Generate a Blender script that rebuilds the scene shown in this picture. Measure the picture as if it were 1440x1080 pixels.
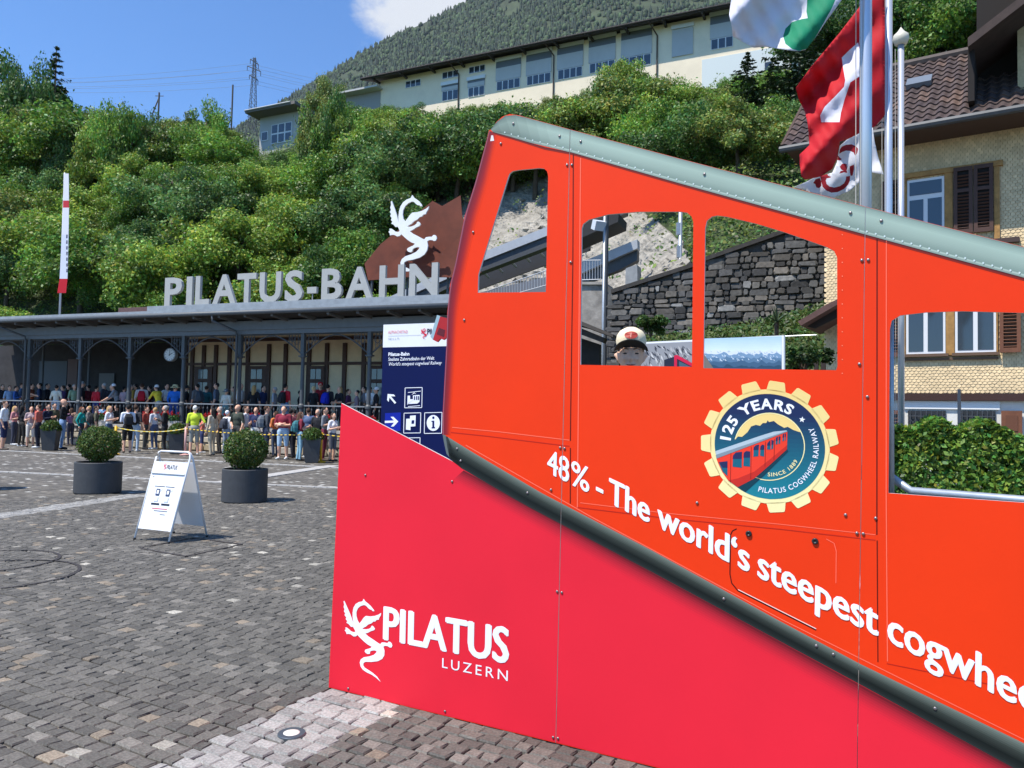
import bpy, bmesh, math, random
import numpy as np
from mathutils import Vector, Matrix
from mathutils.geometry import tessellate_polygon

scene = bpy.context.scene
for o in list(bpy.data.objects):
    bpy.data.objects.remove(o)
COL = scene.collection
rad = math.radians

# ------------------------------------------------------------------ camera
F, EYE = 1070.0, 1.6                       # focal length in photo pixels, eye height
PITCH, ROLL = rad(2.4), rad(1.2)
fwd = np.array([0, math.cos(PITCH), math.sin(PITCH)])
_r0 = np.array([1., 0, 0]); _u0 = np.cross(_r0, fwd)
rgt = math.cos(ROLL)*_r0 + math.sin(ROLL)*_u0
upv = math.cos(ROLL)*_u0 - math.sin(ROLL)*_r0
CAM = np.array([0, 0, EYE])
cam = bpy.data.cameras.new('camera')
cam.sensor_fit = 'HORIZONTAL'; cam.angle = 2*math.atan(720/F)
cam.clip_start = 0.05; cam.clip_end = 9000
camo = bpy.data.objects.new('camera', cam); COL.objects.link(camo)
camo.matrix_world = Matrix(((rgt[0], upv[0], -fwd[0], 0), (rgt[1], upv[1], -fwd[1], 0),
                            (rgt[2], upv[2], -fwd[2], EYE), (0, 0, 0, 1)))
scene.camera = camo
scene.render.resolution_x, scene.render.resolution_y = 1024, 768

# ------------------------------------------------------------------ sky, sun, exposure
SUN_H = np.array([-.44, -.30, 1.0])        # towards the sun, read off the sign's and the planters' shadows
elev = math.atan2(1, math.hypot(.44, .30)); azim = math.atan2(-.44, -.30)
world = bpy.data.worlds.new('World'); scene.world = world; world.use_nodes = True
wn, wl = world.node_tree.nodes, world.node_tree.links
wn.clear()
out = wn.new('ShaderNodeOutputWorld'); bg = wn.new('ShaderNodeBackground')
sky = wn.new('ShaderNodeTexSky'); sky.sky_type = 'NISHITA'; sky.sun_disc = False
sky.sun_elevation = elev; sky.sun_rotation = azim
sky.altitude = 400; sky.air_density = 1.0; sky.dust_density = 0.4; sky.ozone_density = 4.5
tc = wn.new('ShaderNodeTexCoord')
mp = wn.new('ShaderNodeMapping'); mp.inputs['Scale'].default_value = (1, 1, 1.7)
nz = wn.new('ShaderNodeTexNoise'); nz.inputs['Scale'].default_value = 5.2
nz.inputs['Detail'].default_value = 9; nz.inputs['Roughness'].default_value = .58
wl.new(tc.outputs['Generated'], mp.inputs['Vector']); wl.new(mp.outputs[0], nz.inputs['Vector'])
# a fair-weather cloud bank stands over the mountain ridge; thin scattered cloud elsewhere
cdir = fwd + (606-720)/F*rgt - (-34-540)/F*upv; cdir /= np.linalg.norm(cdir)
dp = wn.new('ShaderNodeVectorMath'); dp.operation = 'DOT_PRODUCT'; dp.inputs[1].default_value = tuple(cdir)
nrm = wn.new('ShaderNodeVectorMath'); nrm.operation = 'NORMALIZE'
wl.new(tc.outputs['Generated'], nrm.inputs[0]); wl.new(nrm.outputs[0], dp.inputs[0])
mr = wn.new('ShaderNodeMapRange'); mr.inputs[1].default_value = .9905; mr.inputs[2].default_value = .9988
mr.inputs[3].default_value = 0; mr.inputs[4].default_value = .27
wl.new(dp.outputs['Value'], mr.inputs[0])
ad = wn.new('ShaderNodeMath'); ad.operation = 'ADD'
wl.new(nz.outputs['Fac'], ad.inputs[0]); wl.new(mr.outputs[0], ad.inputs[1])
cr = wn.new('ShaderNodeMapRange'); cr.interpolation_type = 'SMOOTHSTEP'
cr.inputs[1].default_value = .66; cr.inputs[2].default_value = .80; cr.inputs[4].default_value = .92
wl.new(ad.outputs[0], cr.inputs[0])
tint = wn.new('ShaderNodeMixRGB'); tint.blend_type = 'MULTIPLY'; tint.inputs[0].default_value = 1; tint.inputs[2].default_value = (.76, 1.13, 1.46, 1)   # deep summer blue
wl.new(sky.outputs[0], tint.inputs[1])
mx = wn.new('ShaderNodeMixRGB'); mx.inputs[2].default_value = (5.6, 5.8, 6.1, 1)
wl.new(cr.outputs[0], mx.inputs[0]); wl.new(tint.outputs[0], mx.inputs[1])
wl.new(mx.outputs[0], bg.inputs['Color']); bg.inputs['Strength'].default_value = 0.115
wl.new(bg.outputs[0], out.inputs['Surface'])
sun = bpy.data.lights.new('sun', 'SUN'); sun.energy = 5.0; sun.angle = rad(.53); sun.color = (1, .955, .89)
suno = bpy.data.objects.new('sun', sun); COL.objects.link(suno)
suno.rotation_euler = Vector(SUN_H).to_track_quat('Z', 'Y').to_euler(); suno.location = (-20, -14, 45)
scene.view_settings.view_transform = 'Standard'; scene.view_settings.look = 'None'
scene.view_settings.exposure = 0.4; scene.view_settings.gamma = 1
scene.view_settings.use_curve_mapping = False

# ------------------------------------------------------------------ helpers
def ray(x, y): return fwd + (x-720)/F*rgt - (y-540)/F*upv
def gnd(x, y, z=0.0):
    d = ray(x, y); return CAM + d*((z-EYE)/d[2])
def pln(x, y, p, n):
    d = ray(x, y); return CAM + d*(np.dot(np.asarray(p)-CAM, n)/np.dot(d, n))
def dep(x, y, dist):
    d = ray(x, y); return CAM + d*(dist/d[1])
def prj(p):
    d = np.asarray(p)-CAM; k = d@fwd
    return 720+F*(d@rgt)/k, 540-F*(d@upv)/k

def lin(r, g, b):
    def c(v):
        v /= 255.
        return v/12.92 if v <= .04045 else ((v+.055)/1.055)**2.4
    return (c(r), c(g), c(b), 1.0)

MATS = {}
def mat(name, col, rough=.6, var=0.0, scale=8.0, bump=0.0, metal=0.0, spec=.4, bscale=None, coat=0.0, detail=4):
    if name in MATS: return MATS[name]
    m = bpy.data.materials.new(name); m.use_nodes = True; MATS[name] = m
    nt = m.node_tree; b = nt.nodes['Principled BSDF']
    b.inputs['Base Color'].default_value = col; b.inputs['Roughness'].default_value = rough
    b.inputs['Metallic'].default_value = metal; b.inputs['Specular IOR Level'].default_value = spec
    if coat: b.inputs['Coat Weight'].default_value = coat
    if var or bump:
        t = nt.nodes.new('ShaderNodeTexCoord')
        n = nt.nodes.new('ShaderNodeTexNoise'); n.inputs['Scale'].default_value = scale; n.inputs['Detail'].default_value = detail
        n.inputs['Roughness'].default_value = .65
        nt.links.new(t.outputs['Object'], n.inputs['Vector'])
        if var:
            r = nt.nodes.new('ShaderNodeMapRange'); r.inputs[1].default_value = .28; r.inputs[2].default_value = .72
            r.inputs[3].default_value = 1-var; r.inputs[4].default_value = 1+var
            nt.links.new(n.outputs['Fac'], r.inputs[0])
            v = nt.nodes.new('ShaderNodeVectorMath'); v.operation = 'SCALE'; v.inputs[0].default_value = col[:3]
            nt.links.new(r.outputs[0], v.inputs['Scale']); nt.links.new(v.outputs[0], b.inputs['Base Color'])
        if bump:
            n2 = n
            if bscale:
                n2 = nt.nodes.new('ShaderNodeTexNoise'); n2.inputs['Scale'].default_value = bscale; n2.inputs['Detail'].default_value = 6
                nt.links.new(t.outputs['Object'], n2.inputs['Vector'])
            bp = nt.nodes.new('ShaderNodeBump'); bp.inputs['Strength'].default_value = bump; bp.inputs['Distance'].default_value = .03
            nt.links.new(n2.outputs['Fac'], bp.inputs['Height']); nt.links.new(bp.outputs[0], b.inputs['Normal'])
    return m

def attr_mat(name, rough=.5, var=0.0, scale=20.0, bump=0.0, translucent=0.0, spec=.4):
    """material whose colour is the mesh's own colour attribute 'Col' (prints, stones, leaves)"""
    if name in MATS: return MATS[name]
    m = bpy.data.materials.new(name); m.use_nodes = True; MATS[name] = m
    nt = m.node_tree; b = nt.nodes['Principled BSDF']; b.inputs['Roughness'].default_value = rough
    b.inputs['Specular IOR Level'].default_value = spec
    a = nt.nodes.new('ShaderNodeAttribute'); a.attribute_name = 'Col'
    src = a.outputs['Color']
    if var or bump:
        t = nt.nodes.new('ShaderNodeTexCoord')
        n = nt.nodes.new('ShaderNodeTexNoise'); n.inputs['Scale'].default_value = scale; n.inputs['Detail'].default_value = 5
        nt.links.new(t.outputs['Object'], n.inputs['Vector'])
        if var:
            r = nt.nodes.new('ShaderNodeMapRange'); r.inputs[1].default_value = .28; r.inputs[2].default_value = .72
            r.inputs[3].default_value = 1-var; r.inputs[4].default_value = 1+var
            nt.links.new(n.outputs['Fac'], r.inputs[0])
            v = nt.nodes.new('ShaderNodeVectorMath'); v.operation = 'SCALE'
            nt.links.new(src, v.inputs[0]); nt.links.new(r.outputs[0], v.inputs['Scale']); src = v.outputs[0]
        if bump:
            bp = nt.nodes.new('ShaderNodeBump'); bp.inputs['Strength'].default_value = bump; bp.inputs['Distance'].default_value = .01
            nt.links.new(n.outputs['Fac'], bp.inputs['Height']); nt.links.new(bp.outputs[0], b.inputs['Normal'])
    nt.links.new(src, b.inputs['Base Color'])
    if translucent:
        tr = nt.nodes.new('ShaderNodeBsdfTranslucent'); mxs = nt.nodes.new('ShaderNodeMixShader')
        mxs.inputs[0].default_value = translucent
        nt.links.new(src, tr.inputs['Color']); nt.links.new(b.outputs[0], mxs.inputs[1]); nt.links.new(tr.outputs[0], mxs.inputs[2])
        nt.links.new(mxs.outputs[0], nt.nodes['Material Output'].inputs['Surface'])
    return m

def tag(o, label=None, cat=None, group=None, kind=None):
    if label: o['label'] = label
    if cat: o['category'] = cat
    if group: o['group'] = group
    if kind: o['kind'] = kind
    return o
def empty(name, loc=(0, 0, 0), label=None, cat=None, group=None, rz=0):
    o = bpy.data.objects.new(name, None); COL.objects.link(o); o.location = Vector(loc); o.rotation_euler[2] = rz
    o.empty_display_size = .1
    return tag(o, label, cat, group)
def base_of(o):
    v = Vector((0, 0, 0))
    while o is not None: v += Vector(o.location); o = o.parent
    return v

class MB:
    """collects shapes into one mesh; col = linear rgb(a) for the 'Col' attribute; mi = material slot"""
    def __init__(s): s.v = []; s.f = []; s.m = []; s.c = []
    def add(s, vs, fs, mi=0, col=(1, 1, 1)):
        b = len(s.v); s.v.extend([tuple(map(float, p)) for p in vs])
        for f in fs: s.f.append(tuple(b+i for i in f)); s.m.append(mi); s.c.append(tuple(col[:3]))
        return s
    def box(s, c, size, M=None, mi=0, col=(1, 1, 1), taper=1.0):
        hx, hy, hz = size[0]/2, size[1]/2, size[2]/2
        P = [(-hx, -hy, -hz), (hx, -hy, -hz), (hx, hy, -hz), (-hx, hy, -hz)]
        P += [(x*taper, y*taper, hz) for x, y, _ in P]
        if M is not None: P = [np.asarray(M)@np.array(p) for p in P]
        return s.add([np.asarray(c)+p for p in P], [(3, 2, 1, 0), (4, 5, 6, 7), (0, 1, 5, 4), (1, 2, 6, 5), (2, 3, 7, 6), (3, 0, 4, 7)], mi, col)
    def tube(s, pts, r, n=8, mi=0, col=(1, 1, 1), cap=True):
        pts = [np.asarray(p, float) for p in pts]; rs = r if hasattr(r, '__len__') else [r]*len(pts)
        vs = []; fs = []
        for i, p in enumerate(pts):
            t = pts[min(i+1, len(pts)-1)]-pts[max(i-1, 0)]; t = t/(np.linalg.norm(t)+1e-12)
            a = np.array([0, 0, 1.]) if abs(t[2]) < .9 else np.array([1., 0, 0])
            x = np.cross(t, a); x /= np.linalg.norm(x); y = np.cross(t, x)
            for k in range(n):
                q = 2*math.pi*k/n; vs.append(p+rs[i]*(math.cos(q)*x+math.sin(q)*y))
        for i in range(len(pts)-1):
            for k in range(n): fs.append((i*n+k, i*n+(k+1) % n, (i+1)*n+(k+1) % n, (i+1)*n+k))
        if cap: fs.append(tuple(range(n))[::-1]); fs.append(tuple((len(pts)-1)*n+k for k in range(n)))
        return s.add(vs, fs, mi, col)
    def lathe(s, c, prof, n=24, mi=0, col=(1, 1, 1)):
        vs = []; fs = []; c = np.asarray(c, float)
        for r, z in prof:
            for k in range(n):
                q = 2*math.pi*k/n; vs.append(c+np.array([r*math.cos(q), r*math.sin(q), z]))
        for i in range(len(prof)-1):
            for k in range(n): fs.append((i*n+k, i*n+(k+1) % n, (i+1)*n+(k+1) % n, (i+1)*n+k))
        return s.add(vs, fs, mi, col)
    def prism(s, loops, off, mi=0, col=(1, 1, 1), side_col=None, side_mi=None):
        """flat polygon (outer loop + hole loops, 3-D points) pushed back by vector off"""
        loops = [[np.asarray(p, float) for p in L] for L in loops]
        tri = tessellate_polygon([[Vector(p) for p in L] for L in loops])
        flat = [p for L in loops for p in L]; n = len(flat); off = np.asarray(off, float)
        nrm = None
        fs = [tuple(t) for t in tri]
        good = []
        for t in fs:
            a, b, c = (flat[i] for i in t); k = np.cross(b-a, c-a)
            if np.dot(k, off) > 0: t = t[::-1]
            good.append(t)
        s.add(flat, good, mi, col)
        s.add([p+off for p in flat], [t[::-1] for t in good], side_mi if side_mi is not None else mi, side_col or col)
        o = 0
        for L in loops:
            k = len(L)
            vs = L + [p+off for p in L]
            s.add(vs, [(i, (i+1) % k, k+(i+1) % k, k+i) for i in range(k)], side_mi if side_mi is not None else mi, side_col or col)
        return s
    def build(s, name, mats, parent=None, smooth=False, fix=False):
        me = bpy.data.meshes.new(name); b = base_of(parent) if parent else Vector((0, 0, 0))
        V = np.array(s.v, dtype=float).reshape(-1, 3)-np.array(b)
        me.from_pydata(V.tolist(), [], s.f); 
        if not isinstance(mats, (list, tuple)): mats = [mats]
        for m in mats: me.materials.append(m)
        me.polygons.foreach_set('material_index', s.m)
        if smooth: me.polygons.foreach_set('use_smooth', [True]*len(s.f))
        if any(m.name in ATTRSET for m in mats):
            ca = me.color_attributes.new('Col', 'FLOAT_COLOR', 'CORNER')
            lens = [len(f) for f in s.f]
            arr = np.repeat(np.array([c+(1.,) for c in s.c]), lens, axis=0).astype(np.float32)
            ca.data.foreach_set('color', arr.ravel())
        if fix:
            bm = bmesh.new(); bm.from_mesh(me); bmesh.ops.recalc_face_normals(bm, faces=bm.faces); bm.to_mesh(me); bm.free()
        me.update()
        o = bpy.data.objects.new(name, me); COL.objects.link(o)
        if parent: o.parent = parent
        return o
ATTRSET = {'printed_vinyl', 'sett_stone', 'leaf', 'rubble_stone', 'flag_cloth', 'needle', 'far_foliage', 'tile_clay', 'shingle_wood', 'petal'}
PRINT = attr_mat('printed_vinyl', rough=.5, var=.05, scale=1.6, spec=.22)
SETT = attr_mat('sett_stone', rough=.8, var=.34, scale=70, bump=.35)
LEAF = attr_mat('leaf', rough=.5, translucent=.34)
RUBBLE = attr_mat('rubble_stone', rough=.85, var=.3, scale=9, bump=.8)
FLAGM = attr_mat('flag_cloth', rough=.75, translucent=.25)
NEEDLE = attr_mat('needle', rough=.6, translucent=.1)
FARF = attr_mat('far_foliage', rough=.8)
TILE = attr_mat('tile_clay', rough=.75, var=.25, scale=12)
SHING = attr_mat('shingle_wood', rough=.8, var=.12, scale=2)
PETAL = attr_mat('petal', rough=.5, translucent=.2)

def rotz(a):
    c, s_ = math.cos(a), math.sin(a); return np.array([[c, -s_, 0], [s_, c, 0], [0, 0, 1.]])
def frame(x, y):                       # 3x3 with columns x, y, z=up-ish
    x = np.asarray(x, float); y = np.asarray(y, float); return np.stack([x, y, np.cross(x, y)], axis=1)
def dup(o, loc=None, parent=None):
    c = o.copy(); COL.objects.link(c)
    if parent is not None: c.parent = parent
    if loc is not None: c.location = loc
    return c
def copy_tree(o, parent=None):
    c = o.copy(); COL.objects.link(c); c.parent = parent
    for ch in list(o.children): copy_tree(ch, c)
    return c

# text as flat triangles in a unit box: x in 0..1 across the whole string, y in cap heights
def text_tris(txt, bold=.012, spacing=1.0):
    cu = bpy.data.curves.new('t', 'FONT'); cu.body = txt; cu.offset = bold; cu.space_character = spacing; cu.resolution_u = 3
    o = bpy.data.objects.new('t', cu); COL.objects.link(o)
    dg = bpy.context.evaluated_depsgraph_get(); me = bpy.data.meshes.new_from_object(o.evaluated_get(dg))
    me.calc_loop_triangles()
    V = np.array([v.co[:2] for v in me.vertices]) if len(me.vertices) else np.zeros((0, 2))
    T = [tuple(t.vertices) for t in me.loop_triangles]
    bpy.data.objects.remove(o); bpy.data.curves.remove(cu); bpy.data.meshes.remove(me)
    return V, T
CAPH = None
def text_unit(txt, bold=.012, spacing=1.0):
    global CAPH
    if CAPH is None:
        v, _ = text_tris('H', 0); CAPH = v[:, 1].max()
    V, T = text_tris(txt, bold, spacing)
    if not len(V): return V, T
    x0, x1 = V[:, 0].min(), V[:, 0].max()
    return np.stack([(V[:, 0]-x0)/(x1-x0), V[:, 1]/CAPH], 1), T
def homog(q):
    """unit square -> quad (BL, BR, TR, TL)"""
    A = []; B = []
    for (u, v), (x, y) in zip(((0, 0), (1, 0), (1, 1), (0, 1)), q):
        A.append([u, v, 1, 0, 0, 0, -u*x, -v*x]); B.append(x); A.append([0, 0, 0, u, v, 1, -u*y, -v*y]); B.append(y)
    h = np.append(np.linalg.solve(np.array(A, float), np.array(B, float)), 1).reshape(3, 3)
    def f(u, v):
        p = h@np.array([u, v, 1.]); return p[0]/p[2], p[1]/p[2]
    return f
# ------------------------------------------------------------------ the photo board (flat printed panels cut to the outline of a railcar)
BA = gnd(462.2, 966.7)
bang = rad(28.3); bd = np.array([math.cos(bang), -math.sin(bang), 0]); bn = np.array([-math.sin(bang), -math.cos(bang), 0])
LAY = .0004
def bp(x, y, lay=0): return pln(x, y, BA, bn) + bn*LAY*lay
def seam(k, y):
    return (801.8+(y-183)*(-20.1/855.), 1217+(y-290)*(-11.6/790.))[k]
def clip(poly, k, side, gap=.45):
    f = lambda p: (p[0]-seam(k, p[1]))*side-gap
    o = []
    for i, p in enumerate(poly):
        q = poly[(i+1) % len(poly)]; a, b = f(p), f(q)
        if a >= 0: o.append(p)
        if (a >= 0) != (b >= 0):
            t = a/(a-b); o.append((p[0]+t*(q[0]-p[0]), p[1]+t*(q[1]-p[1])))
    return o
def split3(poly):
    r = []
    for k in range(3):
        p = list(poly)
        if k > 0 and p: p = clip(p, k-1, 1)
        if k < 2 and p: p = clip(p, k, -1)
        r.append(p if len(p) > 2 else None)
    return r
board = empty('photo_board', BA+bd*1.6+bn*-.02, 'orange and red board cut and printed as a railcar, with open window holes', 'photo board')
s_ = 3.0
while prj(BA+bd*s_)[0] < 1800: s_ += .002
LOWR = prj(BA+bd*s_); LOWP = (LOWR[0], LOWR[1]-1.5)
OUT = [(480, 567), (637.5, 649.5), (628, 638), (624.5, 622), (622.5, 611), (622.7, 581), (627.8, 485), (629, 440), (633, 400), (640, 372), (653, 305.5),
       (668.5, 256), (684.6, 196), (687.6, 183.5), (691.7, 181), (698, 171.5), (706.5, 164), (716.5, 160.3), (729, 162), (802, 182), (960, 224), (1217, 290.5), (1440, 347.3), (1800, 440),
       LOWR, (462.2, 966.7)]
W1 = [(714.5, 249), (716.5, 244), (721, 240.5), (729, 239), (758, 236.3), (765, 237), (769.3, 241), (770.8, 248), (767.6, 410.6), (672, 411.6), (672.6, 386)]
W2 = [(818, 321), (820, 315), (827.8, 309), (855, 301.5), (897, 297.8), (957, 297.6), (966.5, 299), (972.5, 304.5), (975, 312), (973, 515.8), (816, 513)]
W3 = [(991.6, 321), (994, 310.5), (1001, 304.5), (1009, 303), (1022, 304.7), (1064, 314.6), (1105, 327), (1163, 347.5), (1173, 353), (1177.2, 362), (1177.6, 515), (1176, 520.6), (989.2, 517.8)]
W4 = [(1251.5, 462), (1254, 451), (1266, 443.5), (1303, 439.2), (1353, 437.6), (1440, 440), (1530, 447), (1640, 463), (1668, 471), (1682, 486), (1680, 722), (1440, 706.8), (1249.4, 693.4)]
panel_mat = mat('printed_panel_orange', lin(234, 55, 6), rough=.5, var=.05, scale=1.3, spec=.22, detail=7)
core_mat = mat('panel_core', (.62, .6, .58, 1), rough=.5)
TH = .012
panels = []
parts3 = split3(OUT)
# the rear part of the outline (left panel) keeps the wedge and the nose in one sheet
for k, (poly, holes) in enumerate(zip(parts3, ([W1], [W2, W3], [W4]))):
    mb = MB(); mb.prism([[bp(*p) for p in poly]]+[[bp(*p) for p in h] for h in holes], -bn*TH, mi=0, side_mi=1)
    panels.append(mb.build('panel', [panel_mat, core_mat], board, fix=True))
panels[0]['label'] = 'left panel with the slanted cab window and the red logo wedge'
panels[1]['label'] = 'middle panel with two open passenger windows and the round emblem'
panels[2]['label'] = 'right panel with the large open end window'
PR = {}
def pr(name, poly, col, lay):
    """one printed patch: polygon in photo pixels on the board's face"""
    for k, q in enumerate(split3(poly)):
        if not q: continue
        mb = PR.setdefault((name, k), MB())
        P = [bp(x, y, lay) for x, y in q]
        if len(q) == 3: T = [(0, 1, 2)]
        else: T = tessellate_polygon([[Vector((x, y, 0)) for x, y in q]])
        good = []
        for t in T:
            a, b, c = (P[i] for i in t)
            good.append(tuple(t) if np.dot(np.cross(b-a, c-a), bn) > 0 else tuple(t)[::-1])
        mb.add(P, good, 0, col)
def lerp(a, b, t): return tuple(a[i]+(b[i]-a[i])*t for i in range(len(a)))
def path_at(P, t):
    L = [math.dist(P[i], P[i+1]) for i in range(len(P)-1)]; s = t*sum(L)
    for i, l in enumerate(L):
        if s <= l or i == len(L)-1: return lerp(P[i], P[i+1], s/l)
        s -= l
def ramp(stops, t):
    for (t0, c0), (t1, c1) in zip(stops, stops[1:]):
        if t <= t1: return lerp(c0, c1, (t-t0)/(t1-t0))
    return stops[-1][1]
def strip(name, A, B, stops, lay, nl=30, nc=18, endshade=None):
    """printed band between two pixel paths; stops = colours across"""
    for i in range(nl):
        for j in range(nc):
            q = [lerp(path_at(A, i/nl), path_at(B, i/nl), j/nc), lerp(path_at(A, (i+1)/nl), path_at(B, (i+1)/nl), j/nc),
                 lerp(path_at(A, (i+1)/nl), path_at(B, (i+1)/nl), (j+1)/nc), lerp(path_at(A, i/nl), path_at(B, i/nl), (j+1)/nc)]
            c = ramp(stops, (j+.5)/nc)
            if endshade: c = tuple(x*endshade((i+.5)/nl) for x in c[:3])
            pr(name, q, c, lay)
def line(name, P, w, col, lay):
    for (x0, y0), (x1, y1) in zip(P, P[1:]):
        l = math.hypot(x1-x0, y1-y0); nx, ny = -(y1-y0)/l*w/2, (x1-x0)/l*w/2
        pr(name, [(x0+nx, y0+ny), (x1+nx, y1+ny), (x1-nx, y1-ny), (x0-nx, y0-ny)], col, lay)
PLO = [(650, 659), (1422, 1078.2), (1800, 1284)]
# red wedge
red1, red2 = lin(246, 40, 62), lin(226, 38, 58)
wedge = [(480, 567.3), (637.5, 649.8)] + PLO + [LOWP, (462.6, 966)]
pr('wedge_print', wedge, lin(228, 36, 54), 1)
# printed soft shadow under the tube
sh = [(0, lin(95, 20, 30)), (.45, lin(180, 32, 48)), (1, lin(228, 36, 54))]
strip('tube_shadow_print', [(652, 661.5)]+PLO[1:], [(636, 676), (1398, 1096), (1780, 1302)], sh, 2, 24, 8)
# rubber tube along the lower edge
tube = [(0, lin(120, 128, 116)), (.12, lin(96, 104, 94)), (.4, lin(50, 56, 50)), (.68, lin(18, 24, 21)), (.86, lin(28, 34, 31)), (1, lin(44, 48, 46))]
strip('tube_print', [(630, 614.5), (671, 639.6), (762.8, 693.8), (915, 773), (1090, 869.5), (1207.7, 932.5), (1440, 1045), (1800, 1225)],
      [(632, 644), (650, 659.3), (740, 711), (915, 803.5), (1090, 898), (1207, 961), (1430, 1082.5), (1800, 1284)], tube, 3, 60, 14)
nose = [(622.6, 611), (624.5, 622), (628, 638), (637.5, 649.4), (650, 658.6), (640, 640), (630, 614.5)]
pr('tube_print', nose, lin(52, 58, 56), 3)
pr('tube_print', [(622.6, 611), (624.5, 622), (628, 638), (632, 643), (629, 628), (627, 612)], lin(96, 104, 102), 4)
# grey roof band
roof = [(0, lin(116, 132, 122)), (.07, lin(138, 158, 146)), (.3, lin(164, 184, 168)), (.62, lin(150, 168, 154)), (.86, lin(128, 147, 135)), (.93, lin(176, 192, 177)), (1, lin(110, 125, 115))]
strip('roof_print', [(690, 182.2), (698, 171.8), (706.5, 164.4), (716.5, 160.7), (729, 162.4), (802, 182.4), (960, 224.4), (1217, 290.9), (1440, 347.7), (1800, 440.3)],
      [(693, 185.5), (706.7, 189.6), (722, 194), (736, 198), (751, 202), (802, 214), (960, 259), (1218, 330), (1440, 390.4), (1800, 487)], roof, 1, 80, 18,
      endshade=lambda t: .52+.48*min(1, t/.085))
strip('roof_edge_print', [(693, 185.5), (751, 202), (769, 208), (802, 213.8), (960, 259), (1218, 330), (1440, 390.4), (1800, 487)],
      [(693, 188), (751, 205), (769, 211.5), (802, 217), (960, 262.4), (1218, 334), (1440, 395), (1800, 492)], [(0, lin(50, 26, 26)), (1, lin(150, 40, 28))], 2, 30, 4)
# cab front edge: darker printed turn of the bodywork
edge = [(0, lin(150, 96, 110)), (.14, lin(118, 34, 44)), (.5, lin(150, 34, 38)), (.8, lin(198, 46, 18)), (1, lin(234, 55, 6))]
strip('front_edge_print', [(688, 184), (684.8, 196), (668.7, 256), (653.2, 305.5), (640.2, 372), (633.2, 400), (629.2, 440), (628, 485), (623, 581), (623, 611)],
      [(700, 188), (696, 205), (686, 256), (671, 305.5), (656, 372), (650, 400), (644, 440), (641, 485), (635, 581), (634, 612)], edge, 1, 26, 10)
pr('front_edge_print', [(691, 190.5), (693.5, 190.5), (695, 198), (689.5, 198.5)], lin(228, 222, 220), 3)
# printed panel joints, door edges and hatch
blk, hi, dk = lin(60, 12, 8), lin(255, 110, 84), lin(190, 34, 18)
line('joint_print', [(806.3, 217), (805.6, 372), (802.6, 580), (802.2, 620)], 1.3, blk, 2)
line('joint_print', [(802.2, 630), (802, 708)], 1.3, blk, 2)
line('joint_print', [(816.5, 222), (814, 500), (812, 714)], 1.3, hi, 2)
line('joint_print', [(1233.4, 336), (1233.1, 752)], 1.6, blk, 2)
line('joint_print', [(1233.5, 760), (1234.6, 931)], 1.4, blk, 2)
line('joint_print', [(1246.4, 338.5), (1246.2, 700), (1248, 930)], 1.3, hi, 2)
line('joint_print', [(634, 608), (686, 613.4), (788.8, 626), (801, 627.5)], 1.2, dk, 2)
line('joint_print', [(636, 601), (700, 607), (801, 619)], 1.1, hi, 2)
line('joint_print', [(812, 713.5), (940, 729), (1100, 744.4), (1231, 759.5)], 1.2, dk, 2)
line('joint_print', [(816, 707), (940, 722), (1100, 737.5), (1231, 752)], 1.0, hi, 2)
line('joint_print', [(1247, 933), (1440, 972), (1800, 1046)], 1.2, dk, 2)
line('joint_print', [(1036, 743.5), (1030, 746.5), (1027.4, 752), (1026.5, 807), (1029, 820), (1037.6, 830.6)], 1.5, blk, 2)
line('joint_print', [(1037.6, 830.6), (1147.8, 886)], 1.5, blk, 2)
line('joint_print', [(1038, 829), (1147.8, 884.2)], 1.0, lin(255, 220, 205), 3)
line('joint_print', [(1162, 758), (1173, 764), (1176, 775), (1175.5, 820)], 1.0, hi, 2)
line('joint_print', [(655, 626), (830, 726), (1100, 871.5), (1440, 1040)], 1.2, hi, 2)
# rivets along the roof seam
for i in range(62):
    t = (i+.5)/62; x = 706+734*t**1.08; y = np.interp(x, [693, 751, 802, 960, 1218, 1440], [185.5, 202, 214, 259, 330, 390.4])-4.2-.8*t
    s = 1.0+.6*t
    pr('rivet_print', [(x+s*math.cos(a), y+s*math.sin(a)) for a in np.arange(6)*math.pi/3], lin(206, 220, 215), 3)
    pr('rivet_print', [(x+.6*s+s*.8*math.cos(a), y+.8*s+s*.8*math.sin(a)) for a in np.arange(6)*math.pi/3], lin(92, 106, 102), 2)
for i in range(11):
    y = 330+i*19.5
    pr('rivet_print', [(1184.5+.9*math.cos(a), y+.9*math.sin(a)) for a in np.arange(6)*math.pi/3], lin(255, 140, 110), 3)
WHT = lin(240, 240, 244)
def word(name, txt, x0, x1, base, h0, h1, col=WHT, lay=5, bold=.028, spacing=1.0, lean=.02, top=1.0):
    V, T = text_unit(txt, 0.0, spacing)
    f = homog([(x0, base(x0)), (x1, base(x1)), (x1+lean*h1, base(x1)-h1), (x0+lean*h0, base(x0)-h0)])
    k = bold*2.2; asp = (h0+h1)/2/max(1., x1-x0)               # heavier weight: the glyphs struck five times, each a hair further out
    for n_, (du, dv) in enumerate(((0, 0), (-k, 0), (k, 0), (0, -k), (0, k), (-k*.7, k*.7), (k*.7, -k*.7)) if bold > .008 else ((0, 0),)):
        P = [f(u*(1-2*k*asp)+k*asp+du*asp, v*(1-1.2*k)+.6*k+dv*.6) for u, v in V]
        for t in T: pr(name, [P[i] for i in t], col, lay+n_*.25)
slog = lambda x: 670+.496*(x-781)
hh = lambda x: 34+.0245*(x-781)
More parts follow.
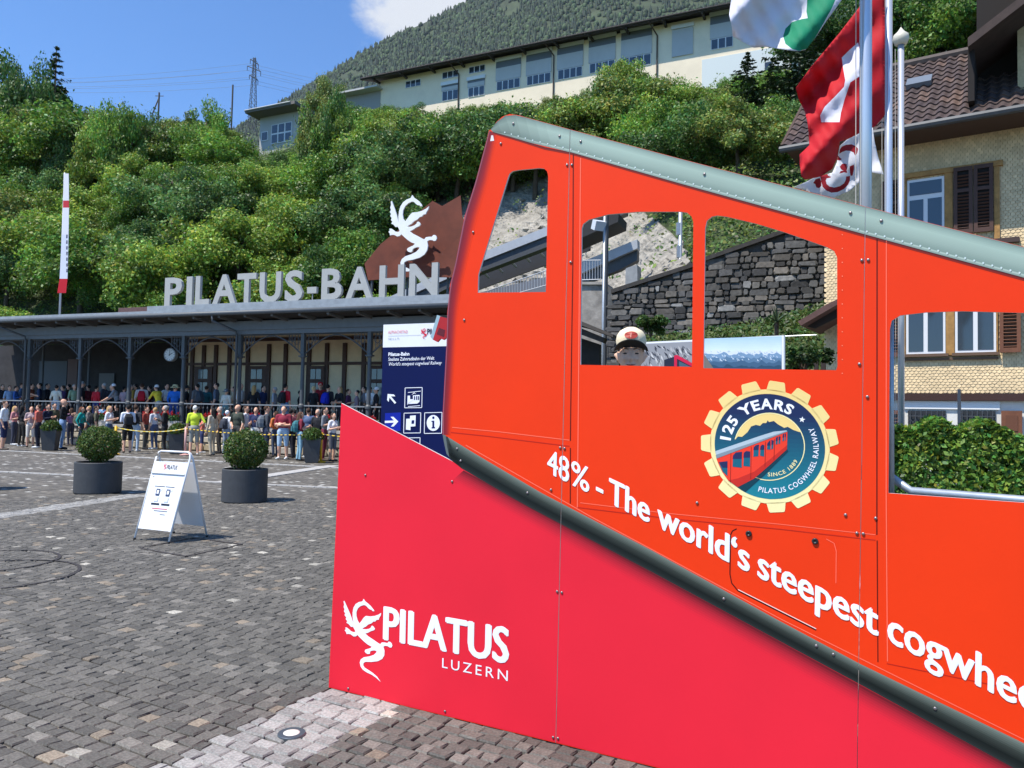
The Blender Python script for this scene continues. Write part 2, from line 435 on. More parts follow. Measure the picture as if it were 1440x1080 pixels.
for wi, (w_, a, b) in enumerate((('48', 769.5, 800.5), ('%', 803, 829), ('-', 838, 848.5), ('The', 856, 914), ('world\u2018s', 924, 1054.5), ('steepest', 1065, 1235.5), ('cogwheel', 1247.5, 1474), ('railway', 1490, 1690))):
    word('slogan_word_%d' % wi, w_, a, b, slog, hh(a), hh(b), bold=.016 if w_ not in '48%-' else .009)
word('logo_print', 'PILATUS', 538.6, 716, lambda x: 899.5+.1935*(x-538.6), 47.5, 51, bold=.018)
word('logo_print', 'LUZERN', 621.8, 714.4, lambda x: 938.6+.207*(x-621.8), 13.6, 14.8, bold=.006, spacing=1.35)
# the dragon, traced once and used on board, roof, signs
DRAGON = [(598, 145), (610, 165), (635, 182), (655, 198), (664, 210), (676, 224), (681, 238), (666, 240), (655, 229), (645, 231), (630, 222), (620, 210), (605, 200),
 (590, 202), (562, 216), (537, 240), (520, 275), (517, 310), (523, 345), (536, 370), (556, 345), (580, 311), (600, 293), (640, 290), (680, 278), (715, 260), (739, 240), (732, 266),
 (716, 290), (712, 305), (690, 311), (680, 326), (660, 331), (641, 351), (611, 366), (592, 386), (562, 405), (558, 414), (590, 411), (618, 400), (634, 386), (640, 372), (650, 369),
 (661, 378), (668, 391), (660, 405), (645, 412), (630, 419), (600, 440), (577, 450), (602, 470), (640, 489), (680, 511), (699, 519), (714, 501), (740, 497), (764, 497), (775, 483),
 (789, 482), (801, 493), (805, 511), (795, 530), (780, 533), (765, 525), (741, 525), (724, 536), (730, 570), (723, 611), (701, 646), (661, 673), (601, 691), (552, 699), (531, 712),
 (526, 733), (536, 752), (566, 766), (604, 786), (638, 812), (664, 852), (626, 822), (594, 804), (548, 790), (518, 774), (502, 750), (498, 716), (510, 686), (540, 662), (590, 645), (630, 625), (654, 601), (659, 586),
 (640, 584), (616, 591), (601, 601), (598, 620), (580, 628), (562, 622), (553, 608), (560, 593), (580, 583), (605, 572), (621, 556), (590, 545), (560, 525), (531, 500), (506, 476),
 (490, 491), (470, 495), (446, 481), (426, 481), (410, 486), (408, 470), (397, 455), (409, 445), (405, 430), (420, 428), (440, 441), (452, 453), (478, 457), (492, 449), (485, 430),
 (474, 411), (456, 415), (441, 396), (421, 386), (430, 370), (418, 355), (425, 340), (412, 321), (420, 305), (410, 290), (418, 270), (412, 250), (419, 230), (417, 201), (425, 195),
 (436, 225), (451, 265), (466, 310), (476, 350), (483, 375), (481, 330), (486, 285), (499, 240), (521, 206), (551, 183), (584, 171)]
def fit_affine(src, dst):
    A = np.array([[x, y, 1] for x, y in src]); M, *_ = np.linalg.lstsq(A, np.array(dst, float), rcond=None)
    return lambda p: tuple(np.array([p[0], p[1], 1])@M)
afl = fit_affine([(425, 195), (739, 240), (801, 505), (498, 720), (598, 145), (664, 852)],
                 [(460+118/4.8, 820+118/4.8), (460+370/4.8, 820+188/4.8), (460+437/4.8, 820+425/4.8), (460+224/4.8, 820+540/4.8), (460+245/4.8, 820+110/4.8), (460+362/4.8, 820+662/4.8)])
pr('dragon_print', [afl(p) for p in DRAGON], WHT, 5)
# round emblem with cog teeth
def em(u, v): return 1082.7+77.6*u+0*v, 628+4.2*u-74*v
def emr(r, a): return em(r*math.cos(a), r*math.sin(a))
def ec(x, y):                                        # emblem drawing, read off the enlarged photograph
    return 960+x/5.1417, 520+y/5.1417
ye0, ye1 = lin(240, 208, 130), lin(246, 232, 168)
N = 72
for i in range(N):
    a0, a1 = 2*math.pi*i/N, 2*math.pi*(i+1)/N; c = lerp(ye1, ye0, .5+.5*math.sin((a0+a1)/2))
    pr('emblem_print', [emr(1.0, a0), emr(1.0, a1), emr(1.085, a1), emr(1.085, a0)], c, 3)
for i in range(15):
    a = rad(84-24*i); c = lerp(ye1, ye0, .5+.5*math.sin(a)); T = []
    for r, w in ((1.06, .175), (1.2, .15), (1.232, .142), (1.248, .122)): T.append((r, -w))
    T += [(r, -w) for r, w in T[::-1]]
    pr('emblem_print', [em(r*math.cos(a)-w*math.sin(a), r*math.sin(a)+w*math.cos(a)) for r, w in T], c, 3)
nv, tl = lin(30, 44, 82), lin(26, 128, 140)
for j in range(24):                                  # disc in level bands, navy to teal
    v1, v0 = 1-2*j/24, 1-2*(j+1)/24; c = lerp(nv, tl, max(0, (j+.5)/24*1.25-.25))
    aa = [(math.sqrt(max(0, 1-v*v)), v) for v in np.linspace(v0, v1, 5)]
    pr('emblem_print', [em(u, v) for u, v in aa]+[em(-u, v) for u, v in aa[::-1]], c, 4)
mtn = [(380, 505), (400, 482), (430, 485), (470, 450), (495, 410), (530, 398), (560, 405), (580, 385), (605, 385), (615, 365), (625, 378), (660, 370), (690, 395), (735, 420), (760, 412), (800, 435), (845, 450)]
arc = [(628+256*math.cos(a), 556-245*math.sin(a)) for a in np.linspace(rad(26), rad(168), 24)]
pr('emblem_print', [ec(*p) for p in mtn]+[ec(*p) for p in arc], ye0, 5)
for i in range(40):
    a0, a1 = rad(-118+285*i/40), rad(-118+285*(i+1)/40)
    pr('emblem_print', [ec(628+r*math.cos(a), 556-r*.957*math.sin(a)) for r, a in ((250, a0), (250, a1), (257, a1), (257, a0))], ye1, 6)
pr('emblem_print', [ec(*p) for p in [(400, 850), (520, 788), (640, 682), (757, 574), (765, 590), (600, 755), (455, 884), (425, 868)]], lin(16, 60, 74), 6)
bodyp = [(245, 642), (758, 447), (755, 575), (640, 680), (520, 785), (400, 848), (330, 800), (285, 735), (255, 670)]
pr('emblem_print', [ec(*p) for p in bodyp], lin(236, 62, 40), 7)
pr('emblem_print', [ec(*p) for p in [(330, 800), (400, 785), (520, 735), (640, 640), (755, 545), (755, 575), (640, 680), (520, 785), (400, 848)]], lin(196, 44, 34), 8)
pr('emblem_print', [ec(*p) for p in [(238, 588), (560, 478), (660, 447), (752, 438), (758, 447), (245, 642)]], lin(176, 190, 196), 8)
pr('emblem_print', [ec(*p) for p in [(240, 615), (560, 508), (752, 443), (758, 447), (245, 642)]], lin(128, 142, 150), 9)
for w_ in ([(262, 668), (325, 660), (325, 768), (290, 735)], [(362, 700), (365, 620), (385, 597), (430, 592), (428, 708)], [(440, 695), (443, 600), (460, 587), (490, 590), (488, 700)],
           [(512, 628), (515, 560), (530, 545), (553, 540), (548, 625)], [(560, 620), (563, 555), (575, 540), (592, 545), (590, 628)], [(610, 575), (614, 530), (634, 508), (636, 578)],
           [(642, 575), (642, 506), (660, 512), (655, 570)], [(672, 540), (676, 490), (689, 483), (687, 538)], [(694, 536), (695, 482), (708, 480), (706, 533)], [(722, 515), (726, 466), (735, 462), (733, 515)], [(739, 512), (740, 462), (748, 460), (745, 510)]):
    pr('emblem_print', [ec(*p) for p in w_], lin(24, 96, 116), 9)
    top = sorted(w_, key=lambda p: p[1]); cy = sum(p[1] for p in w_)/len(w_)
    pr('emblem_print', [ec(*p) for p in [(x, min(y, cy)) for x, y in w_]], lin(40, 44, 84), 10)
for x, y0, y1 in ((350, 600, 815), (497, 555, 790), (600, 520, 700), (665, 500, 650)):
    line('emblem_print', [ec(x, y0), ec(x-4, y1)], .5, lin(110, 24, 24), 10)
def arctext(txt, a0, a1, r0, r1, inward, col, bold=.03, lay=7):
    V, T = text_unit(txt, bold, 1.15)
    P = [emr((r0+(r1-r0)*v), a0+(a1-a0)*u) for u, v in V]
    for t in T: pr('emblem_print', [P[i] for i in t], col, lay)
arctext('125', rad(174), rad(141), .72, .90, False, WHT, .034)
arctext('YEARS', rad(131.5), rad(59.5), .72, .90, False, WHT, .034)
arctext('PILATUS COGWHEEL RAILWAY', rad(256), rad(388), .885, .79, True, WHT, .012)
arctext('SINCE 1889', rad(266), rad(334), .565, .495, True, ye1, .01)
sc = emr(.80, rad(43))
pr('emblem_print', [(sc[0]+(4.6 if i % 2 == 0 else 1.9)*math.sin(i*math.pi/5+.15), sc[1]-(4.4 if i % 2 == 0 else 1.8)*math.cos(i*math.pi/5+.15)) for i in range(10)], WHT, 7)
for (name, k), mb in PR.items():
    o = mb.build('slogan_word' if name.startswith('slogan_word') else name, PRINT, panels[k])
    if name == 'rivet_print': tag(o, kind='stuff')
# real fixings
steel = mat('brushed_steel', (.30, .26, .25, 1), rough=.35, metal=.8)
boltm = MB(); M = frame(bd, np.array([0, 0, 1.])); M = np.stack([bd, np.array([0, 0, 1.]), bn], axis=1)
bv = MB(); bv.lathe((0, 0, 0), [(.0068, 0), (.0068, .0015), (.005, .0036), (.0022, .0046), (.0001, .0048)], 10)
bv.v = [tuple(M@np.array(p)) for p in bv.v]
b0 = None
for x, y in [(797.6, 232), (804.3, 232), (802.6, 368.7), (665.6, 326.5), (704.4, 202), (1212, 366), (1221, 365.6), (1208.6, 512), (1219.7, 558), (980.4, 707), (1189, 724), (1231.5, 728.7),
             (1205, 749.6), (1214, 750.5), (788, 629.5), (794, 630.5), (775, 688.7), (783.7, 831.7), (790.2, 833), (514, 668), (636, 677), (648, 648), (653, 450), (490, 968), (626, 1000),
             (778, 1036.5), (784.8, 1038), (722, 174), (787, 191.5), (816.7, 199), (1196, 299.5), (1239.3, 310.6), (990.7, 245), (643, 631), (742, 693), (1018, 842), (1148, 908), (1172, 920), (1315, 996)]:
    p = bp(x, y, 5)
    if b0 is None: b0 = bv.build('bolt', steel, board, smooth=True); o = b0; o.location = Vector(p)-base_of(board)
    else: o = dup(b0, Vector(p)-base_of(board))
# with parent empties placed at the base the shared mesh is re-centred once
for v in b0.data.vertices: v.co += base_of(board)
lm = MB()
lb = mat('latch_black', (.02, .02, .02, 1), rough=.35)
for x, y in ((1053, 750.4), (1146.3, 761)):
    l = MB(); l.lathe((0, 0, 0), [(.0135, 0), (.0135, .004), (.011, .007), (.006, .007), (.005, .004), (.0001, .004)], 14)
    l.v = [tuple(M@np.array(p)+bp(x, y, 5)) for p in l.v]; l.build('latch', lb, board, smooth=True)
# cab lamp sticking out of the front edge (cut from the same sheet)
hl = MB(); hl.prism([[bp(*p) for p in ((618.7, 445), (628.9, 447.5), (627.6, 474.5), (624, 478), (619.5, 476), (615, 481), (608.5, 477.7))]], -bn*TH)
hlo = hl.build('cab_lamp', mat('lamp_red', lin(170, 30, 30), rough=.4, var=.1), board, fix=True)
hl = MB(); hl.prism([[bp(*p, 1) for p in ((614.6, 443), (618.9, 445), (608.7, 477.9), (605.4, 473.6))]], -bn*TH)
hl.build('lamp_rim', mat('lamp_rim', lin(150, 175, 182), rough=.4), hlo, fix=True)
hl = MB(); hl.prism([[bp(*p, 2) for p in ((617.5, 461), (626, 464), (624.5, 474), (614, 470))]], -bn*.002)
hl.build('lamp_lens', mat('lamp_lens', lin(96, 20, 24), rough=.3), hlo, fix=True)
# steel frame behind: posts, feet and rail (the rail shows through the end window)
zt = {700: 3.0}
fr = MB()
def bb(s, back, z): return BA+bd*s-bn*back+np.array([0, 0, z])
for s, h in ((.35, 1.3), (1.38, 3.0), (2.9, 2.4), (4.2, 2.0)):
    fr = MB(); fr.box(bb(s, .06, h/2), (.05, .05, h), frame(bd, -bn)); fr.tube([bb(s, .06, h*.62), bb(s, .75, .03)], .018, 8); fr.box(bb(s, .45, .02), (.06, .8, .04), frame(bd, -bn))
    if s not in (1.38, 2.9): fr.build('frame_post', mat('galvanised', (.42, .45, .47, 1), rough=.45, metal=.6, var=.15, scale=14), board)
galv = mat('galvanised', (.42, .45, .47, 1), rough=.45, metal=.6, var=.15, scale=14)
fr = MB(); back = .10
R_ = [pln(x, y, BA-bn*back, bn) for x, y in ((1249, 668), (1281, 690.5), (1440, 703.5), (1560, 714))]
fr.tube(R_, .018, 10); fr.build('back_rail', galv, board, smooth=True)
fr = MB(); e_ = [pln(x, y, BA-bn*.06, bn) for x, y in ((1253, 446), (1253.5, 694))]
fr.tube(e_, .012, 8); fr.build('back_upright', galv, board, smooth=True)
# ------------------------------------------------------------------ plaza of stone setts
rng = random.Random(7); nrng = np.random.default_rng(5)
def pave_mat():
    m = bpy.data.materials.new('paving_far'); m.use_nodes = True; nt = m.node_tree; b = nt.nodes['Principled BSDF']
    t = nt.nodes.new('ShaderNodeTexCoord'); mp_ = nt.nodes.new('ShaderNodeMapping'); mp_.inputs['Rotation'].default_value = (0, 0, bang)
    nt.links.new(t.outputs['Object'], mp_.inputs['Vector'])
    br = nt.nodes.new('ShaderNodeTexBrick'); br.inputs['Scale'].default_value = 1; br.inputs['Brick Width'].default_value = .135; br.inputs['Row Height'].default_value = .108
    br.inputs['Mortar Size'].default_value = .007; br.inputs['Mortar Smooth'].default_value = .3; br.inputs['Bias'].default_value = 0
    br.inputs['Color1'].default_value = (0, 0, 0, 1); br.inputs['Color2'].default_value = (1, 1, 1, 1); br.inputs['Mortar'].default_value = (.5, .5, .5, 1)
    nt.links.new(mp_.outputs[0], br.inputs['Vector'])
    cr_ = nt.nodes.new('ShaderNodeValToRGB'); e = cr_.color_ramp.elements
    e[0].position = 0; e[0].color = (.080, .071, .057, 1); e[1].position = .88; e[1].color = (.165, .147, .12, 1)
    x = cr_.color_ramp.elements.new(.95); x.color = (.24, .21, .17, 1); x = cr_.color_ramp.elements.new(.975); x.color = (.5, .48, .43, 1)
    nt.links.new(br.outputs['Color'], cr_.inputs[0])
    n = nt.nodes.new('ShaderNodeTexNoise'); n.inputs['Scale'].default_value = .8; n.inputs['Detail'].default_value = 6; nt.links.new(t.outputs['Object'], n.inputs['Vector'])
    r = nt.nodes.new('ShaderNodeMapRange'); r.inputs[1].default_value = .3; r.inputs[2].default_value = .7; r.inputs[3].default_value = .8; r.inputs[4].default_value = 1.22
    nt.links.new(n.outputs['Fac'], r.inputs[0])
    v = nt.nodes.new('ShaderNodeVectorMath'); v.operation = 'SCALE'; nt.links.new(cr_.outputs[0], v.inputs[0]); nt.links.new(r.outputs[0], v.inputs['Scale'])
    mxr = nt.nodes.new('ShaderNodeMixRGB'); mxr.inputs[2].default_value = (.05, .044, .037, 1)
    nt.links.new(br.outputs['Fac'], mxr.inputs[0]); nt.links.new(v.outputs[0], mxr.inputs[1]); nt.links.new(mxr.outputs[0], b.inputs['Base Color'])
    b.inputs['Roughness'].default_value = .8
    bpn = nt.nodes.new('ShaderNodeBump'); bpn.inputs['Strength'].default_value = .6; bpn.inputs['Distance'].default_value = .012; bpn.invert = True
    nt.links.new(br.outputs['Fac'], bpn.inputs['Height']); nt.links.new(bpn.outputs[0], b.inputs['Normal'])
    return m
mb = MB(); mb.add([(-70, -14, -.016), (60, -14, -.016), (60, 60, -.016), (-70, 60, -.016)], [(0, 1, 2, 3)])
plaza = mb.build('plaza', pave_mat()); tag(plaza, 'dark stone sett paving of the station square', 'paving', kind='structure')
mb = MB(); mb.add([(-4000, -400, -.05), (4000, -400, -.05), (4000, 5200, -.05), (-4000, 5200, -.05)], [(0, 1, 2, 3)])
tag(mb.build('ground', mat('far_ground', (.06, .085, .03, 1), rough=.9, var=.3, scale=.02)), 'flat green valley ground under the whole place', 'ground', kind='structure')
ax, ay = -bd, -bn                                    # rows run square to the board
def sett_geo(w, l, seed, h=.0):
    q = random.Random(seed); P = []
    for sx, sy in ((-1, -1), (1, -1), (1, 1), (-1, 1)): P.append((sx*(w/2-.003)+q.uniform(-.008, .006), sy*(l/2-.003)+q.uniform(-.007, .005)))
    h += q.uniform(-.0025, .0025); hs = [h+q.uniform(-.0025, .0025) for _ in range(4)]
    v = [(x, y, -.03) for x, y in P]+[(x, y, -.007+hs[i]) for i, (x, y) in enumerate(P)]+[(x*.87+.003*math.sin(seed+i), y*.85, hs[i]+.001) for i, (x, y) in enumerate(P)]
    f = [(i, (i+1) % 4, 4+(i+1) % 4, 4+i) for i in range(4)]+[(4+i, 4+(i+1) % 4, 8+(i+1) % 4, 8+i) for i in range(4)]+[(8, 9, 10, 11)]
    return np.array(v), f
def dark_col(q):
    t = q.random()
    k = q.uniform(.86, 1.1)
    if t > .987: return lin(164*k, 158*k, 145*k)
    if t > .955: return lin(128*k, 116*k, 100*k)
    if t > .80: return lin(110*k, 105*k, 97*k)
    return lin(93*k, 89*k, 82*k)
def light_col(q):
    k = q.uniform(.84, 1.06); return lin(150*k, 147*k, 141*k)
def in_view(p, m=30):
    x, y = prj((p[0], p[1], 0)); return -m < x < 1440+m and y < 1080+m
lamp_c = gnd(410, 1033)
cells = []                                           # (centre, w, l, colour, seed)
j = -60
v_ = 0.0
row = 0
W0 = .505
for row in range(-58, 135):
    yb = row*.085+.005*math.sin(row*2.3); off = rng.random()*.1
    x = -6.0+off
    while x < 10.5:
        w = rng.uniform(.076, .126)
        strip_ = -W0 < x+w/2 < 0 and yb < .35
        if -W0 < x < 0 and yb < .35: w = W0/4.0*rng.uniform(.92, 1.06)
        if x < -W0 and x+w > -W0+.03 and yb < .35: w = -W0-x if -W0-x > .05 else w
        if x < 0 and x+w > 0.02 and yb < .35: w = max(.06, 0-x)
        c = BA+ax*(x+w/2)+ay*(yb+.0425+rng.uniform(-.005, .005)); d = c[1]
        x += w
        if d < 2.4 or d > 14.2 or not in_view(c): continue
        # nothing sits under the board itself, keep setts clear of the ground lamp
        if math.hypot(c[0]-lamp_c[0], c[1]-lamp_c[1]) < .055: continue
        back = (c-BA)@(-bn)
        if back > .15 and (c-BA)@bd > .1 and d < 9: 
            if back > 2.5: continue
        cells.append((c, w, .085, light_col(rng) if strip_ else dark_col(rng), rng.randrange(10**6), d))
# pale single and double rows that run across the square
def near_line(p, a, b, w):
    a = np.array(a[:2]); b = np.array(b[:2]); t = (p[:2]-a)@(b-a)/((b-a)@(b-a)); return np.linalg.norm(p[:2]-(a+t*(b-a))) < w
LA, LB = gnd(160, 701), gnd(400, 665)
cells = [(c, w, l, light_col(rng) if near_line(c, LA, LB, .22) and c[0] < -5 else k, s, d) for c, w, l, k, s, d in cells]
cells.sort(key=lambda t: t[5])
near, far_ = cells[:300], cells[300:]
Mr = np.stack([ax, ay, np.array([0, 0, 1.])], axis=1)
for c, w, l, k, s, d in near:
    v, f = sett_geo(w, l, s); m_ = MB(); m_.add(v@Mr.T, f, 0, k)
    o = m_.build('sett', SETT); o.parent = plaza; o.location = Vector((c[0], c[1], 0))
m_ = MB()
for c, w, l, k, s, d in far_:
    v, f = sett_geo(w, l, s); m_.add(v@Mr.T+np.array([c[0], c[1], 0]), f, 0, k)
tag(m_.build('setts', SETT, plaza), kind='stuff')
# pale joints drawn across the far square: flat rows of light stone flush with the paving
pale = mat('pale_granite', (.42, .40, .37, 1), rough=.8, var=.25, scale=9)
def band(p, q, w, z=.001):
    p = np.array([p[0], p[1], 0]); q = np.array([q[0], q[1], 0]); d = (q-p)/np.linalg.norm(q-p); n = np.array([-d[1], d[0], 0])*w/2
    m = MB(); L = np.linalg.norm(q-p); k = max(1, int(L/.3))
    for i in range(k):
        a, b = p+d*(L*i/k+.01), p+d*(L*(i+1)/k-.01)
        m.box((a+b)/2+np.array([0, 0, z-.02]), (np.linalg.norm(b-a), w, .04), frame(d, n/np.linalg.norm(n)))
    return tag(m.build('pale_sett_row', pale, plaza), kind='stuff')
band(gnd(-120, 627), gnd(480, 657.5), .16, .004); band(gnd(-120, 657), gnd(480, 686), .13, .004)
band(gnd(310, 678.5), gnd(470, 654.5), .42, .003)
# covers let into the paving
iron = mat('cast_iron', (.06, .05, .045, 1), rough=.6, var=.3, scale=20, metal=.3)
for (cx, cy), r in (((-12, 789), .62), ((-8, 808), .72)):
    c = gnd(cx, cy); m = MB()
    for i in range(48):
        a0, a1 = 2*math.pi*i/48, 2*math.pi*(i+1)/48
        m.add([c+np.array([rr*math.cos(a), rr*math.sin(a), .0075]) for rr, a in ((r-.035, a0), (r, a0), (r, a1), (r-.035, a1))], [(0, 1, 2, 3)])
    o = m.build('manhole_ring', iron); tag(o, 'dark iron ring of a paved manhole cover' + (', the smaller one' if r < .7 else ', the larger one'), 'manhole')
m = MB(); q = [gnd(*p) for p in ((196, 771), (262, 783), (340, 766), (272, 757))]
for a, b in zip(q, q[1:]+q[:1]):
    d = (b-a)/np.linalg.norm(b-a); m.box((a+b)/2+np.array([0, 0, .0]), (np.linalg.norm(b-a), .03, .016), frame(d, np.array([-d[1], d[0], 0])))
tag(m.build('inspection_cover', iron), 'square iron cover frame in the setts under the folding sign', 'cover')
gl = empty('ground_lamp', (lamp_c[0], lamp_c[1], 0), 'round recessed ground light with steel ring in the pale granite strip', 'ground light')
m = MB(); m.lathe(lamp_c, [(.041, -.02), (.041, .0105), (.066, .0102), (.068, .007), (.068, -.03)], 28); m.build('ring', mat('lamp_ring', (.16, .18, .19, 1), rough=.4, metal=.7), gl, smooth=False)
m = MB(); m.lathe(lamp_c, [(.0001, .0108), (.03, .0108), (.0405, .0102), (.0405, -.01)], 28); m.build('glass', mat('frosted_glass', (.74, .70, .62, 1), rough=.3), gl, smooth=True)

# ------------------------------------------------------------------ leaves
def leaf_cloud(n, pos, nor, size, cols, seed, aspect=.62, jit=.7):
    """diamond leaves; returns vertex array, faces and per-face colours"""
    q = np.random.default_rng(seed)
    nv_ = nor+q.normal(0, jit, (n, 3)); nv_ /= np.linalg.norm(nv_, axis=1)[:, None]+1e-9
    a = np.cross(nv_, q.normal(0, 1, (n, 3))); a /= np.linalg.norm(a, axis=1)[:, None]+1e-9
    b = np.cross(nv_, a); s = size*q.uniform(.6, 1.4, (n, 1))
    bend = nv_*s*.18
    V = np.stack([pos-a*s+bend*-1, pos+b*s*aspect, pos+a*s-bend, pos-b*s*aspect], 1).reshape(-1, 3)
    F_ = np.arange(4*n).reshape(n, 4)
    return V, F_, cols
def leaf_mesh(name, V, F_, C, material):
    me = bpy.data.meshes.new(name); n = len(F_)
    me.vertices.add(len(V)); me.vertices.foreach_set('co', V.astype(np.float32).ravel())
    me.loops.add(n*4); me.loops.foreach_set('vertex_index', F_.astype(np.int32).ravel())
    me.polygons.add(n); me.polygons.foreach_set('loop_start', np.arange(n, dtype=np.int32)*4)
    me.polygons.foreach_set('loop_total', np.full(n, 4, dtype=np.int32))
    me.update(calc_edges=True); me.validate()
    ca = me.color_attributes.new('Col', 'FLOAT_COLOR', 'CORNER')
    ca.data.foreach_set('color', np.repeat(np.concatenate([C, np.ones((n, 1))], 1), 4, axis=0).astype(np.float32).ravel())
    me.materials.append(material); return me
def greens(n, seed, base, spread=.28, warm=.25):
    q = np.random.default_rng(seed); k = q.normal(1, spread, (n, 1)).clip(.4, 1.9); w = q.normal(0, warm, (n, 1))
    c = np.array([base])*k; c[:, 0:1] *= (1+w).clip(.5, 2); c[:, 2:3] *= (1-.5*w).clip(.3, 2); return c.clip(.004, .6)
def sph(n, q):
    d = q.normal(0, 1, (n, 3)); return d/np.linalg.norm(d, axis=1)[:, None]
def crown(seed, n, rx, ry, rz, lobes, leaf, base, low=.25, material=None, name='crown'):
    """an uneven crown: leaves on many lobes of mixed size scattered through an ellipsoid, with loose sprays between them"""
    q = np.random.default_rng(seed)
    c = sph(lobes, q)*(q.uniform(.2, 1.0, (lobes, 1))**.7); c[:, 2] = np.abs(c[:, 2])*(1-low*.6)-low*.45+.12*q.normal(0, 1, lobes)
    c[:, :2] *= (1.12-.55*np.clip(c[:, 2:3], 0, 1))
    lr = q.uniform(.10, .32, lobes); wgt = lr**2; k = q.choice(lobes, n, p=wgt/wgt.sum()); d = sph(n, q); d[:, 2] = d[:, 2]*.7+.2
    rr = q.uniform(.35, 1.12, (n, 1))**.7
    pos = c[k]+d*lr[k][:, None]*rr*np.array([1.1, 1.1, .85]); tone = q.normal(1, .24, lobes)[k][:, None].clip(.5, 1.6)
    loose = q.random(n) < .22; pos[loose] *= q.uniform(.8, 1.22, (loose.sum(), 1))
    pos = pos*np.array([rx, ry, rz]); nor = d*np.array([1, 1, 1.1])+np.array([0, 0, .25])
    C = (greens(n, seed+1, base)*tone).clip(.004, .6)
    V, F_, C = leaf_cloud(n, pos, nor, leaf, C, seed+2, jit=.85)
    return leaf_mesh(name, V, F_, C, material or LEAF)
bark = mat('bark', (.09, .065, .045, 1), rough=.9, var=.35, scale=6, bump=.6)
def obj_of(name, me, parent=None, loc=(0, 0, 0)):
    o = bpy.data.objects.new(name, me); COL.objects.link(o); o.parent = parent; o.location = Vector(loc); return o

# round planters with clipped box balls
pot_m = mat('planter_grey', (.052, .054, .057, 1), rough=.62, var=.12, scale=10, bump=.06)
soil = mat('soil', (.03, .022, .016, 1), rough=1)
q_ = np.random.default_rng(3); nb = 7500
d_ = sph(nb, q_); bump_ = 1+.07*np.sin(d_[:, 0:1]*9+1)*np.sin(d_[:, 1:2]*8)*np.sin(d_[:, 2:3]*7+2)
stray = np.where(q_.random((nb, 1)) < .05, q_.uniform(1.04, 1.16, (nb, 1)), 1)
pos_ = d_*bump_*stray*q_.uniform(.8, 1.04, (nb, 1))*np.array([.42, .42, .36])
V, F_, C = leaf_cloud(nb, pos_, d_, .021, greens(nb, 4, (.085, .135, .022), .35, .3), 9)
ball_me = leaf_mesh('foliage', V, F_, C, LEAF)
def round_planter(px, py, r, h, label, k):
    p = gnd(px, py); p = p+np.array([0, r*.98, 0])
    e = empty('round_planter', (p[0], p[1], 0), label, 'planter', 'round planters with clipped bushes')
    m = MB(); m.lathe(p, [(r*.97, 0), (r, .02), (r, h-.01), (r-.008, h), (r-.03, h), (r-.035, h-.05), (.0001, h-.05)], 56, 0); m.build('pot', pot_m, e, smooth=False)
    m = MB(); m.lathe(p, [(r-.036, h-.045), (.12, h-.02), (.0001, h-.015)], 28); m.build('soil', soil, e, smooth=True)
    o = obj_of('foliage', ball_me, e, (0, 0, h+.38)); o.rotation_euler[2] = k*1.3; o.scale = (.88, .86, .92+.03*k); o.location[2] = h+.335
    m = MB(); q = random.Random(k)
    for i in range(7):
        a = q.uniform(0, 6.28); m.tube([p+np.array([.03*math.cos(a), .03*math.sin(a), h-.03]), p+np.array([.08*math.cos(a), .08*math.sin(a), h+.1]), p+np.array([.26*math.cos(a), .26*math.sin(a), h+.3])], [.012, .01, .005], 6)
    m.build('stem', bark, e, smooth=True)
    return e
round_planter(120.5, 695.5, .405, .575, 'round grey planter with clipped bush, across the pale sett strip from the folding sign', 0)
round_planter(332.5, 708.5, .385, .575, 'round grey planter with clipped bush, between the folding sign and the red wedge', 1)
round_planter(-62, 690, .405, .575, 'round grey planter with clipped bush, past the end of the row', 2)

# folding pavement sign
S_ = {k: gnd(*p) for k, p in {'fl': (187, 760), 'fr': (234, 765.5), 'bl': (247.5, 750.5), 'br': (292, 754)}.items()}
mid = sum(S_.values())/4; w_dir = (S_['fr']-S_['fl']); wd = np.linalg.norm(w_dir); w_dir /= wd
dep_dir = np.array([-w_dir[1], w_dir[0], 0]); half = .30; wid = .56; HT = 1.07
e = empty('folding_sign', (mid[0], mid[1], 0), 'white folding pavement sign with notices, standing between the two round planters', 'sign')
wp = mat('white_paint', (.80, .80, .80, 1), rough=.35); wsh = mat('white_sheet', (.82, .82, .82, 1), rough=.5, var=.03, scale=3)
blackrub = mat('black_rubber', (.015, .015, .015, 1), rough=.8)
def sg(x, s, t, off=0):                              # x across, s = -1 front / +1 back leaf, t = 0 foot .. 1 top
    n = np.array([0, 0, 0]) ; base = mid+w_dir*x*wid/2+dep_dir*s*half*(1-t); p = np.array([base[0], base[1], HT*t])
    nn = dep_dir*s*HT+np.array([0, 0, half]); nn /= np.linalg.norm(nn); return p+nn*off
for s in (-1, 1):
    m = MB(); pts = [sg(-1, s, 0)]+[sg(-1, s, .93), sg(-.93, s, .985), sg(-.8, s, 1.0), sg(.8, s, 1.0), sg(.93, s, .985), sg(1, s, .93)]+[sg(1, s, 0)]
    lf = m.tube(pts, .0125, 8).build('frame', wp, e, smooth=True)
    m = MB(); m.prism([[sg(x, s, t, .004) for x, t in ((-.96, .13), (.96, .13), (.96, .88), (-.96, .88))]], sg(0, s, .5, -.004)-sg(0, s, .5, .004)); m.build('leaf_panel', wsh, e, fix=True)
    m = MB()
    m.tube([sg(-.97, s, .745, .012), sg(.97, s, .745, .012)], .009, 6); m.build('clip_bar', mat('clip_grey', (.5, .52, .54, 1), rough=.4), e)
    for x in (-1, 1):
        m = MB(); m.tube([sg(x, s, 0.0), sg(x, s, .025)], .016, 8); m.build('foot', blackrub, e)
m = MB()
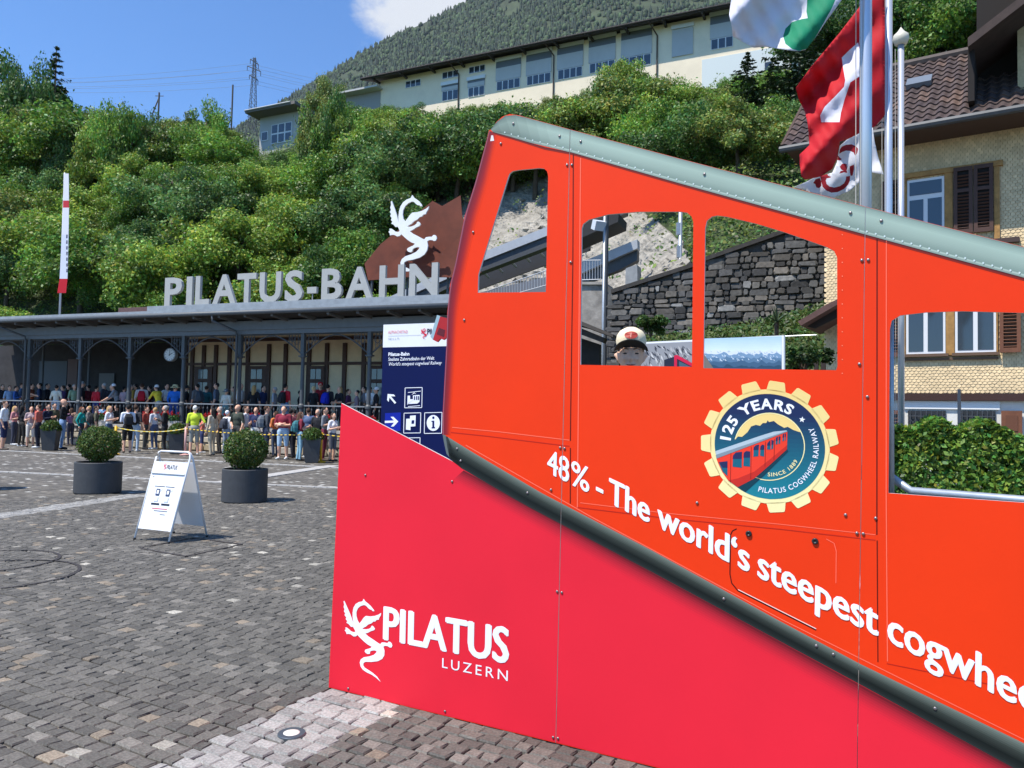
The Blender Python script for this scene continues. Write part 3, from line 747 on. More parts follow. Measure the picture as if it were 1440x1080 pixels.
def sq(x0, x1, t0, t1, c, off=.008): m.add([sg(x0, -1, t0, off), sg(x1, -1, t0, off), sg(x1, -1, t1, off), sg(x0, -1, t1, off)], [(0, 1, 2, 3)], 0, c)
ink, pink = lin(40, 44, 60), lin(214, 90, 104)
def stext(m, txt, x0, x1, t0, t1, c, bold=.02, off=.009):
    V, T = text_unit(txt, bold)
    P = [sg(x0+(x1-x0)*u, -1, t0+(t1-t0)*v, off) for u, v in V]; m.add(P, T, 0, c)
stext(m, 'PILATUS', -.18, .42, .80, .845, ink, .008)
ad_ = fit_affine([(410, 145), (800, 852)], [(0, 1), (1, 0)])
def dragon_at(m, fn, c): 
    L = [fn((x-397)/408., 1-(y-145)/707.) for x, y in DRAGON]
    T = tessellate_polygon([[Vector((x, -y, 0)) for x, y in DRAGON]]); m.add(L, [tuple(t) for t in T], 0, c)
dragon_at(m, lambda u, v: sg(-.40+.2*u, -1, .775+.09*v, .009), pink)
sq(-.62, .0, .60, .606, ink); sq(.04, .56, .60, .606, ink)
for x in (-.52, .08):
    sq(x, x+.4, .555, .585, lin(228, 230, 236)); sq(x+.08, x+.30, .50, .575, lin(70, 78, 104), .0095); sq(x+.13, x+.25, .52, .56, lin(236, 238, 242), .0105)
    sq(x+.06, x+.30, .435, .487, lin(206, 210, 220), .0095); sq(x+.11, x+.25, .445, .478, lin(244, 244, 246), .0105)
    stext(m, 'OPEN'[:0] or '00.00', x-.02, x+.42, .40, .42, ink, .03) if False else sq(x-.04, x+.44, .398, .418, ink)
sq(-.45, .45, .356, .364, pink); sq(-.3, .5, .332, .340, lin(120, 124, 134)); sq(.1, .4, .296, .303, lin(120, 124, 134)); sq(-.85, -.80, .70, .715, lin(130, 134, 150))
tag(m.build('notice_print', PRINT, e), kind='stuff')

# ------------------------------------------------------------------ information pillar (navy, white head)

TPL = gnd(529.5, 803); td = np.array([math.cos(rad(-24)), math.sin(rad(-24)), 0]); tn = np.array([td[1], -td[0], 0])
def tp(x, y, off=0): return pln(x, y, TPL, tn)+tn*off
tl_, tr_ = tp(537, 600), tp(648, 600); twid = np.linalg.norm((tr_-tl_)[:2])
zT, zW = tp(542.5, 456.5)[2], tp(541.5, 488.5)[2]
e = empty('information_pillar', (TPL+td*twid/2), 'navy blue information pillar with white head and white pictograms, behind the cab front', 'sign pillar')
navy = mat('navy_panel', lin(4, 16, 70), rough=.5, var=.06, scale=2, spec=.2)
def pill(z0, z1, name, m_, wdt=twid, ex=0):
    m = MB(); c = TPL+td*twid/2-tn*.11; m.box((c[0], c[1], (z0+z1)/2), (wdt+ex, .22+ex, z1-z0), frame(td, -tn)); return m.build(name, m_, e)
pill(0, zW-.002, 'body', navy); pill(zW, zT, 'head', wsh)
m = MB()
def tq(pts, c, off=.003): m.add([tp(x, y, off) for x, y in pts], [tuple(range(len(pts)))], 0, c)
def ttext(txt, x0, x1, y, h, c, bold=.012, slope=-.028, off=.004, shear=0):
    V, T = text_unit(txt, bold); P = [tp(x0+(x1-x0)*u+shear*v*h, y+slope*(x1-x0)*u-h*v, off) for u, v in V]; m.add(P, T, 0, c)
ttext('ALPNACHSTAD', 546, 573.5, 469.3, 4.2, lin(226, 130, 140), .0); tq([(546, 472.6), (592, 471.2), (592, 470.7), (546, 472.1)], lin(190, 190, 200))
ttext('440 m \u00fc. M.', 546, 562, 478, 3.2, lin(170, 176, 190), .0)
ttext('PILATUS', 601, 626, 470, 7.5, lin(30, 30, 44), .02)
dragon_at(m, lambda u, v: tp(592+10*u, 477-15.5*v, .004), lin(214, 40, 66))
ttext('Pilatus-Bahn', 546.5, 576, 500.6, 4.6, WHT, .03); ttext('Steilste Zahnradbahn der Welt', 546.5, 611, 507.6, 4.6, WHT, .008); ttext("World's steepest cogwheel Railway", 546.3, 621, 514.4, 4.6, WHT, .004, shear=.2)
def arrow(cx, cy, s, ang):
    A = [(-1, -.16), (.35, -.16), (-.12, -.72), (.3, -.72), (1, 0), (.3, .72), (-.12, .72), (.35, .16), (-1, .16)]
    P = [(cx+s*(x*math.cos(ang)-y*math.sin(ang)), cy-s*(x*math.sin(ang)+y*math.cos(ang))) for x, y in A]
    T = tessellate_polygon([[Vector((x, -y, 0)) for x, y in P]]); m.add([tp(x, y, .005) for x, y in P], [tuple(t) for t in T], 0, WHT)
arrow(551, 560.5, 8.5, rad(130))
tq([(541.8, 581), (564, 580), (563.5, 606), (541, 606)], lin(16, 36, 150), .003)
arrow(551, 593, 9.5, rad(2))
def frame_px(x0, y0, x1, y1):
    for a, b in (((x0, y0), (x1, y0-.6)), ((x1, y0-.6), (x1-.6, y1-.3)), ((x1-.6, y1-.3), (x0-.6, y1)), ((x0-.6, y1), (x0, y0))):
        l = math.dist(a, b); nx, ny = -(b[1]-a[1])/l*.45, (b[0]-a[0])/l*.45; tq([(a[0]+nx, a[1]+ny), (b[0]+nx, b[1]+ny), (b[0]-nx, b[1]-ny), (a[0]-nx, a[1]-ny)], WHT, .004)
frame_px(570, 545.5, 594, 573.5); frame_px(568.5, 581, 592, 609); frame_px(597.5, 580.5, 621.8, 609.5); frame_px(566, 616, 591, 640)
tq([(573, 569.5), (573.5, 556.5), (577, 556.3), (577, 561.5), (581, 561.3), (581, 556), (590.5, 555.4), (590.2, 565), (587, 567.5), (573, 568.2)], WHT, .004)
for x in (582.5, 585.5, 588): tq([(x, 562.5), (x+1.6, 562.4), (x+1.6, 557), (x, 557.1)], lin(8, 22, 84), .005)
tq([(574, 551.6), (592, 549.6), (592, 550.4), (574, 552.4)], WHT, .004); tq([(579, 555.7), (582.5, 551.5), (586, 554.6), (583, 553)], WHT, .004); tq([(574, 571.4), (591, 570), (591, 570.8), (574, 572.2)], WHT, .004)
tq([(571, 604), (571.5, 589), (578, 588.6), (577.5, 605)], WHT, .004); tq([(576.5, 600), (577, 584.6), (585, 584), (584.5, 599.4)], WHT, .005); tq([(579, 596), (579.3, 591), (583, 590.8), (582.7, 595.7)], lin(8, 22, 84), .006)
cc = [(609.6+9.3*math.cos(a), 594.8+11.2*math.sin(a)) for a in np.linspace(0, 2*math.pi, 24, endpoint=False)]; tq(cc, WHT, .004)
tq([(607.2, 602.5), (607.2, 601), (608.3, 600.6), (608.3, 593.4), (607, 593), (607, 591.8), (611, 591.4), (611, 600.4), (612.2, 600.8), (612.2, 602.3)], lin(8, 22, 84), .005)
tq([(609.7+1.7*math.cos(a), 587.4+1.9*math.sin(a)) for a in np.linspace(0, 2*math.pi, 10, endpoint=False)], lin(8, 22, 84), .005)
m.build('pictogram_print', PRINT, e)
# ------------------------------------------------------------------ station
S0 = gnd(197, 630); sth = rad(69.3)
se = np.array([-math.sin(sth), math.cos(sth), 0]); sm = np.array([math.cos(sth), math.sin(sth), 0])    # along (to the left), and inwards
SF = np.stack([se, sm, np.array([0, 0, 1.])], axis=1)
def st(u, v, z): return S0+se*u+sm*v+np.array([0, 0, z])
def sp(x, y, v=0):
    p = pln(x, y, S0+sm*v, sm); return (p-S0)@se, p[2]
UL, UR = 16.0, -15.6                                 # left and right end of the platform
PZ = .93                                             # platform level
iron_g = mat('painted_iron', (.085, .093, .098, 1), rough=.5, var=.1, scale=10)
blue_g = mat('painted_timber_bluegrey', (.15, .168, .185, 1), rough=.55, var=.1, scale=5)
brown = mat('painted_timber_brown', (.075, .03, .018, 1), rough=.5, var=.2, scale=8)
cream = mat('cream_render', (.84, .67, .43, 1), rough=.8, var=.08, scale=3)
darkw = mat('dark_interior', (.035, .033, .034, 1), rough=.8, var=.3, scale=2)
glassd = mat('window_glass', (.035, .045, .055, 1), rough=.06, spec=.8)
zinc = mat('zinc_sheet', (.36, .365, .36, 1), rough=.45, metal=.35, var=.15, scale=4)
roofg = mat('roof_grey', (.13, .13, .13, 1), rough=.7, var=.2, scale=3)
# platform wall of rubble stone
pw = empty('platform_wall', st(0, 0, 0), 'low rubble stone wall of the station platform behind the queue', 'wall')
m = MB(); m.box(st((UL+UR)/2, .30, PZ/2-.06), (UL-UR, .52, PZ-.12), SF); m.build('mortar_core', mat('mortar', (.30, .27, .22, 1), rough=.95, var=.3, scale=5), pw)
q = random.Random(11); u = UR; row_h = []; stone_n = 0
rows = [(0.0, .30), (.30, .27), (.57, .24)]
for z0, h in rows:
    u = UR+q.uniform(0, .2)
    while u < UL-.3:
        w = q.uniform(.28, .72); k = q.uniform(.8, 1.15)
        col = lin(*[c*k for c in q.choice([(188, 176, 152), (172, 162, 146), (200, 186, 158), (150, 144, 134), (196, 176, 140)])])
        zz0, zz1 = z0+q.uniform(.0, .03), z0+h-q.uniform(0.0, .03); a, b = u+.014, u+w-.014
        P = [(a+q.uniform(0, .06), zz0), (b-q.uniform(0, .06), zz0+q.uniform(-.0, .03)), (b, (zz0+zz1)/2+q.uniform(-.05, .05)), (b-q.uniform(0, .1), zz1), (a+q.uniform(0, .1), zz1-q.uniform(0, .03)), (a, (zz0+zz1)/2+q.uniform(-.05, .05))]
        c = (sum(p[0] for p in P)/6, sum(p[1] for p in P)/6); vs = []
        for s, v in ((1, .06), (1, -.02), (.8, -.055-q.uniform(0, .02))): vs += [st(c[0]+(x-c[0])*s, v, c[1]+(z-c[1])*s) for x, z in P]
        fs = [(i, (i+1) % 6, 6+(i+1) % 6, 6+i) for i in range(6)]+[(6+i, 6+(i+1) % 6, 12+(i+1) % 6, 12+i) for i in range(6)]+[tuple(range(12, 18))]
        mm = MB(); mm.add(vs, fs, 0, col); mm.build('stone', RUBBLE, pw, fix=True); u += w
m = MB()
for i in range(16):
    a, b = UR+(UL-UR)*i/16, UR+(UL-UR)*(i+1)/16
    m = MB(); m.box(st((a+b)/2, .16, PZ-.055), (b-a-.012, .56, .11), SF); m.build('coping', mat('coping_stone', (.40, .38, .34, 1), rough=.85, var=.2, scale=6), pw)
m = MB(); m.box(st((UL+UR)/2, 4.4, PZ/2-.02), (UL-UR, 7.6, PZ-.05), SF)
tag(m.build('platform', mat('platform_asphalt', (.12, .115, .11, 1), rough=.9, var=.15, scale=2)), 'paved station platform behind the iron railing', 'platform', kind='structure')
stn = empty('station_building', st(0, 3, PZ), 'long station building with grey canopy, iron columns and cream timber-framed wall', 'station')
colx = [sp(x, y)[0] for x, y in ((39.6, 478), (111, 477), (181, 474), (256.5, 472), (336, 469), (424.5, 467), (518.5, 464))]
colx = [colx[0]+8.5, colx[0]+5.65, colx[0]+2.83]+colx+[colx[-1]-2.84, colx[-1]-5.1]
ZB = 4.49                                            # underside of the beam
def railpost(m, c, n=10):
    pass
for i, u in enumerate(colx):
    m = MB(); c = st(u, .12, 0)
    m.lathe(c, [(.11, PZ), (.11, PZ+.12), (.085, PZ+.16), (.085, PZ+.78), (.12, PZ+.82), (.12, PZ+.9), (.078, PZ+.96), (.068, 3.55), (.10, 3.6), (.10, 3.68), (.075, 3.74), (.072, ZB)], 12)
    co = m.build('column', iron_g, stn, smooth=False)
    m = MB(); m.box(c+np.array([0, 0, 3.62+.02]), (.26, .22, .05), SF); m.box(c+np.array([0, 0, (3.7+ZB)/2]), (.15, .15, ZB-3.7), SF)
    m.build('capital', iron_g, co)
    for s in (-1, 1):                                # curved open-work brackets
        nb_ = colx[i+s*-1] if 0 <= i-s < len(colx) else u+2.84*s
        span = 1.36; m = MB(); pts = []
        for t in np.linspace(0, 1, 11): pts.append(st(u+s*(.07+span*t), .12, 3.72+.70*math.sin(t*math.pi/2)**1.0*(1-.0*t)))
        m.tube(pts, .026, 6)
        for t in (.12, .22, .32, .42):
            uu = u+s*(.07+span*t); zc = 3.72+.70*math.sin(t*math.pi/2); m.tube([st(uu, .12, zc), st(uu, .12, ZB-.02)], .015, 5)
        rr = (ZB-4.10)/2
        for tt, r_ in ((.17, .13), (.31, .09)):
            uu = u+s*(.07+span*tt); zc = 3.72+.70*math.sin(tt*math.pi/2); zc = (zc+ZB)/2+.02
            m.tube([st(uu+r_*math.cos(a), .12, zc+r_*math.sin(a)) for a in np.linspace(0, 2*math.pi, 13)], .012, 5, cap=False)
        m.tube([st(u+s*.07, .12, ZB-.03), st(u+s*1.42, .12, ZB-.03)], .022, 6)
        m.build('bracket', iron_g, co)
L = UL-UR; uc = (UL+UR)/2
def beam(name, v, z0, z1, dv, m_): 
    b = MB(); b.box(st(uc, v, (z0+z1)/2), (L, dv, z1-z0), SF); return b.build(name, m_, stn)
beam('beam', .12, ZB, ZB+.16, .24, blue_g); beam('fascia', -.02, ZB+.162, ZB+.50, .10, blue_g)
# canopy: rafters, boards, gutter and sheet roof
m = MB(); zE = 5.18
m.add([st(UL, -.95, zE-.10), st(UR, -.95, zE-.10), st(UR, .4, ZB+.56), st(UL, .4, ZB+.56)], [(0, 1, 2, 3), (3, 2, 1, 0)]); m.build('soffit', mat('soffit_grey', (.10, .095, .09, 1), rough=.7, var=.2, scale=4), stn)
m = MB(); m.add([st(UL, -1.0, zE), st(UR, -1.0, zE), st(UR, 6.5, zE+.62), st(UL, 6.5, zE+.62)], [(3, 2, 1, 0)]); m.add([st(UL, -1.0, zE-.03), st(UR, -1.0, zE-.03), st(UR, 6.5, zE+.59), st(UL, 6.5, zE+.59)], [(0, 1, 2, 3)])
rf = m.build('roof', roofg, stn)
for i in range(27):
    u = UR+.3+i*(L-.6)/26
    b = MB(); b.add([st(u-.05, -.96, zE-.06), st(u+.05, -.96, zE-.06), st(u+.05, .0, zE-.03), st(u-.05, .0, zE-.03), st(u-.05, -.96, zE-.17), st(u+.05, -.96, zE-.17), st(u+.05, 0, ZB+.44), st(u-.05, 0, ZB+.44)],
              [(0, 1, 2, 3), (7, 6, 5, 4), (0, 4, 5, 1), (1, 5, 6, 2), (2, 6, 7, 3), (3, 7, 4, 0)]); b.build('rafter', roofg, rf)
b = MB(); b.tube([st(UL, -1.06, zE-.02), st(UR, -1.06, zE-.02)], .085, 10); b.build('gutter', iron_g, stn, smooth=True)
b = MB(); b.box(st(uc, -.99, zE+.10), (L, .06, .14), SF); b.build('eave_board', zinc, stn)
# sheet upstand that carries the roof lettering
ulet0, ulet1 = sp(229, 434, -.6)[0], sp(617, 417, -.6)[0]
b = MB(); b.box(st((ulet0+ulet1)/2, -.45, zE+.30), (ulet0-ulet1+1.4, .5, .22), SF); b.build('sign_ledge', zinc, stn)
for ui in (3, 7):                                    # rain pipes with a swan neck
    u = colx[ui]; b = MB(); b.tube([st(u+.35, -1.06, zE-.05), st(u+.35, -1.06, zE-.28), st(u+.05, -.12, ZB+.1), st(u+.02, -.08, ZB-.1), st(u+.02, -.08, PZ-.1)], .05, 8); b.build('rain_pipe', iron_g, stn, smooth=True)
# back wall: dark hall on the left, cream panels between brown posts on the right
VB = 3.6
uh = sp(262, 520, VB)[0]
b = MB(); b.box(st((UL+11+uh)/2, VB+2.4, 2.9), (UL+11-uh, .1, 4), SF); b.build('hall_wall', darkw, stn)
b = MB(); b.box(st(uh, VB+1.2, 2.9), (.12, 2.4, 4), SF); b.build('hall_return', brown, stn)
b = MB(); b.box(st(uc, 2.9, ZB+.42), (L, 5.6, .06), SF); b.build('ceiling', mat('ceiling_dark', (.09, .085, .08, 1), rough=.8), stn)
b = MB(); b.box(st((uh+UR)/2, VB+.12, 2.92), (uh-UR, .16, 4.0), SF); cw = b.build('cream_wall', cream, stn)
zr = sp(300, 512, VB)[1]
for x0, doorish in ((262, 0), (271, 0), (287, 0), (304, 0), (323, 0), (349, 0), (378.5, 0), (402, 0), (435, 0), (460, 0), (485, 0), (512, 0), (540, 0), (565, 0), (590, 0), (615, 0)):
    u = sp(x0, 500, VB)[0]; b = MB(); b.box(st(u, VB, 2.7), (.17, .12, 3.56), SF); b.build('timber_post', brown, stn)
b = MB(); b.box(st((uh+UR)/2, VB+.005, zr), (uh-UR, .11, .12), SF); b.build('timber_rail', brown, stn)
b = MB(); b.box(st((uh+UR)/2, VB+.005, ZB+.2), (uh-UR, .11, .14), SF); b.build('timber_rail', brown, stn)
for xa, xb in ((274, 299), (347, 376.5), (431, 459), (517, 545), (590, 616)):
    ua, ub = sp(xa, 540, VB)[0], sp(xb, 540, VB)[0]; zt_ = zr-.1
    b = MB(); b.box(st((ua+ub)/2, VB-.01, (PZ+zt_)/2), (ua-ub, .10, zt_-PZ), SF); d_o = b.build('door', brown, stn)
    w = (ua-ub)
    for k, (z0, z1) in enumerate(((zt_-.56, zt_-.14), (PZ+1.05, zt_-.72))):
        for sx in (-1, 1):
            b = MB(); b.box(st((ua+ub)/2+sx*w*.14, VB-.065, (z0+z1)/2), (w*.24, .02, z1-z0), SF); b.build('pane', mat('door_glass', (.10, .13, .17, 1), rough=.08, spec=.8), d_o)
    for z0 in (zt_-.64, PZ+.95):
        b = MB(); b.box(st((ua+ub)/2, VB-.07, z0), (w*.9, .03, .07), SF); b.build('door_rail', brown, d_o)
# dim things inside the hall: boards on the wall, inner columns
for xa, xb, ya, yb, c in ((56, 93, 508, 550, (.05, .06, .075)), (96, 108, 505, 545, (.10, .035, .02)), (140, 160, 525, 552, (.12, .125, .13))):
    (ua, za), (ub, zb) = sp(xa, ya, VB+2.3), sp(xb, yb, VB+2.3); b = MB(); b.box(st((ua+ub)/2, VB+2.31, (za+zb)/2), (abs(ua-ub), .06, abs(za-zb)), SF); b.build('wall_board', mat('board_%d' % xa, c+(1,), rough=.5), stn)
for x in (125, 60):
    u = sp(x, 520, 3.0)[0]; b = MB(); b.tube([st(u, 3.0, PZ), st(u, 3.0, ZB+.39)], .06, 8); b.build('inner_column', iron_g, stn)
for x in (112, 151, 219): 
    u, z = sp(x, 484, 1.6); b = MB(); b.lathe(st(u, 1.6, ZB+.36), [(.10, 0), (.20, -.12), (.18, -.2), (.0001, -.22)], 14); b.build('ceiling_lamp', mat('lamp_glass_off', (.3, .3, .28, 1), rough=.3), stn)
# platform clock hung under the canopy
ck = sp(240.5, 499, .9)
e = empty('station_clock', st(ck[0], .9, ck[1]), 'round white station clock hanging under the canopy', 'clock')
cd_ = np.array([math.cos(rad(-14)), math.sin(rad(-14)), 0]); cf = np.array([cd_[1], -cd_[0], 0]); CM = np.stack([cd_, np.array([0, 0, 1.]), cf], axis=1)
def cl(prof, m_, name, n=28):
    b = MB(); b.lathe((0, 0, 0), prof, n); b.v = [tuple(CM@np.array(p)+st(ck[0], .9, ck[1])) for p in b.v]; return b.build(name, m_, e)
cl([(.0001, -.09), (.275, -.09), (.275, .088), (.24, .095), (.24, .08)], mat('clock_case', (.3, .31, .31, 1), rough=.4), 'case')
cl([(.24, .082), (.0001, .082)], mat('clock_face', (.72, .72, .68, 1), rough=.4), 'face')
def hand(a, l, w, name, off): 
    b = MB(); d = np.array([math.sin(a), math.cos(a)]); n = np.array([d[1], -d[0]])
    P = [(-d*.05+n*w), (d*l+n*w*.7), (d*l-n*w*.7), (-d*.05-n*w)]; b.add([CM@np.array([p[0], p[1], off])+st(ck[0], .9, ck[1]) for p in P], [(0, 1, 2, 3), (3, 2, 1, 0)]); b.build(name, mat('clock_black', (.02, .02, .02, 1), rough=.4), e)
hand(rad(62), .15, .016, 'hour_hand', .088); hand(rad(2), .215, .011, 'minute_hand', .091)
for h in range(12):
    a = rad(30*h); d = np.array([math.sin(a), math.cos(a)]); n = np.array([d[1], -d[0]])*.009
    b = MB(); b.add([CM@np.array([p[0], p[1], .0845])+st(ck[0], .9, ck[1]) for p in (d*.185+n, d*.225+n, d*.225-n, d*.185-n)], [(0, 1, 2, 3), (3, 2, 1, 0)]); b.build('hour_mark', MATS['clock_black'], e)
b = MB(); b.tube([st(ck[0], .9, ck[1]+.27), st(ck[0], .9, ZB+.39)], .02, 6); b.build('hanger', iron_g, e)
# railing bays between the columns
def baluster(m, c):
    m.lathe(c, [(.012, PZ+.1), (.012, PZ+.25), (.022, PZ+.30), (.012, PZ+.36), (.010, PZ+.66), (.03, PZ+.70), (.03, PZ+.735), (.01, PZ+.78), (.01, PZ+.86)], 6)
spots = sorted(colx, reverse=True)
names = ['past the left end of the clock hall', 'beside the metal crowd barrier', 'under the first rain pipe', 'before the dark hall, next to the rain pipe', 'in front of the dark hall, middle', 'below the station clock', 'in front of the first brown door',
         'beside the second rain pipe', 'in front of the second brown door', 'in front of the third brown door', 'behind the information pillar']
for i in range(len(spots)-1):
    a, b_ = spots[i]-.13, spots[i+1]+.13
    e = empty('railing', st((a+b_)/2, .12, PZ), 'grey iron railing bay with turned balusters '+names[i], 'railing', 'railing bays along the platform')
    m = MB(); m.box(st((a+b_)/2, .12, PZ+.885), (a-b_, .07, .045), SF); m.build('top_rail', mat('rail_grey', (.22, .235, .245, 1), rough=.45), e)
    m = MB(); m.box(st((a+b_)/2, .12, PZ+.09), (a-b_, .04, .03), SF); m.build('bottom_rail', iron_g, e)
    m = MB(); n = int((a-b_)/.2)
    for k in range(n): baluster(m, st(a-(k+.5)*(a-b_)/n, .12, 0))
    tag(m.build('balusters', iron_g, e, smooth=False), kind='stuff')
# roof lettering
e = empty('roof_lettering', st((ulet0+ulet1)/2, -.6, zE+.41), 'large grey letters reading PILATUS-BAHN on the station roof edge', 'sign')
lett = mat('letter_grey', (.40, .40, .375, 1), rough=.5, var=.05, scale=3)
LX = [('P', 233, 257), ('I', 263.5, 271.5), ('L', 276, 295.5), ('A', 300, 333), ('T', 334.5, 361), ('U', 366, 396), ('S', 401.5, 426.5), ('-', 433, 446), ('B', 453, 481.5), ('A', 487, 524.5), ('H', 534, 568.5), ('N', 576, 616)]
zl = zE+.43; hl_ = 1.03
for ch, x0, x1 in LX:
    V, T = text_unit(ch, .028); ua, ub = sp(x0, 415, -.62)[0], sp(x1, 415, -.62)[0]
    m = MB(); zoff = 0
    for off in (0, .12):
        P = [st(ua+(ub-ua)*x, -.68+off, zl+hl_*y) for x, y in V]; m.add(P, T if off == 0 else [t[::-1] for t in T])
    # side walls from boundary edges
    ed = {}
    for t in T:
        for a, b_ in ((t[0], t[1]), (t[1], t[2]), (t[2], t[0])): ed[(a, b_)] = 1
    n = len(V)
    for (a, b_) in list(ed):
        if (b_, a) not in ed: m.add([m.v[a], m.v[b_], m.v[n+b_], m.v[n+a]], [(0, 1, 2, 3)])
    if ch == '-': m.tube([st((ua+ub)/2, -.62, zE+.3), st((ua+ub)/2, -.62, zl+hl_*.3)], .02, 6)
    m.build('letter', lett, e, fix=True)
# flag pole with a slim banner on the left of the roof
fp = sp(84, 444, .6)
b0_, b1_ = st(fp[0], .6, zE+.05), None
e = empty('banner_pole', b0_, 'white slim banner with red and blue print on a pole on the station roof', 'banner')
top = pln(91, 243, S0+sm*.6, sm); m = MB(); m.tube([b0_, b0_+(top-b0_)*1.0], [.045, .03], 8); m.build('pole', mat('pole_white', (.75, .76, .78, 1), rough=.35), e, smooth=True)
Lq = [(90.5, 247), (96, 244), (97, 300), (96, 360), (94.5, 400), (93, 411), (81, 409), (84, 395), (86, 345), (88.5, 295)]
m = MB()
def bq(P, c): m.add([pln(x, y, S0+sm*.55, sm) for x, y in P], [tuple(range(len(P))), tuple(range(len(P)))[::-1]][:1], 0, c)
for (y0, y1, c) in ((244, 268, (236, 236, 240)), (268, 282, (236, 236, 240)), (282, 292, (206, 60, 70)), (292, 330, (234, 234, 240)), (330, 392, (224, 228, 240)), (392, 412, (204, 28, 46))):
    def xl(y): return np.interp(y, [244, 300, 360, 395, 412], [89.5, 88.3, 85.5, 83.6, 80.5])
    def xr(y): return np.interp(y, [244, 300, 400, 412], [96.5, 97, 94.6, 92.8])
    bq([(xl(y0), y0), (xl(y1), y1), (xr(y1), y1), (xr(y0), y0)], lin(*c))
for i in range(7): bq([(93.2, 330+i*8), (92.9, 335+i*8), (95, 335+i*8), (95.2, 330+i*8)], lin(60, 66, 110))
mm = m.build('banner', FLAGM, e)
sol = mm.modifiers.new('s', 'SOLIDIFY'); sol.thickness = .01
# rusty steel mountain with the white dragon
e = empty('steel_mountain', st(sp(575, 420, 3)[0], 3.2, zE+.4), 'rust-red steel mountain silhouette standing behind the roof lettering', 'sculpture')
corten = mat('weathering_steel', (.15, .036, .017, 1), rough=.75, var=.28, scale=1.1, bump=.15, bscale=6)
def sv(x, y, v): return pln(x, y, S0+sm*v, sm)
cz = lambda x, y: (480+x/6., 250+y/6.)
mtnp = [(195, 725), (330, 560), (430, 480), (560, 380), (700, 250), (770, 195), (850, 238), (1005, 148), (1020, 330), (1120, 560), (1180, 800), (1100, 830), (900, 770), (560, 830), (225, 865)]
m = MB(); m.prism([[sv(*cz(*p), 3.3) for p in mtnp]], sm*.05); m.build('silhouette', corten, e, fix=True)
m = MB(); m.prism([[sv(*cz(*p), 3.0) for p in ((225, 865), (560, 610), (700, 560), (830, 640), (1000, 500), (1160, 760), (1160, 840), (560, 838))]], sm*.05); m.build('front_plate', corten, e, fix=True)
m = MB()
for x in (260, 560, 900): 
    p_ = sv(*cz(x, 820), 3.4); m.tube([p_, np.array([p_[0], p_[1], zE+.25])], .05, 6)
m.build('strut', iron_g, e)
e2 = empty('white_dragon', sv(*cz(540, 790), 2.4), 'white winged dragon figure in front of the rust-red steel mountain', 'sculpture')
m = MB(); m.prism([[sv(*cz(*p), 2.45) for p in DRAGON if p[1] < 792]], sm*.06); m.build('figure', mat('white_metal', (.80, .80, .78, 1), rough=.5, var=.05, scale=4), e2, fix=True)
m = MB(); 
for x, y in ((560, 470), (690, 560)): m.tube([sv(*cz(x, y), 2.5), sv(*cz(x, y), 2.98)], .03, 6)
m.build('bracket', iron_g, e2)
# reddish low roof and small things behind the ridge
m = MB(); (ua, za), (ub, zb) = sp(186, 432, 8), sp(300, 436, 8); m.box(st((ua+ub)/2, 8.6, za-.62), (ua-ub, 3, .9), SF)
o = m.build('roof_lantern', mat('lantern_red', (.13, .07, .065, 1), rough=.7, var=.2)); tag(o, 'low dull red roof box behind the station roof letters', 'roof box')
for x, y0 in ((452, 366), (484, 0),)[:1]:
    pass
# geranium boxes on the wall coping
q = np.random.default_rng(21)
def flower_mesh(seed):
    q = np.random.default_rng(seed); n = 420
    pos = np.stack([q.uniform(-.42, .42, n), q.normal(0, .09, n), q.uniform(.0, .26, n)], 1); nor = sph(n, q)+np.array([0, 0, .4])
    V, F_, C = leaf_cloud(n, pos, nor, .04, greens(n, seed, (.05, .12, .025), .3, .2), seed+1)
    k = 260; cc = np.stack([q.uniform(-.42, .42, 11), q.normal(-.03, .09, 11), q.uniform(.2, .36, 11)], 1); pk = cc[q.integers(0, 11, k)]+q.normal(0, .028, (k, 3))
    V2, F2, C2 = leaf_cloud(k, pk, sph(k, q), .026, np.tile([[.55, .012, .018]], (k, 1))*q.uniform(.6, 1.2, (k, 1)), seed+2, .8)
    return leaf_mesh('geraniums', np.concatenate([V, V2]), np.concatenate([F_, F2+4*n]), np.concatenate([C, C2]), PETAL)
fm = [flower_mesh(5), flower_mesh(6)]
boxm = mat('flower_box', (.42, .40, .36, 1), rough=.8, var=.1)
FLW = ['beside the first rain pipe column', 'below the cream top', 'below the red, white and blue jacket', 'below the large red backpack', 'below the yellow shirt', 'below the blue cape', 'before the first brown door', 'below the grey-blue waistcoat', 'beside the second rain pipe column', 'below the blonde in the black sleeveless top', 'below the red T-shirt', 'before the third brown door', 'below the red cap', 'below the patterned shirt', 'behind the tip of the red wedge']
bx0 = None
for i, x in enumerate((60, 76, 146, 212, 226, 240, 286, 305, 345, 362, 410, 432, 452, 502, 515)):
    u = sp(x, 590, -.03)[0]; e = empty('flower_box', st(u, -.01, PZ), 'box of red geraniums on the platform wall '+FLW[i], 'flower box', 'geranium boxes along the railing', rz=math.atan2(se[1], se[0]))
    if bx0 is None:
        m = MB(); P = [(-.45, -.10, 0), (.45, -.10, 0), (.45, .08, 0), (-.45, .08, 0), (-.48, -.12, .19), (.48, -.12, .19), (.48, .08, .19), (-.48, .08, .19)]
        m.add(P, [(3, 2, 1, 0), (4, 5, 6, 7), (0, 1, 5, 4), (1, 2, 6, 5), (2, 3, 7, 6), (3, 0, 4, 7)]); bx0 = m.build('trough', boxm); bx0.parent = e
    else: dup(bx0, parent=e)
    tag(obj_of('geraniums', fm[i % 2], e, (0, 0, .17)), kind='stuff')
from mathutils import noise as mnoise
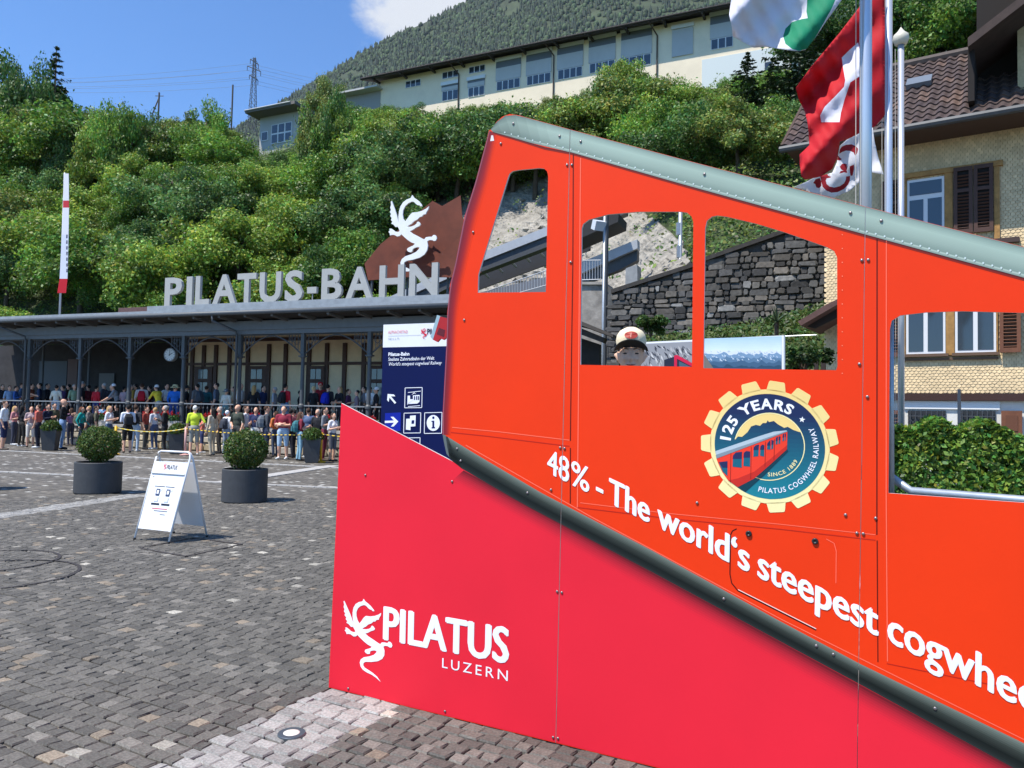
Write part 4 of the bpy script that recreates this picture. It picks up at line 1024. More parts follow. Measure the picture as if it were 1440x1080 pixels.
# ------------------------------------------------------------------ hillside
def smst(a, b, x): t = np.clip((x-a)/(b-a), 0, 1); return t*t*(3-2*t)
def hnoise(x, y):
    return np.sin(x*.31+y*.17)*.5+np.sin(x*.73-y*.41+1.3)*.3+np.sin(x*1.7+y*1.3)*.16+np.sin(-x*2.9+y*3.7+.5)*.08
def T(u, v):
    w = smst(-10, -22, u); z0 = .2+6.3*w; v0 = 9.5-5.0*w; left = smst(4, 22, u)
    z = np.where(v < v0, z0, z0+(31-z0)*np.clip((v-v0)/(46-v0), 0, 1))
    z = z+np.clip(v-46, 0, 80)*(.06+.30*left)
    z = z-6.0*np.clip((v-126)/60, 0, 3)
    return z+hnoise(u*.6, v*.6)*.8*smst(8, 18, v)
def uv_of(p): d = np.asarray(p)-S0; return d@se, d@sm
def hill_hit(x, y, d0=28., d1=150.):
    r = ray(x, y); r = r/r[1]; lo = d0
    for d in np.arange(d0, d1, .5):
        p = CAM+r*d; u, v = uv_of(p)
        if v > 3.5 and p[2] < T(u, v): return CAM+r*(d-.25)
    return None
US = np.linspace(95, -75, 120); VS = np.concatenate([np.linspace(4.6, 50, 60), np.linspace(51.5, 200, 40)])
vs = []; fs = []
for v in VS:
    for u in US: vs.append(st(u, v, float(T(u, v))-(.0 if v > 5 else 8)))
n = len(US)
for i in range(len(VS)-1):
    for k in range(n-1): fs.append((i*n+k, i*n+k+1, (i+1)*n+k+1, (i+1)*n+k))
m = MB(); m.add(vs, fs); hill = m.build('hillside', mat('hill_ground', (.035, .052, .014, 1), rough=.95, var=.5, scale=.5), smooth=True)
tag(hill, 'steep green hillside behind the station', 'hillside', kind='structure')
ROCKPX = [(585, 330), (640, 246), (700, 222), (790, 228), (850, 280), (905, 296), (960, 340), (985, 392), (890, 430), (590, 445)]
ROCKPX2 = [(462, 352), (486, 326), (512, 338), (505, 372), (470, 384)]
def inside(p, poly):
    x, y = p; r = False
    for i in range(len(poly)):
        (x0, y0), (x1, y1) = poly[i], poly[i-1]
        if (y0 > y) != (y1 > y) and x < (x1-x0)*(y-y0)/(y1-y0)+x0: r = not r
    return r
def inside_np(X, Y, poly):
    r = np.zeros(len(X), bool)
    for i in range(len(poly)):
        (x0, y0), (x1, y1) = poly[i], poly[i-1]
        if y0 == y1: continue
        r ^= ((y0 > Y) != (y1 > Y)) & (X < (x1-x0)*(Y-y0)/(y1-y0)+x0)
    return r
def rocky(p): return inside(p, ROCKPX) or inside(p, ROCKPX2)
def rock_mat():
    m = mat('limestone', (.31, .285, .24, 1), rough=.9, var=.48, scale=1.1, bump=1.0, bscale=4, detail=8)
    nt = m.node_tree
    for nd in nt.nodes:
        if nd.type == 'BUMP': nd.inputs['Distance'].default_value = .25
    return m
def rock_patch(name, x0, x1, y0, y1, poly, nx, ny, label, amp=.5):
    q = np.random.default_rng(8); vs = {}; fs = []; m = MB(); pts = []
    for j in range(ny+1):
        for i in range(nx+1):
            x, y = x0+(x1-x0)*i/nx, y0+(y1-y0)*j/ny; p = hill_hit(x, y)
            if p is None: p = dep(x, y, 60)
            u, v = uv_of(p); k = (1.0+mnoise.fractal(Vector(p)*.45, 1.0, 2.1, 6)*1.3+abs(mnoise.noise(Vector((p[0]*.9, p[1]*.9, p[2]*2.2))))*.9)*amp+q.uniform(0, amp*.12)
            ins = inside((x, y), poly)
            pts.append(p-ray(x, y)*((.25+k) if ins else -1.2))
    for j in range(ny):
        for i in range(nx): fs.append((j*(nx+1)+i, (j+1)*(nx+1)+i, (j+1)*(nx+1)+i+1, j*(nx+1)+i+1))
    m.add(pts, fs); o = m.build(name, rock_mat(), smooth=False); return tag(o, label, 'rock', kind='structure')
rock_patch('rock_face', 570, 1000, 212, 450, ROCKPX, 86, 52, 'pale limestone rock face on the hillside behind the railway ramp')
rock_patch('rock_outcrop', 452, 522, 318, 392, ROCKPX2, 18, 18, 'small pale rock outcrop among the bushes', .4)
# undergrowth: one mass of leaves hugging the slope
q = np.random.default_rng(31); n = 260000
uu = q.uniform(-48, 62, n); vv = q.uniform(4.8, 62, n); zz = T(uu, vv); P = S0+np.outer(uu, se)+np.outer(vv, sm); P[:, 2] = zz
d = P-CAM; k = d@fwd; X = 720+F*(d@rgt)/k; Y = 540-F*(d@upv)/k
ok = (X > -120) & (X < 1560) & (Y > 40)
tuft = (np.sin(P[:, 0]*1.9+P[:, 2])*np.sin(P[:, 2]*1.7+P[:, 1]*.8) > .62) & (q.random(n) < .6)
ok &= ~(inside_np(X, Y, ROCKPX) | inside_np(X, Y, ROCKPX2)) | tuft
P = P[ok]; n = len(P); inr = inside_np(*[c[ok] for c in (X, Y)], ROCKPX); P[inr] -= np.array([sm*1.3]); P[inr, 2] += .35; lift = np.abs(np.sin(P[:, 0]*1.3)*np.sin(P[:, 1]*1.1+P[:, 2]*.9))*1.5
P[:, 2] += lift*q.uniform(.15, 1, n)
nor = np.tile(np.array([-sm[0], -sm[1], 1.1]), (n, 1)); tone = (.75+.5*np.abs(np.sin(P[:, 0]*.5+2)*np.sin(P[:, 1]*.4)))[:, None]
V, F_, C = leaf_cloud(n, P, nor, .095, (greens(n, 33, (.115, .185, .026), .3, .3)*tone).clip(.004, .5), 34)
o = obj_of('undergrowth', leaf_mesh('undergrowth', V, F_, C, LEAF)); tag(o, 'green undergrowth and brambles covering the hillside', 'undergrowth', kind='stuff')
# trees: five broadleaf crowns, two conifers, used again and again with their own size and turn
CR = [crown(100+i*7, 19000, 2.9, 2.9, 3.6, 62, .088, b_, low=.75) for i, b_ in enumerate(((.15, .27, .036), (.21, .31, .042), (.08, .165, .03), (.19, .25, .05), (.12, .215, .055)))]
def trunk_mesh(seed, h, r, lean=.25, limbs=5):
    q = random.Random(seed); m = MB(); top = np.array([q.uniform(-lean, lean), q.uniform(-lean, lean), h])
    m.tube([np.array([0, 0, -1.2]), np.array([0, 0, 0]), top*.5+np.array([.1, 0, 0]), top], [r*1.15, r, r*.7, r*.25], 8)
    for i in range(limbs):
        t = q.uniform(.45, .9); a = q.uniform(0, 6.28); b = top*t; L_ = h*.25; e_ = b+np.array([math.cos(a)*L_*.8, math.sin(a)*L_*.8, L_*.6]); m.tube([b, (b+e_)/2+np.array([0, 0, .1]), e_], [r*.4, r*.25, r*.06], 6)
    o = m.build('trunk', bark, smooth=True); me = o.data; bpy.data.objects.remove(o); return me
TR = [trunk_mesh(i, 4.6, .17) for i in range(3)]
def conifer_mesh(seed, h, r0, n_wh, col, thin=1.0):
    q = np.random.default_rng(seed); pos = []; nor = []
    for i in range(n_wh):
        t = (i+.5)/n_wh; z = h*(.10+.9*t); rr = r0*(1-t)**.85*q.uniform(.8, 1.15); nb = int(7+6*(1-t))
        for k in range(nb):
            a = q.uniform(0, 6.283); L_ = rr*q.uniform(.65, 1.1); m_ = int(8+34*(1-t)*thin)
            s = q.uniform(.05, 1, m_)**.8; side = q.normal(0, .10*L_+.03, m_)*(1.15-s)
            x = np.cos(a)*s*L_-np.sin(a)*side; y = np.sin(a)*s*L_+np.cos(a)*side; zz = z-.30*s*L_+.10*s*s*L_+q.normal(0, .04, m_)
            pos.append(np.stack([x, y, zz], 1)); nor.append(np.tile([math.cos(a)*.4, math.sin(a)*.4, .9], (m_, 1)))
    pos = np.concatenate(pos); nor = np.concatenate(nor); n = len(pos)
    V, F_, C = leaf_cloud(n, pos, nor, .15*h/12, greens(n, seed, col, .25, .15), seed+1, .42, .5); return leaf_mesh('crown', V, F_, C, NEEDLE)
CN = [conifer_mesh(51, 12, 2.6, 26, (.022, .045, .016)), conifer_mesh(57, 12, 3.0, 22, (.028, .055, .02), .8)]
def tr_con(h): 
    m = MB(); m.tube([np.array([0, 0, -1]), np.array([0, 0, h*.97])], [.22, .03], 8); o = m.build('trunk', bark, smooth=True); me = o.data; bpy.data.objects.remove(o); return me
TC = tr_con(12)
sil = [(-200, 110), (0, 125), (110, 128), (150, 118), (200, 124), (235, 165), (252, 140), (300, 132), (325, 168), (365, 170), (385, 205), (412, 208), (420, 160), (440, 120), (458, 84), (475, 100), (500, 136), (535, 142), (600, 140), (640, 140), (700, 134), (760, 124), (830, 112), (860, 80), (890, 84), (910, 100), (960, 98), (1000, 118), (1040, 90), (1100, 86), (1130, 120), (1500, 120)]
sx_, sy_ = [p[0] for p in sil], [p[1] for p in sil]
tq_ = random.Random(77); ntree = 0
KIND = ['bright green broadleaf tree on the steep slope behind the station', 'yellowish green broadleaf tree on the steep slope behind the station', 'dark green broadleaf tree on the steep slope behind the station', 'olive green loose-crowned tree on the steep slope behind the station', 'bluish green broadleaf tree on the steep slope behind the station']
def plant(p, hgt, kind, rz, group='trees on the slope behind the station', label=None, wide=1.0):
    e = empty('broadleaf_tree', p, label or KIND[kind], 'tree', group, rz); s = hgt/6.6
    o = obj_of('trunk', TR[kind % 3], e); o.scale = (s, s, s)
    o = obj_of('crown', CR[kind], e, (0, 0, 4.0*s)); o.scale = (s*wide, s*wide, s); return e
def conifer(p, hgt, kind, rz, label, group='conifers on the slope', wide=1.0):
    e = empty('conifer_tree', p, label, 'tree', group, rz); s = hgt/12
    o = obj_of('trunk', TC, e); o.scale = (s, s, s); o = obj_of('crown', CN[kind], e); o.scale = (s*wide, s*wide, s); return e
for v in np.arange(10.5, 62, 3.7):
    for u in np.arange(-44, 60, 4.3):
        a, b = u+tq_.uniform(-1.7, 1.7), v+tq_.uniform(-1.5, 1.5); p = st(a, b, float(T(a, b))-.3); x, y = prj(p); h = tq_.uniform(5.2, 9.5)
        if v < 16: h *= .72
        if x < 390 and v > 36: h *= 1.55
        if not -60 < x < 1330 or y < 60: continue
        if 1165 < x: h *= 1.15
        xt, yt = prj(p+np.array([0, 0, h])); hw = 2.6*h/7.4*F/p[1]
        lim = max(np.interp(np.linspace(x-hw*.8, x+hw*.8, 5), sx_, sy_))
        while yt < lim and h > 2: h *= .92; xt, yt = prj(p+np.array([0, 0, h*1.02]))
        if h < 2.3: continue
        if 350 < xt+hw*.5 and xt-hw*.5 < 428 and yt < 200: continue
        if 975 < x < 1120 and y > 295: continue          # grass bank above the retaining wall
        mid_ = ((x+xt)/2, (y+yt)/2)
        if any(rocky(c) for c in (mid_, (xt, yt+5), (x, y-3), (mid_[0]-hw*.7, mid_[1]), (mid_[0]+hw*.7, mid_[1]))): continue
        kd = tq_.choice([0, 0, 1, 1, 2, 3, 4]); rzz = tq_.uniform(0, 6.28); wd_ = tq_.uniform(.85, 1.15)
        lv = 'low on the slope' if v < 20 else 'halfway up the slope' if v < 38 else 'high on the slope'; ar = [k for k in ((60, 'over the platform end'), (150, 'behind the slim banner'), (235, 'between the banner and the roof letters'), (330, 'above the letters PIL'), (420, 'below the white-windowed house'), (520, 'above the letters BA'), (680, 'above the rust-red steel mountain'), (800, 'over the cab roof of the board'), (980, 'below the long building'), (1110, 'left of the Swiss flag'), (9999, 'behind the tiled roof')) if x < k[0]][0][1]
        plant(p, h, kd, rzz, wide=wd_, label='%s broadleaf tree %s, %s' % (('bright green', 'yellowish green', 'dark green', 'olive green', 'bluish green')[kd], lv, ar)); ntree += 1
def at_hill(x, y):                                    # foot of a tree seen at (x, y): on the slope
    p = hill_hit(x, y); return p if p is not None else dep(x, y, 95)
def to_top(x, yb, yt, d=None):
    p = hill_hit(x, yb)
    if p is None or d: p = dep(x, yb, d or 92)
    u, v = uv_of(p); z = float(T(u, v)); top = dep(x, yt, p[1])[2]; p = np.array([p[0], p[1], z-.3]); return p, max(2.5, top-z)
p, h = to_top(28, 150, 56); plant(p, h*1.0, 2, 1.0, label='tall dark broadleaf tree on the ridge beside the lone spruce', group=None, wide=.85)
p, h = to_top(-20, 160, 70); plant(p, h, 2, 2.0, label='dark broadleaf tree on the ridge at the end of the wood', group=None)
p, h = to_top(76, 150, 60); conifer(p, h, 1, .5, 'lone dark spruce on the ridge beside a tall broadleaf tree', None, 1.15)
for x, yt, d_, kd, wd_, lab in ((36, 50, 88, 2, .95, 'very tall dark tree on the ridge next to the lone spruce'), (8, 62, 90, 2, .9, 'tall dark tree at the outer end of the ridge'), (120, 128, 80, 4, .9, 'tall whitish green tree above the slim banner'), (178, 112, 74, 0, .75, 'tall pointed broadleaf tree on the skyline with the crossed pole beside it'),
     (150, 124, 76, 1, .8, 'rounded yellow-green tree on the skyline above the banner'), (205, 132, 76, 2, .8, 'dark tree on the skyline left of the crossed pole'), (262, 132, 78, 3, .7, 'airy olive tree on the skyline right of the crossed pole'), (288, 118, 76, 0, .72, 'airy bright tree on the skyline left of the thin pole')):
    p, h = to_top(x, 200, yt, d_); plant(p, h, kd, x*.3, label=lab, group=None, wide=wd_*6.6/max(6.6, h)*1.25)
p, h = to_top(457, 170, 82); plant(p, h, 3, .7, label='thin tall tree in front of the far forested mountain', group=None, wide=.55)
p, h = to_top(876, 122, 54, 64); plant(p, h, 1, .2, label='slim young tree rising in front of the long building', group=None, wide=.62)
p, h = to_top(1050, 195, 66); conifer(p, h, 1, .1, 'young spruce in front of the pale end wall of the long building', None, 1.9)
p, h = to_top(1088, 180, 74); conifer(p, h, 0, 2.1, 'second young spruce beside the pale end wall', None, 1.8)
p, h = to_top(1124, 185, -20); conifer(p, h, 1, 1.2, 'tall spruce behind the Swiss flag', None, 1.6)
p, h = to_top(1310, 130, -60); conifer(p, h, 0, 2.2, 'tall spruce rising behind the tiled roof', None, 1.3)
p, h = to_top(1180, 130, -30); plant(p, h, 2, 2.2, label='big dark tree behind the flagpoles', group=None)
p, h = to_top(1390, 130, -80); plant(p, h, 0, 1.2, label='big bright green tree behind the tiled roof ridge', group=None)
p, h = to_top(1270, 140, -40); plant(p, h, 2, 4.2, label='big dark green tree next to the spruce behind the tiled roof', group=None)
for x, yt, kd in ((437, 136, 2), (446, 112, 3), (457, 96, 0), (470, 104, 2), (482, 122, 1), (496, 132, 0), (509, 140, 1)):
    p, h = to_top(x, 200, yt, 66); plant(p, h, kd, x*.7, label='%s tree between the white-windowed house and the long building' % ('tall', 'slim', 'leafy', 'dark', 'feathery', 'small', 'low')[(437, 446, 457, 470, 482, 496, 509).index(x)], group=None, wide=.34)
fr_ = random.Random(23); fk = 0
for x in np.arange(522, 1118, 13.5):                  # shrubs and young trees against the foot of the long building
    x = x+fr_.uniform(-4, 4); yt = np.interp(x, sx_, sy_)+fr_.uniform(-4, 9); d_ = 62+fr_.uniform(-3, 3)-(x-520)*.012
    p, h = to_top(x, 200, yt, d_)
    if h > 2.6: plant(p, min(h, 9), fr_.choice([0, 1, 1, 2, 3, 4]), x, label=None, group='shrubs along the foot of the long building', wide=fr_.uniform(.75, 1.15))['label'] = '%s shrub at the foot of the long building, %s' % (('bright', 'leafy', 'loose', 'dense')[int(x*7) % 4], [k for k in ((600, 'by its left end wall'), (690, 'under the two small upper windows'), (778, 'under the first wide blinds'), (868, 'under the middle wide blinds'), (925, 'under the last wide blinds'), (1040, 'under the single blinds'), (9999, 'by the pale end wall')) if x < k[0]][0][1])
p, h = to_top(398, 270, 196); plant(p, h, 2, 4.2, label='brownish dark bush below the small white-windowed building', group=None, wide=.7)

# ------------------------------------------------------------------ mountain with forest
crest = [(-500, 420), (0, 330), (250, 215), (340, 163), (365, 150), (400, 127), (450, 97), (500, 63), (560, 32), (640, -6), (720, -60), (860, -110), (1020, -130), (1250, -140), (1600, -150), (2200, -150)]
cx_, cy_ = [p[0] for p in crest], [p[1] for p in crest]
def mnt(px, t):
    d_ = 750+1450*t; yc = np.interp(px, cx_, cy_); zc = EYE+(585+(px-720)*.021-yc)/F*2200; x = (px-720)/F*d_
    z = 25+(zc-25)*t**1.08
    z += (np.sin(px*.021+t*5)*.5+np.sin(px*.05-t*9+1)*.3+np.sin(px*.013*3+t*21)*.18)*34*t*(1-t)*2.2
    return np.array([x, d_, z])
vs = []; fs = []; NX, NT = 150, 60
for j in range(NT+1):
    for i in range(NX+1): vs.append(mnt(-500+2700*i/NX, j/NT))
for j in range(NT):
    for i in range(NX): fs.append((j*(NX+1)+i, j*(NX+1)+i+1, (j+1)*(NX+1)+i+1, (j+1)*(NX+1)+i))
m = MB(); m.add(vs, fs)
mo = m.build('mountain', mat('mountain_ground', (.04, .055, .024, 1), rough=.95, var=.6, scale=.02, detail=8), smooth=True); tag(mo, 'steep wooded mountain flank rising behind the hillside', 'mountain', kind='structure')
q = np.random.default_rng(91); nf = 30000
px_ = q.uniform(300, 1500, nf); t_ = q.uniform(.15, 1, nf)**.7
rk = np.sin(px_*.019+t_*13)*np.sin(px_*.041-t_*7+.6)+.5*np.sin(px_*.09+t_*31)
keep = ~((px_ > 820) & (q.random(nf) < .5)) & ~((rk > .95) & (q.random(nf) < .85)); px_, t_ = px_[keep], t_[keep]; nf = len(px_)
B_ = np.array([mnt(a, b) for a, b in zip(px_, t_)])-np.array([0, 0, 2]); con = q.random(nf) < .55
hgt = np.where(con, q.uniform(13, 24, nf), q.uniform(10, 16, nf)); wid = hgt*np.where(con, .22, .44)
prof = np.where(con[:, None, None], np.array([[[1, .05], [.8, .3], [.45, .62], [.001, 1.0]]]), np.array([[[.75, .08], [1, .45], [.6, .82], [.001, 1.0]]]))   # n,4,2
ang = q.uniform(0, 6.28, nf)[:, None]+np.arange(6)*math.pi/3
R3 = prof[:, :, 0][:, :, None]*wid[:, None, None]*q.uniform(.8, 1.2, (nf, 4, 6))
V = np.stack([B_[:, 0][:, None, None]+R3*np.cos(ang)[:, None, :], B_[:, 1][:, None, None]+R3*np.sin(ang)[:, None, :], B_[:, 2][:, None, None]+np.repeat((prof[:, :, 1]*hgt[:, None])[:, :, None], 6, 2)], -1).reshape(-1, 3)
loc = np.array([(r*6+i, r*6+(i+1) % 6, (r+1)*6+(i+1) % 6, (r+1)*6+i) for r in range(3) for i in range(6)])
Fx = (np.arange(nf)[:, None, None]*24+loc[None]).reshape(-1, 4)
bc = np.where(con[:, None], np.array([[.018, .036, .016]]), np.array([[.036, .064, .02]]))*q.normal(1, .2, (nf, 1))
Cx = (np.repeat(bc, 18, 0)*q.uniform(.75, 1.25, (nf*18, 1)))
me = leaf_mesh('mountain_forest', V, Fx, Cx.clip(.003, .4), FARF)
tag(obj_of('mountain_forest', me), 'forest covering the far mountain flank', 'forest', kind='stuff')

# ------------------------------------------------------------------ long building above the slope
A_ = dep(775, 100, 75); bth = rad(65); be = np.array([math.sin(bth), -math.cos(bth), 0]); bm_ = np.array([math.cos(bth), math.sin(bth), 0])
BF = np.stack([be, bm_, np.array([0, 0, 1.])], axis=1)
def lb(s, v, z): return np.array([A_[0], A_[1], 0])+be*s+bm_*v+np.array([0, 0, z])
def lpx(x, y):
    p = pln(x, y, A_, bm_); return (p-A_)@be, p[2]
sL, zl0 = lpx(535, 130); sR = lpx(1112, 100)[0]; zE_ = lpx(775, 66)[1]; zB_ = lpx(700, 165)[1]-5
blg = empty('long_building', lb((sL+sR)/2, 5, zB_), 'long cream building with window blinds and dark eaves on top of the slope', 'building')
crm = mat('building_cream', (.80, .68, .50, 1), rough=.85, var=.08, scale=.6, detail=8)
m = MB(); m.box(lb((sL+sR)/2, 5, (zB_+zE_)/2), (sR-sL, 10, zE_-zB_), BF); m.build('wall', crm, blg)
m = MB(); m.box(lb(sR-3.9, -.03, zB_+(lpx(1070, 70)[1]-zB_)/2), (7.6, .08, lpx(1070, 70)[1]-zB_), BF); m.build('end_wall', mat('wall_pale_blue', (.62, .66, .64, 1), rough=.85), blg)
m = MB(); dkr = mat('eave_dark', (.045, .035, .03, 1), rough=.8, var=.2); sl_, sr_ = lpx(519, 106)[0], sR+1.2
def prof_roof(m, z0, th):
    P = [(-1.5, z0-.28), (5, z0+1.9), (11.2, z0-.25)]
    for (v0, za), (v1, zb) in zip(P, P[1:]):
        m.add([lb(sl_, v0, za), lb(sr_, v0, za), lb(sr_, v1, zb), lb(sl_, v1, zb), lb(sl_, v0, za+th), lb(sr_, v0, za+th), lb(sr_, v1, zb+th), lb(sl_, v1, zb+th)],
              [(3, 2, 1, 0), (4, 5, 6, 7), (0, 1, 5, 4), (1, 2, 6, 5), (2, 3, 7, 6), (3, 0, 4, 7)])
prof_roof(m, zE_, .22); rfo = m.build('roof', dkr, blg)
m = MB(); m.tube([lb(sl_, -1.56, zE_-.13), lb(sr_, -1.56, zE_-.13)], .09, 8); m.build('gutter', dkr, rfo)
m = MB()
for i in range(120): 
    s = sl_+(sr_-sl_)*(i+.5)/120; m.tube([lb(s, -1.5, zE_-.02), lb(s, 1, zE_+.82)], .1, 5)
tag(m.build('tile_edge', mat('tile_dark', (.10, .08, .07, 1), rough=.8, var=.2), rfo), kind='stuff')
for i in range(13):
    s = sl_+1.5+(sr_-sl_-3)*i/12; m = MB(); m.box(lb(s, -.7, zE_-.27), (.2, 1.4, .22), BF); m.build('eave_bracket', dkr, rfo)
for x in (646, 779, 924):
    s = lpx(x, 100)[0]; m = MB(); m.tube([lb(s-.5, -1.5, zE_-.2), lb(s, -.12, zE_-1.0), lb(s, -.12, zB_+1)], .07, 6); m.build('rain_pipe', mat('pipe_brown', (.06, .035, .025, 1), rough=.5), blg)
wfr = mat('window_frame_white', (.7, .7, .7, 1), rough=.5); blm = mat('blind_light', (.46, .46, .45, 1), rough=.7, var=.06, scale=.8); bld = mat('blind_shade', (.12, .135, .155, 1), rough=.6)
def lwin(x0, yt, x1, yb, n=3):
    (s0, zt_), (s1, _), (_, zb_) = lpx(x0, yt), lpx(x1, yt), lpx(x0, yb); w = s1-s0
    m = MB(); m.box(lb((s0+s1)/2, -.02, (zt_+zb_)/2), (w, .10, zt_-zb_), BF); o = m.build('window', wfr, blg)
    for i in range(n):
        m = MB(); m.box(lb(s0+w*(i+.5)/n, -.075, (zt_+zb_)/2), (w/n-.10, .02, zt_-zb_-.10), BF); m.build('pane', glassd, o)
def lblind(x0, yt, x1, ym, yb):
    (s0, zt_), (s1, _), (_, zm), (_, zb_) = lpx(x0, yt), lpx(x1, yt), lpx(x0, ym), lpx(x0, yb)
    m = MB(); m.box(lb((s0+s1)/2, -.05, zt_+.18), (s1-s0+.15, .24, .36), BF); o = m.build('blind_box', wfr, blg)
    m = MB(); m.box(lb((s0+s1)/2, -.06, (zm+zb_)/2), (s1-s0, .06, abs(zm-zb_)), BF); m.build('blind', blm, o)
    if abs(zt_-zm) > .1: m = MB(); m.box(lb((s0+s1)/2, -.05, (zt_+zm)/2), (s1-s0, .04, zt_-zm), BF); m.build('painted_shade', bld, o)  # shade on the upper part of the blind, put in as a dark strip
for x0, yt, x1, yb in ((571, 115, 592, 124.5), (622.5, 102.5, 645, 112), (660, 95, 682.5, 104.5)): lwin(x0, yt, x1, yb)
for x0, yt, x1, ym, yb, wy in ((621.5, 121.5, 645, 124, 129, 143), (658, 114.5, 682, 118, 124, 137.5)): lblind(x0, yt, x1, ym, yb); lwin(x0+1, yb+.3, x1-.5, wy)
for x0, yt, x1, ym, yb, wy in ((698, 88, 733, 97, 115, 128.5), (740.5, 78.5, 776, 88, 107.5, 121), (784, 69, 820.5, 78.5, 99, 113), (828.5, 58, 866, 68, 90, 104), (874, 47.5, 917, 58, 82.5, 98)): lblind(x0, yt, x1, ym, yb); lwin(x0+1, yb+.3, x1-1.5, wy, 4)
lblind(945.5, 42.5, 975, 43, 81); lblind(999, 24.5, 1032, 36, 56); lwin(1000, 56.3, 1031, 71, 3); lwin(1075, 88, 1086, 105, 1)
m = MB(); (s0, z0), (s1, z1) = lpx(487, 140), lpx(536, 127); m.box(lb((s0+s1)/2, 3, z1-1.2), (s1-s0, 6, 2.4), BF); o = m.build('annex', mat('annex_grey', (.3, .29, .27, 1), rough=.9), blg)
m = MB(); m.box(lb((s0+s1)/2, 2.6, z1+.1), (s1-s0+.4, 7.4, .2), BF); m.build('annex_roof', mat('annex_roof', (.45, .44, .42, 1), rough=.8), o)
# small building with white windows
A2 = dep(385, 180, 88)
def qpx(x, y): p = pln(x, y, A2, bm_); return (p-A2)@be, p[2]
def l2(s, v, z): return np.array([A2[0], A2[1], 0])+be*s+bm_*v+np.array([0, 0, z])
b2 = empty('white_windowed_house', l2(4, 4, qpx(380, 230)[1]), 'small grey house with a flat eave and white gridded windows among the trees', 'building')
(s0, zt_), (s1, _), zb_ = qpx(366, 166), qpx(424, 150), qpx(366, 235)[1]
m = MB(); m.box(l2((s0+s1)/2, 4, (zt_+zb_)/2), (s1-s0, 8, zt_-zb_), BF); m.build('wall', mat('wall_grey', (.42, .42, .40, 1), rough=.85), b2)
m = MB(); m.box(l2((s0+s1)/2, 3.4, zt_+.15), (s1-s0+1.2, 10.5, .35), BF); m.build('roof', mat('roof_greybrown', (.16, .14, .125, 1), rough=.8), b2)
m = MB(); m.tube([l2(s0-.6, -1.9, zt_+.25), l2(s1, -1.9, zt_+.25)], .1, 6); m.build('gutter', zinc, b2)
for x0, y0, x1, y1, c, r in ((368.5, 186, 377.5, 199, 1, 1), (382.5, 176, 411, 203, 3, 2)):
    (a, za), (b_, _), (_, zb2) = qpx(x0, y0), qpx(x1, y0), qpx(x0, y1)
    m = MB(); m.box(l2((a+b_)/2, -.03, (za+zb2)/2), (b_-a, .1, za-zb2), BF); o = m.build('window', wfr, b2)
    for i in range(c):
        for k in range(r): m = MB(); m.box(l2(a+(b_-a)*(i+.5)/c, -.09, zb2+(za-zb2)*(k+.5)/r), ((b_-a)/c-.2, .03, (za-zb2)/r-.2), BF); m.build('pane', glassd, o)
# power pylon, poles and wires on the meadow
meadow = []
pb = dep(355, 168, 300); steel_d = mat('galvanised_dark', (.10, .105, .11, 1), rough=.6, metal=.3)
e = empty('power_pylon', pb-np.array([0, 0, 6]), 'lattice power pylon on the skyline above the trees', 'pylon')
ph_ = (168-78)*300/F; m = MB()
def leg(i, z): 
    t = max(0, min(1, z/ph_)); w = 1.5*(1-t)+.35*t; sx = (-1, 1, 1, -1)[i % 4]; sy = (-1, -1, 1, 1)[i % 4]; return pb+np.array([sx*w, sy*w, z])
for i in range(4): m.tube([leg(i, -6), leg(i, ph_)], .12, 5)
zs = np.linspace(-6, ph_, 15)
for a, b_ in zip(zs, zs[1:]):
    for i in range(4): m.tube([leg(i, a), leg(i+1, b_)], .055, 4); m.tube([leg(i+1, a), leg(i, b_)], .055, 4)
m.build('lattice_mast', steel_d, e)
arms = []
for yy, xl_, xr_ in ((84, 350, 362), (94, 346, 365.5), (107, 349.5, 362)):
    z = (168-yy)*300/F; a, b_ = pb+np.array([(xl_-356)*300/F, .0, z+1.0]), pb+np.array([(xr_-356)*300/F, 0, z-1.2]); m = MB(); m.tube([a, b_], .2, 5); m.tube([a, pb+np.array([0, 0, z+1.4]), b_], .09, 4)
    for t in (a, b_): m.tube([t, t-np.array([0, 0, 1.8])], .13, 5)
    m.build('cross_arm', steel_d, e); arms += [a-np.array([0, 0, 1.8]), b_-np.array([0, 0, 1.8])]
for i, t in enumerate(arms):
    m = MB(); far = t+np.array([-150, -30, -22+1.5*i]); rt = t+np.array([130, 60, 8])
    for a, b_ in ((t, far), (t, rt)):
        m.tube([a+(b_-a)*s-np.array([0, 0, 4*s*(1-s)*4]) for s in np.linspace(0, 1, 9)], .045, 4)
    m.build('wire', mat('wire', (.25, .27, .3, 1), rough=.6), e)
for x, yt, yb, lab in ((326, 118, 160, 'thin wooden pole standing on the meadow near the pylon'), (222.5, 129, 165, 'wooden pole with a slanting strut between two treetops')):
    p_ = at_hill(x, yb); d_ = max(p_[1], 100); p_ = dep(x, yb, d_); hgt = (yb-yt)*d_/F
    o = MB().tube([p_-np.array([0, 0, 3]), p_+np.array([0, 0, hgt])], .11, 6)
    if x < 300: o.tube([p_+np.array([-.95, 0, 0]), p_+np.array([0, 0, hgt*.8])], .08, 6); o.tube([p_+np.array([-.5, 0, hgt*.86]), p_+np.array([.6, 0, hgt*.86])], .05, 5)
    tag(o.build('wooden_pole', mat('pole_wood', (.12, .10, .085, 1), rough=.9)), lab, 'pole')
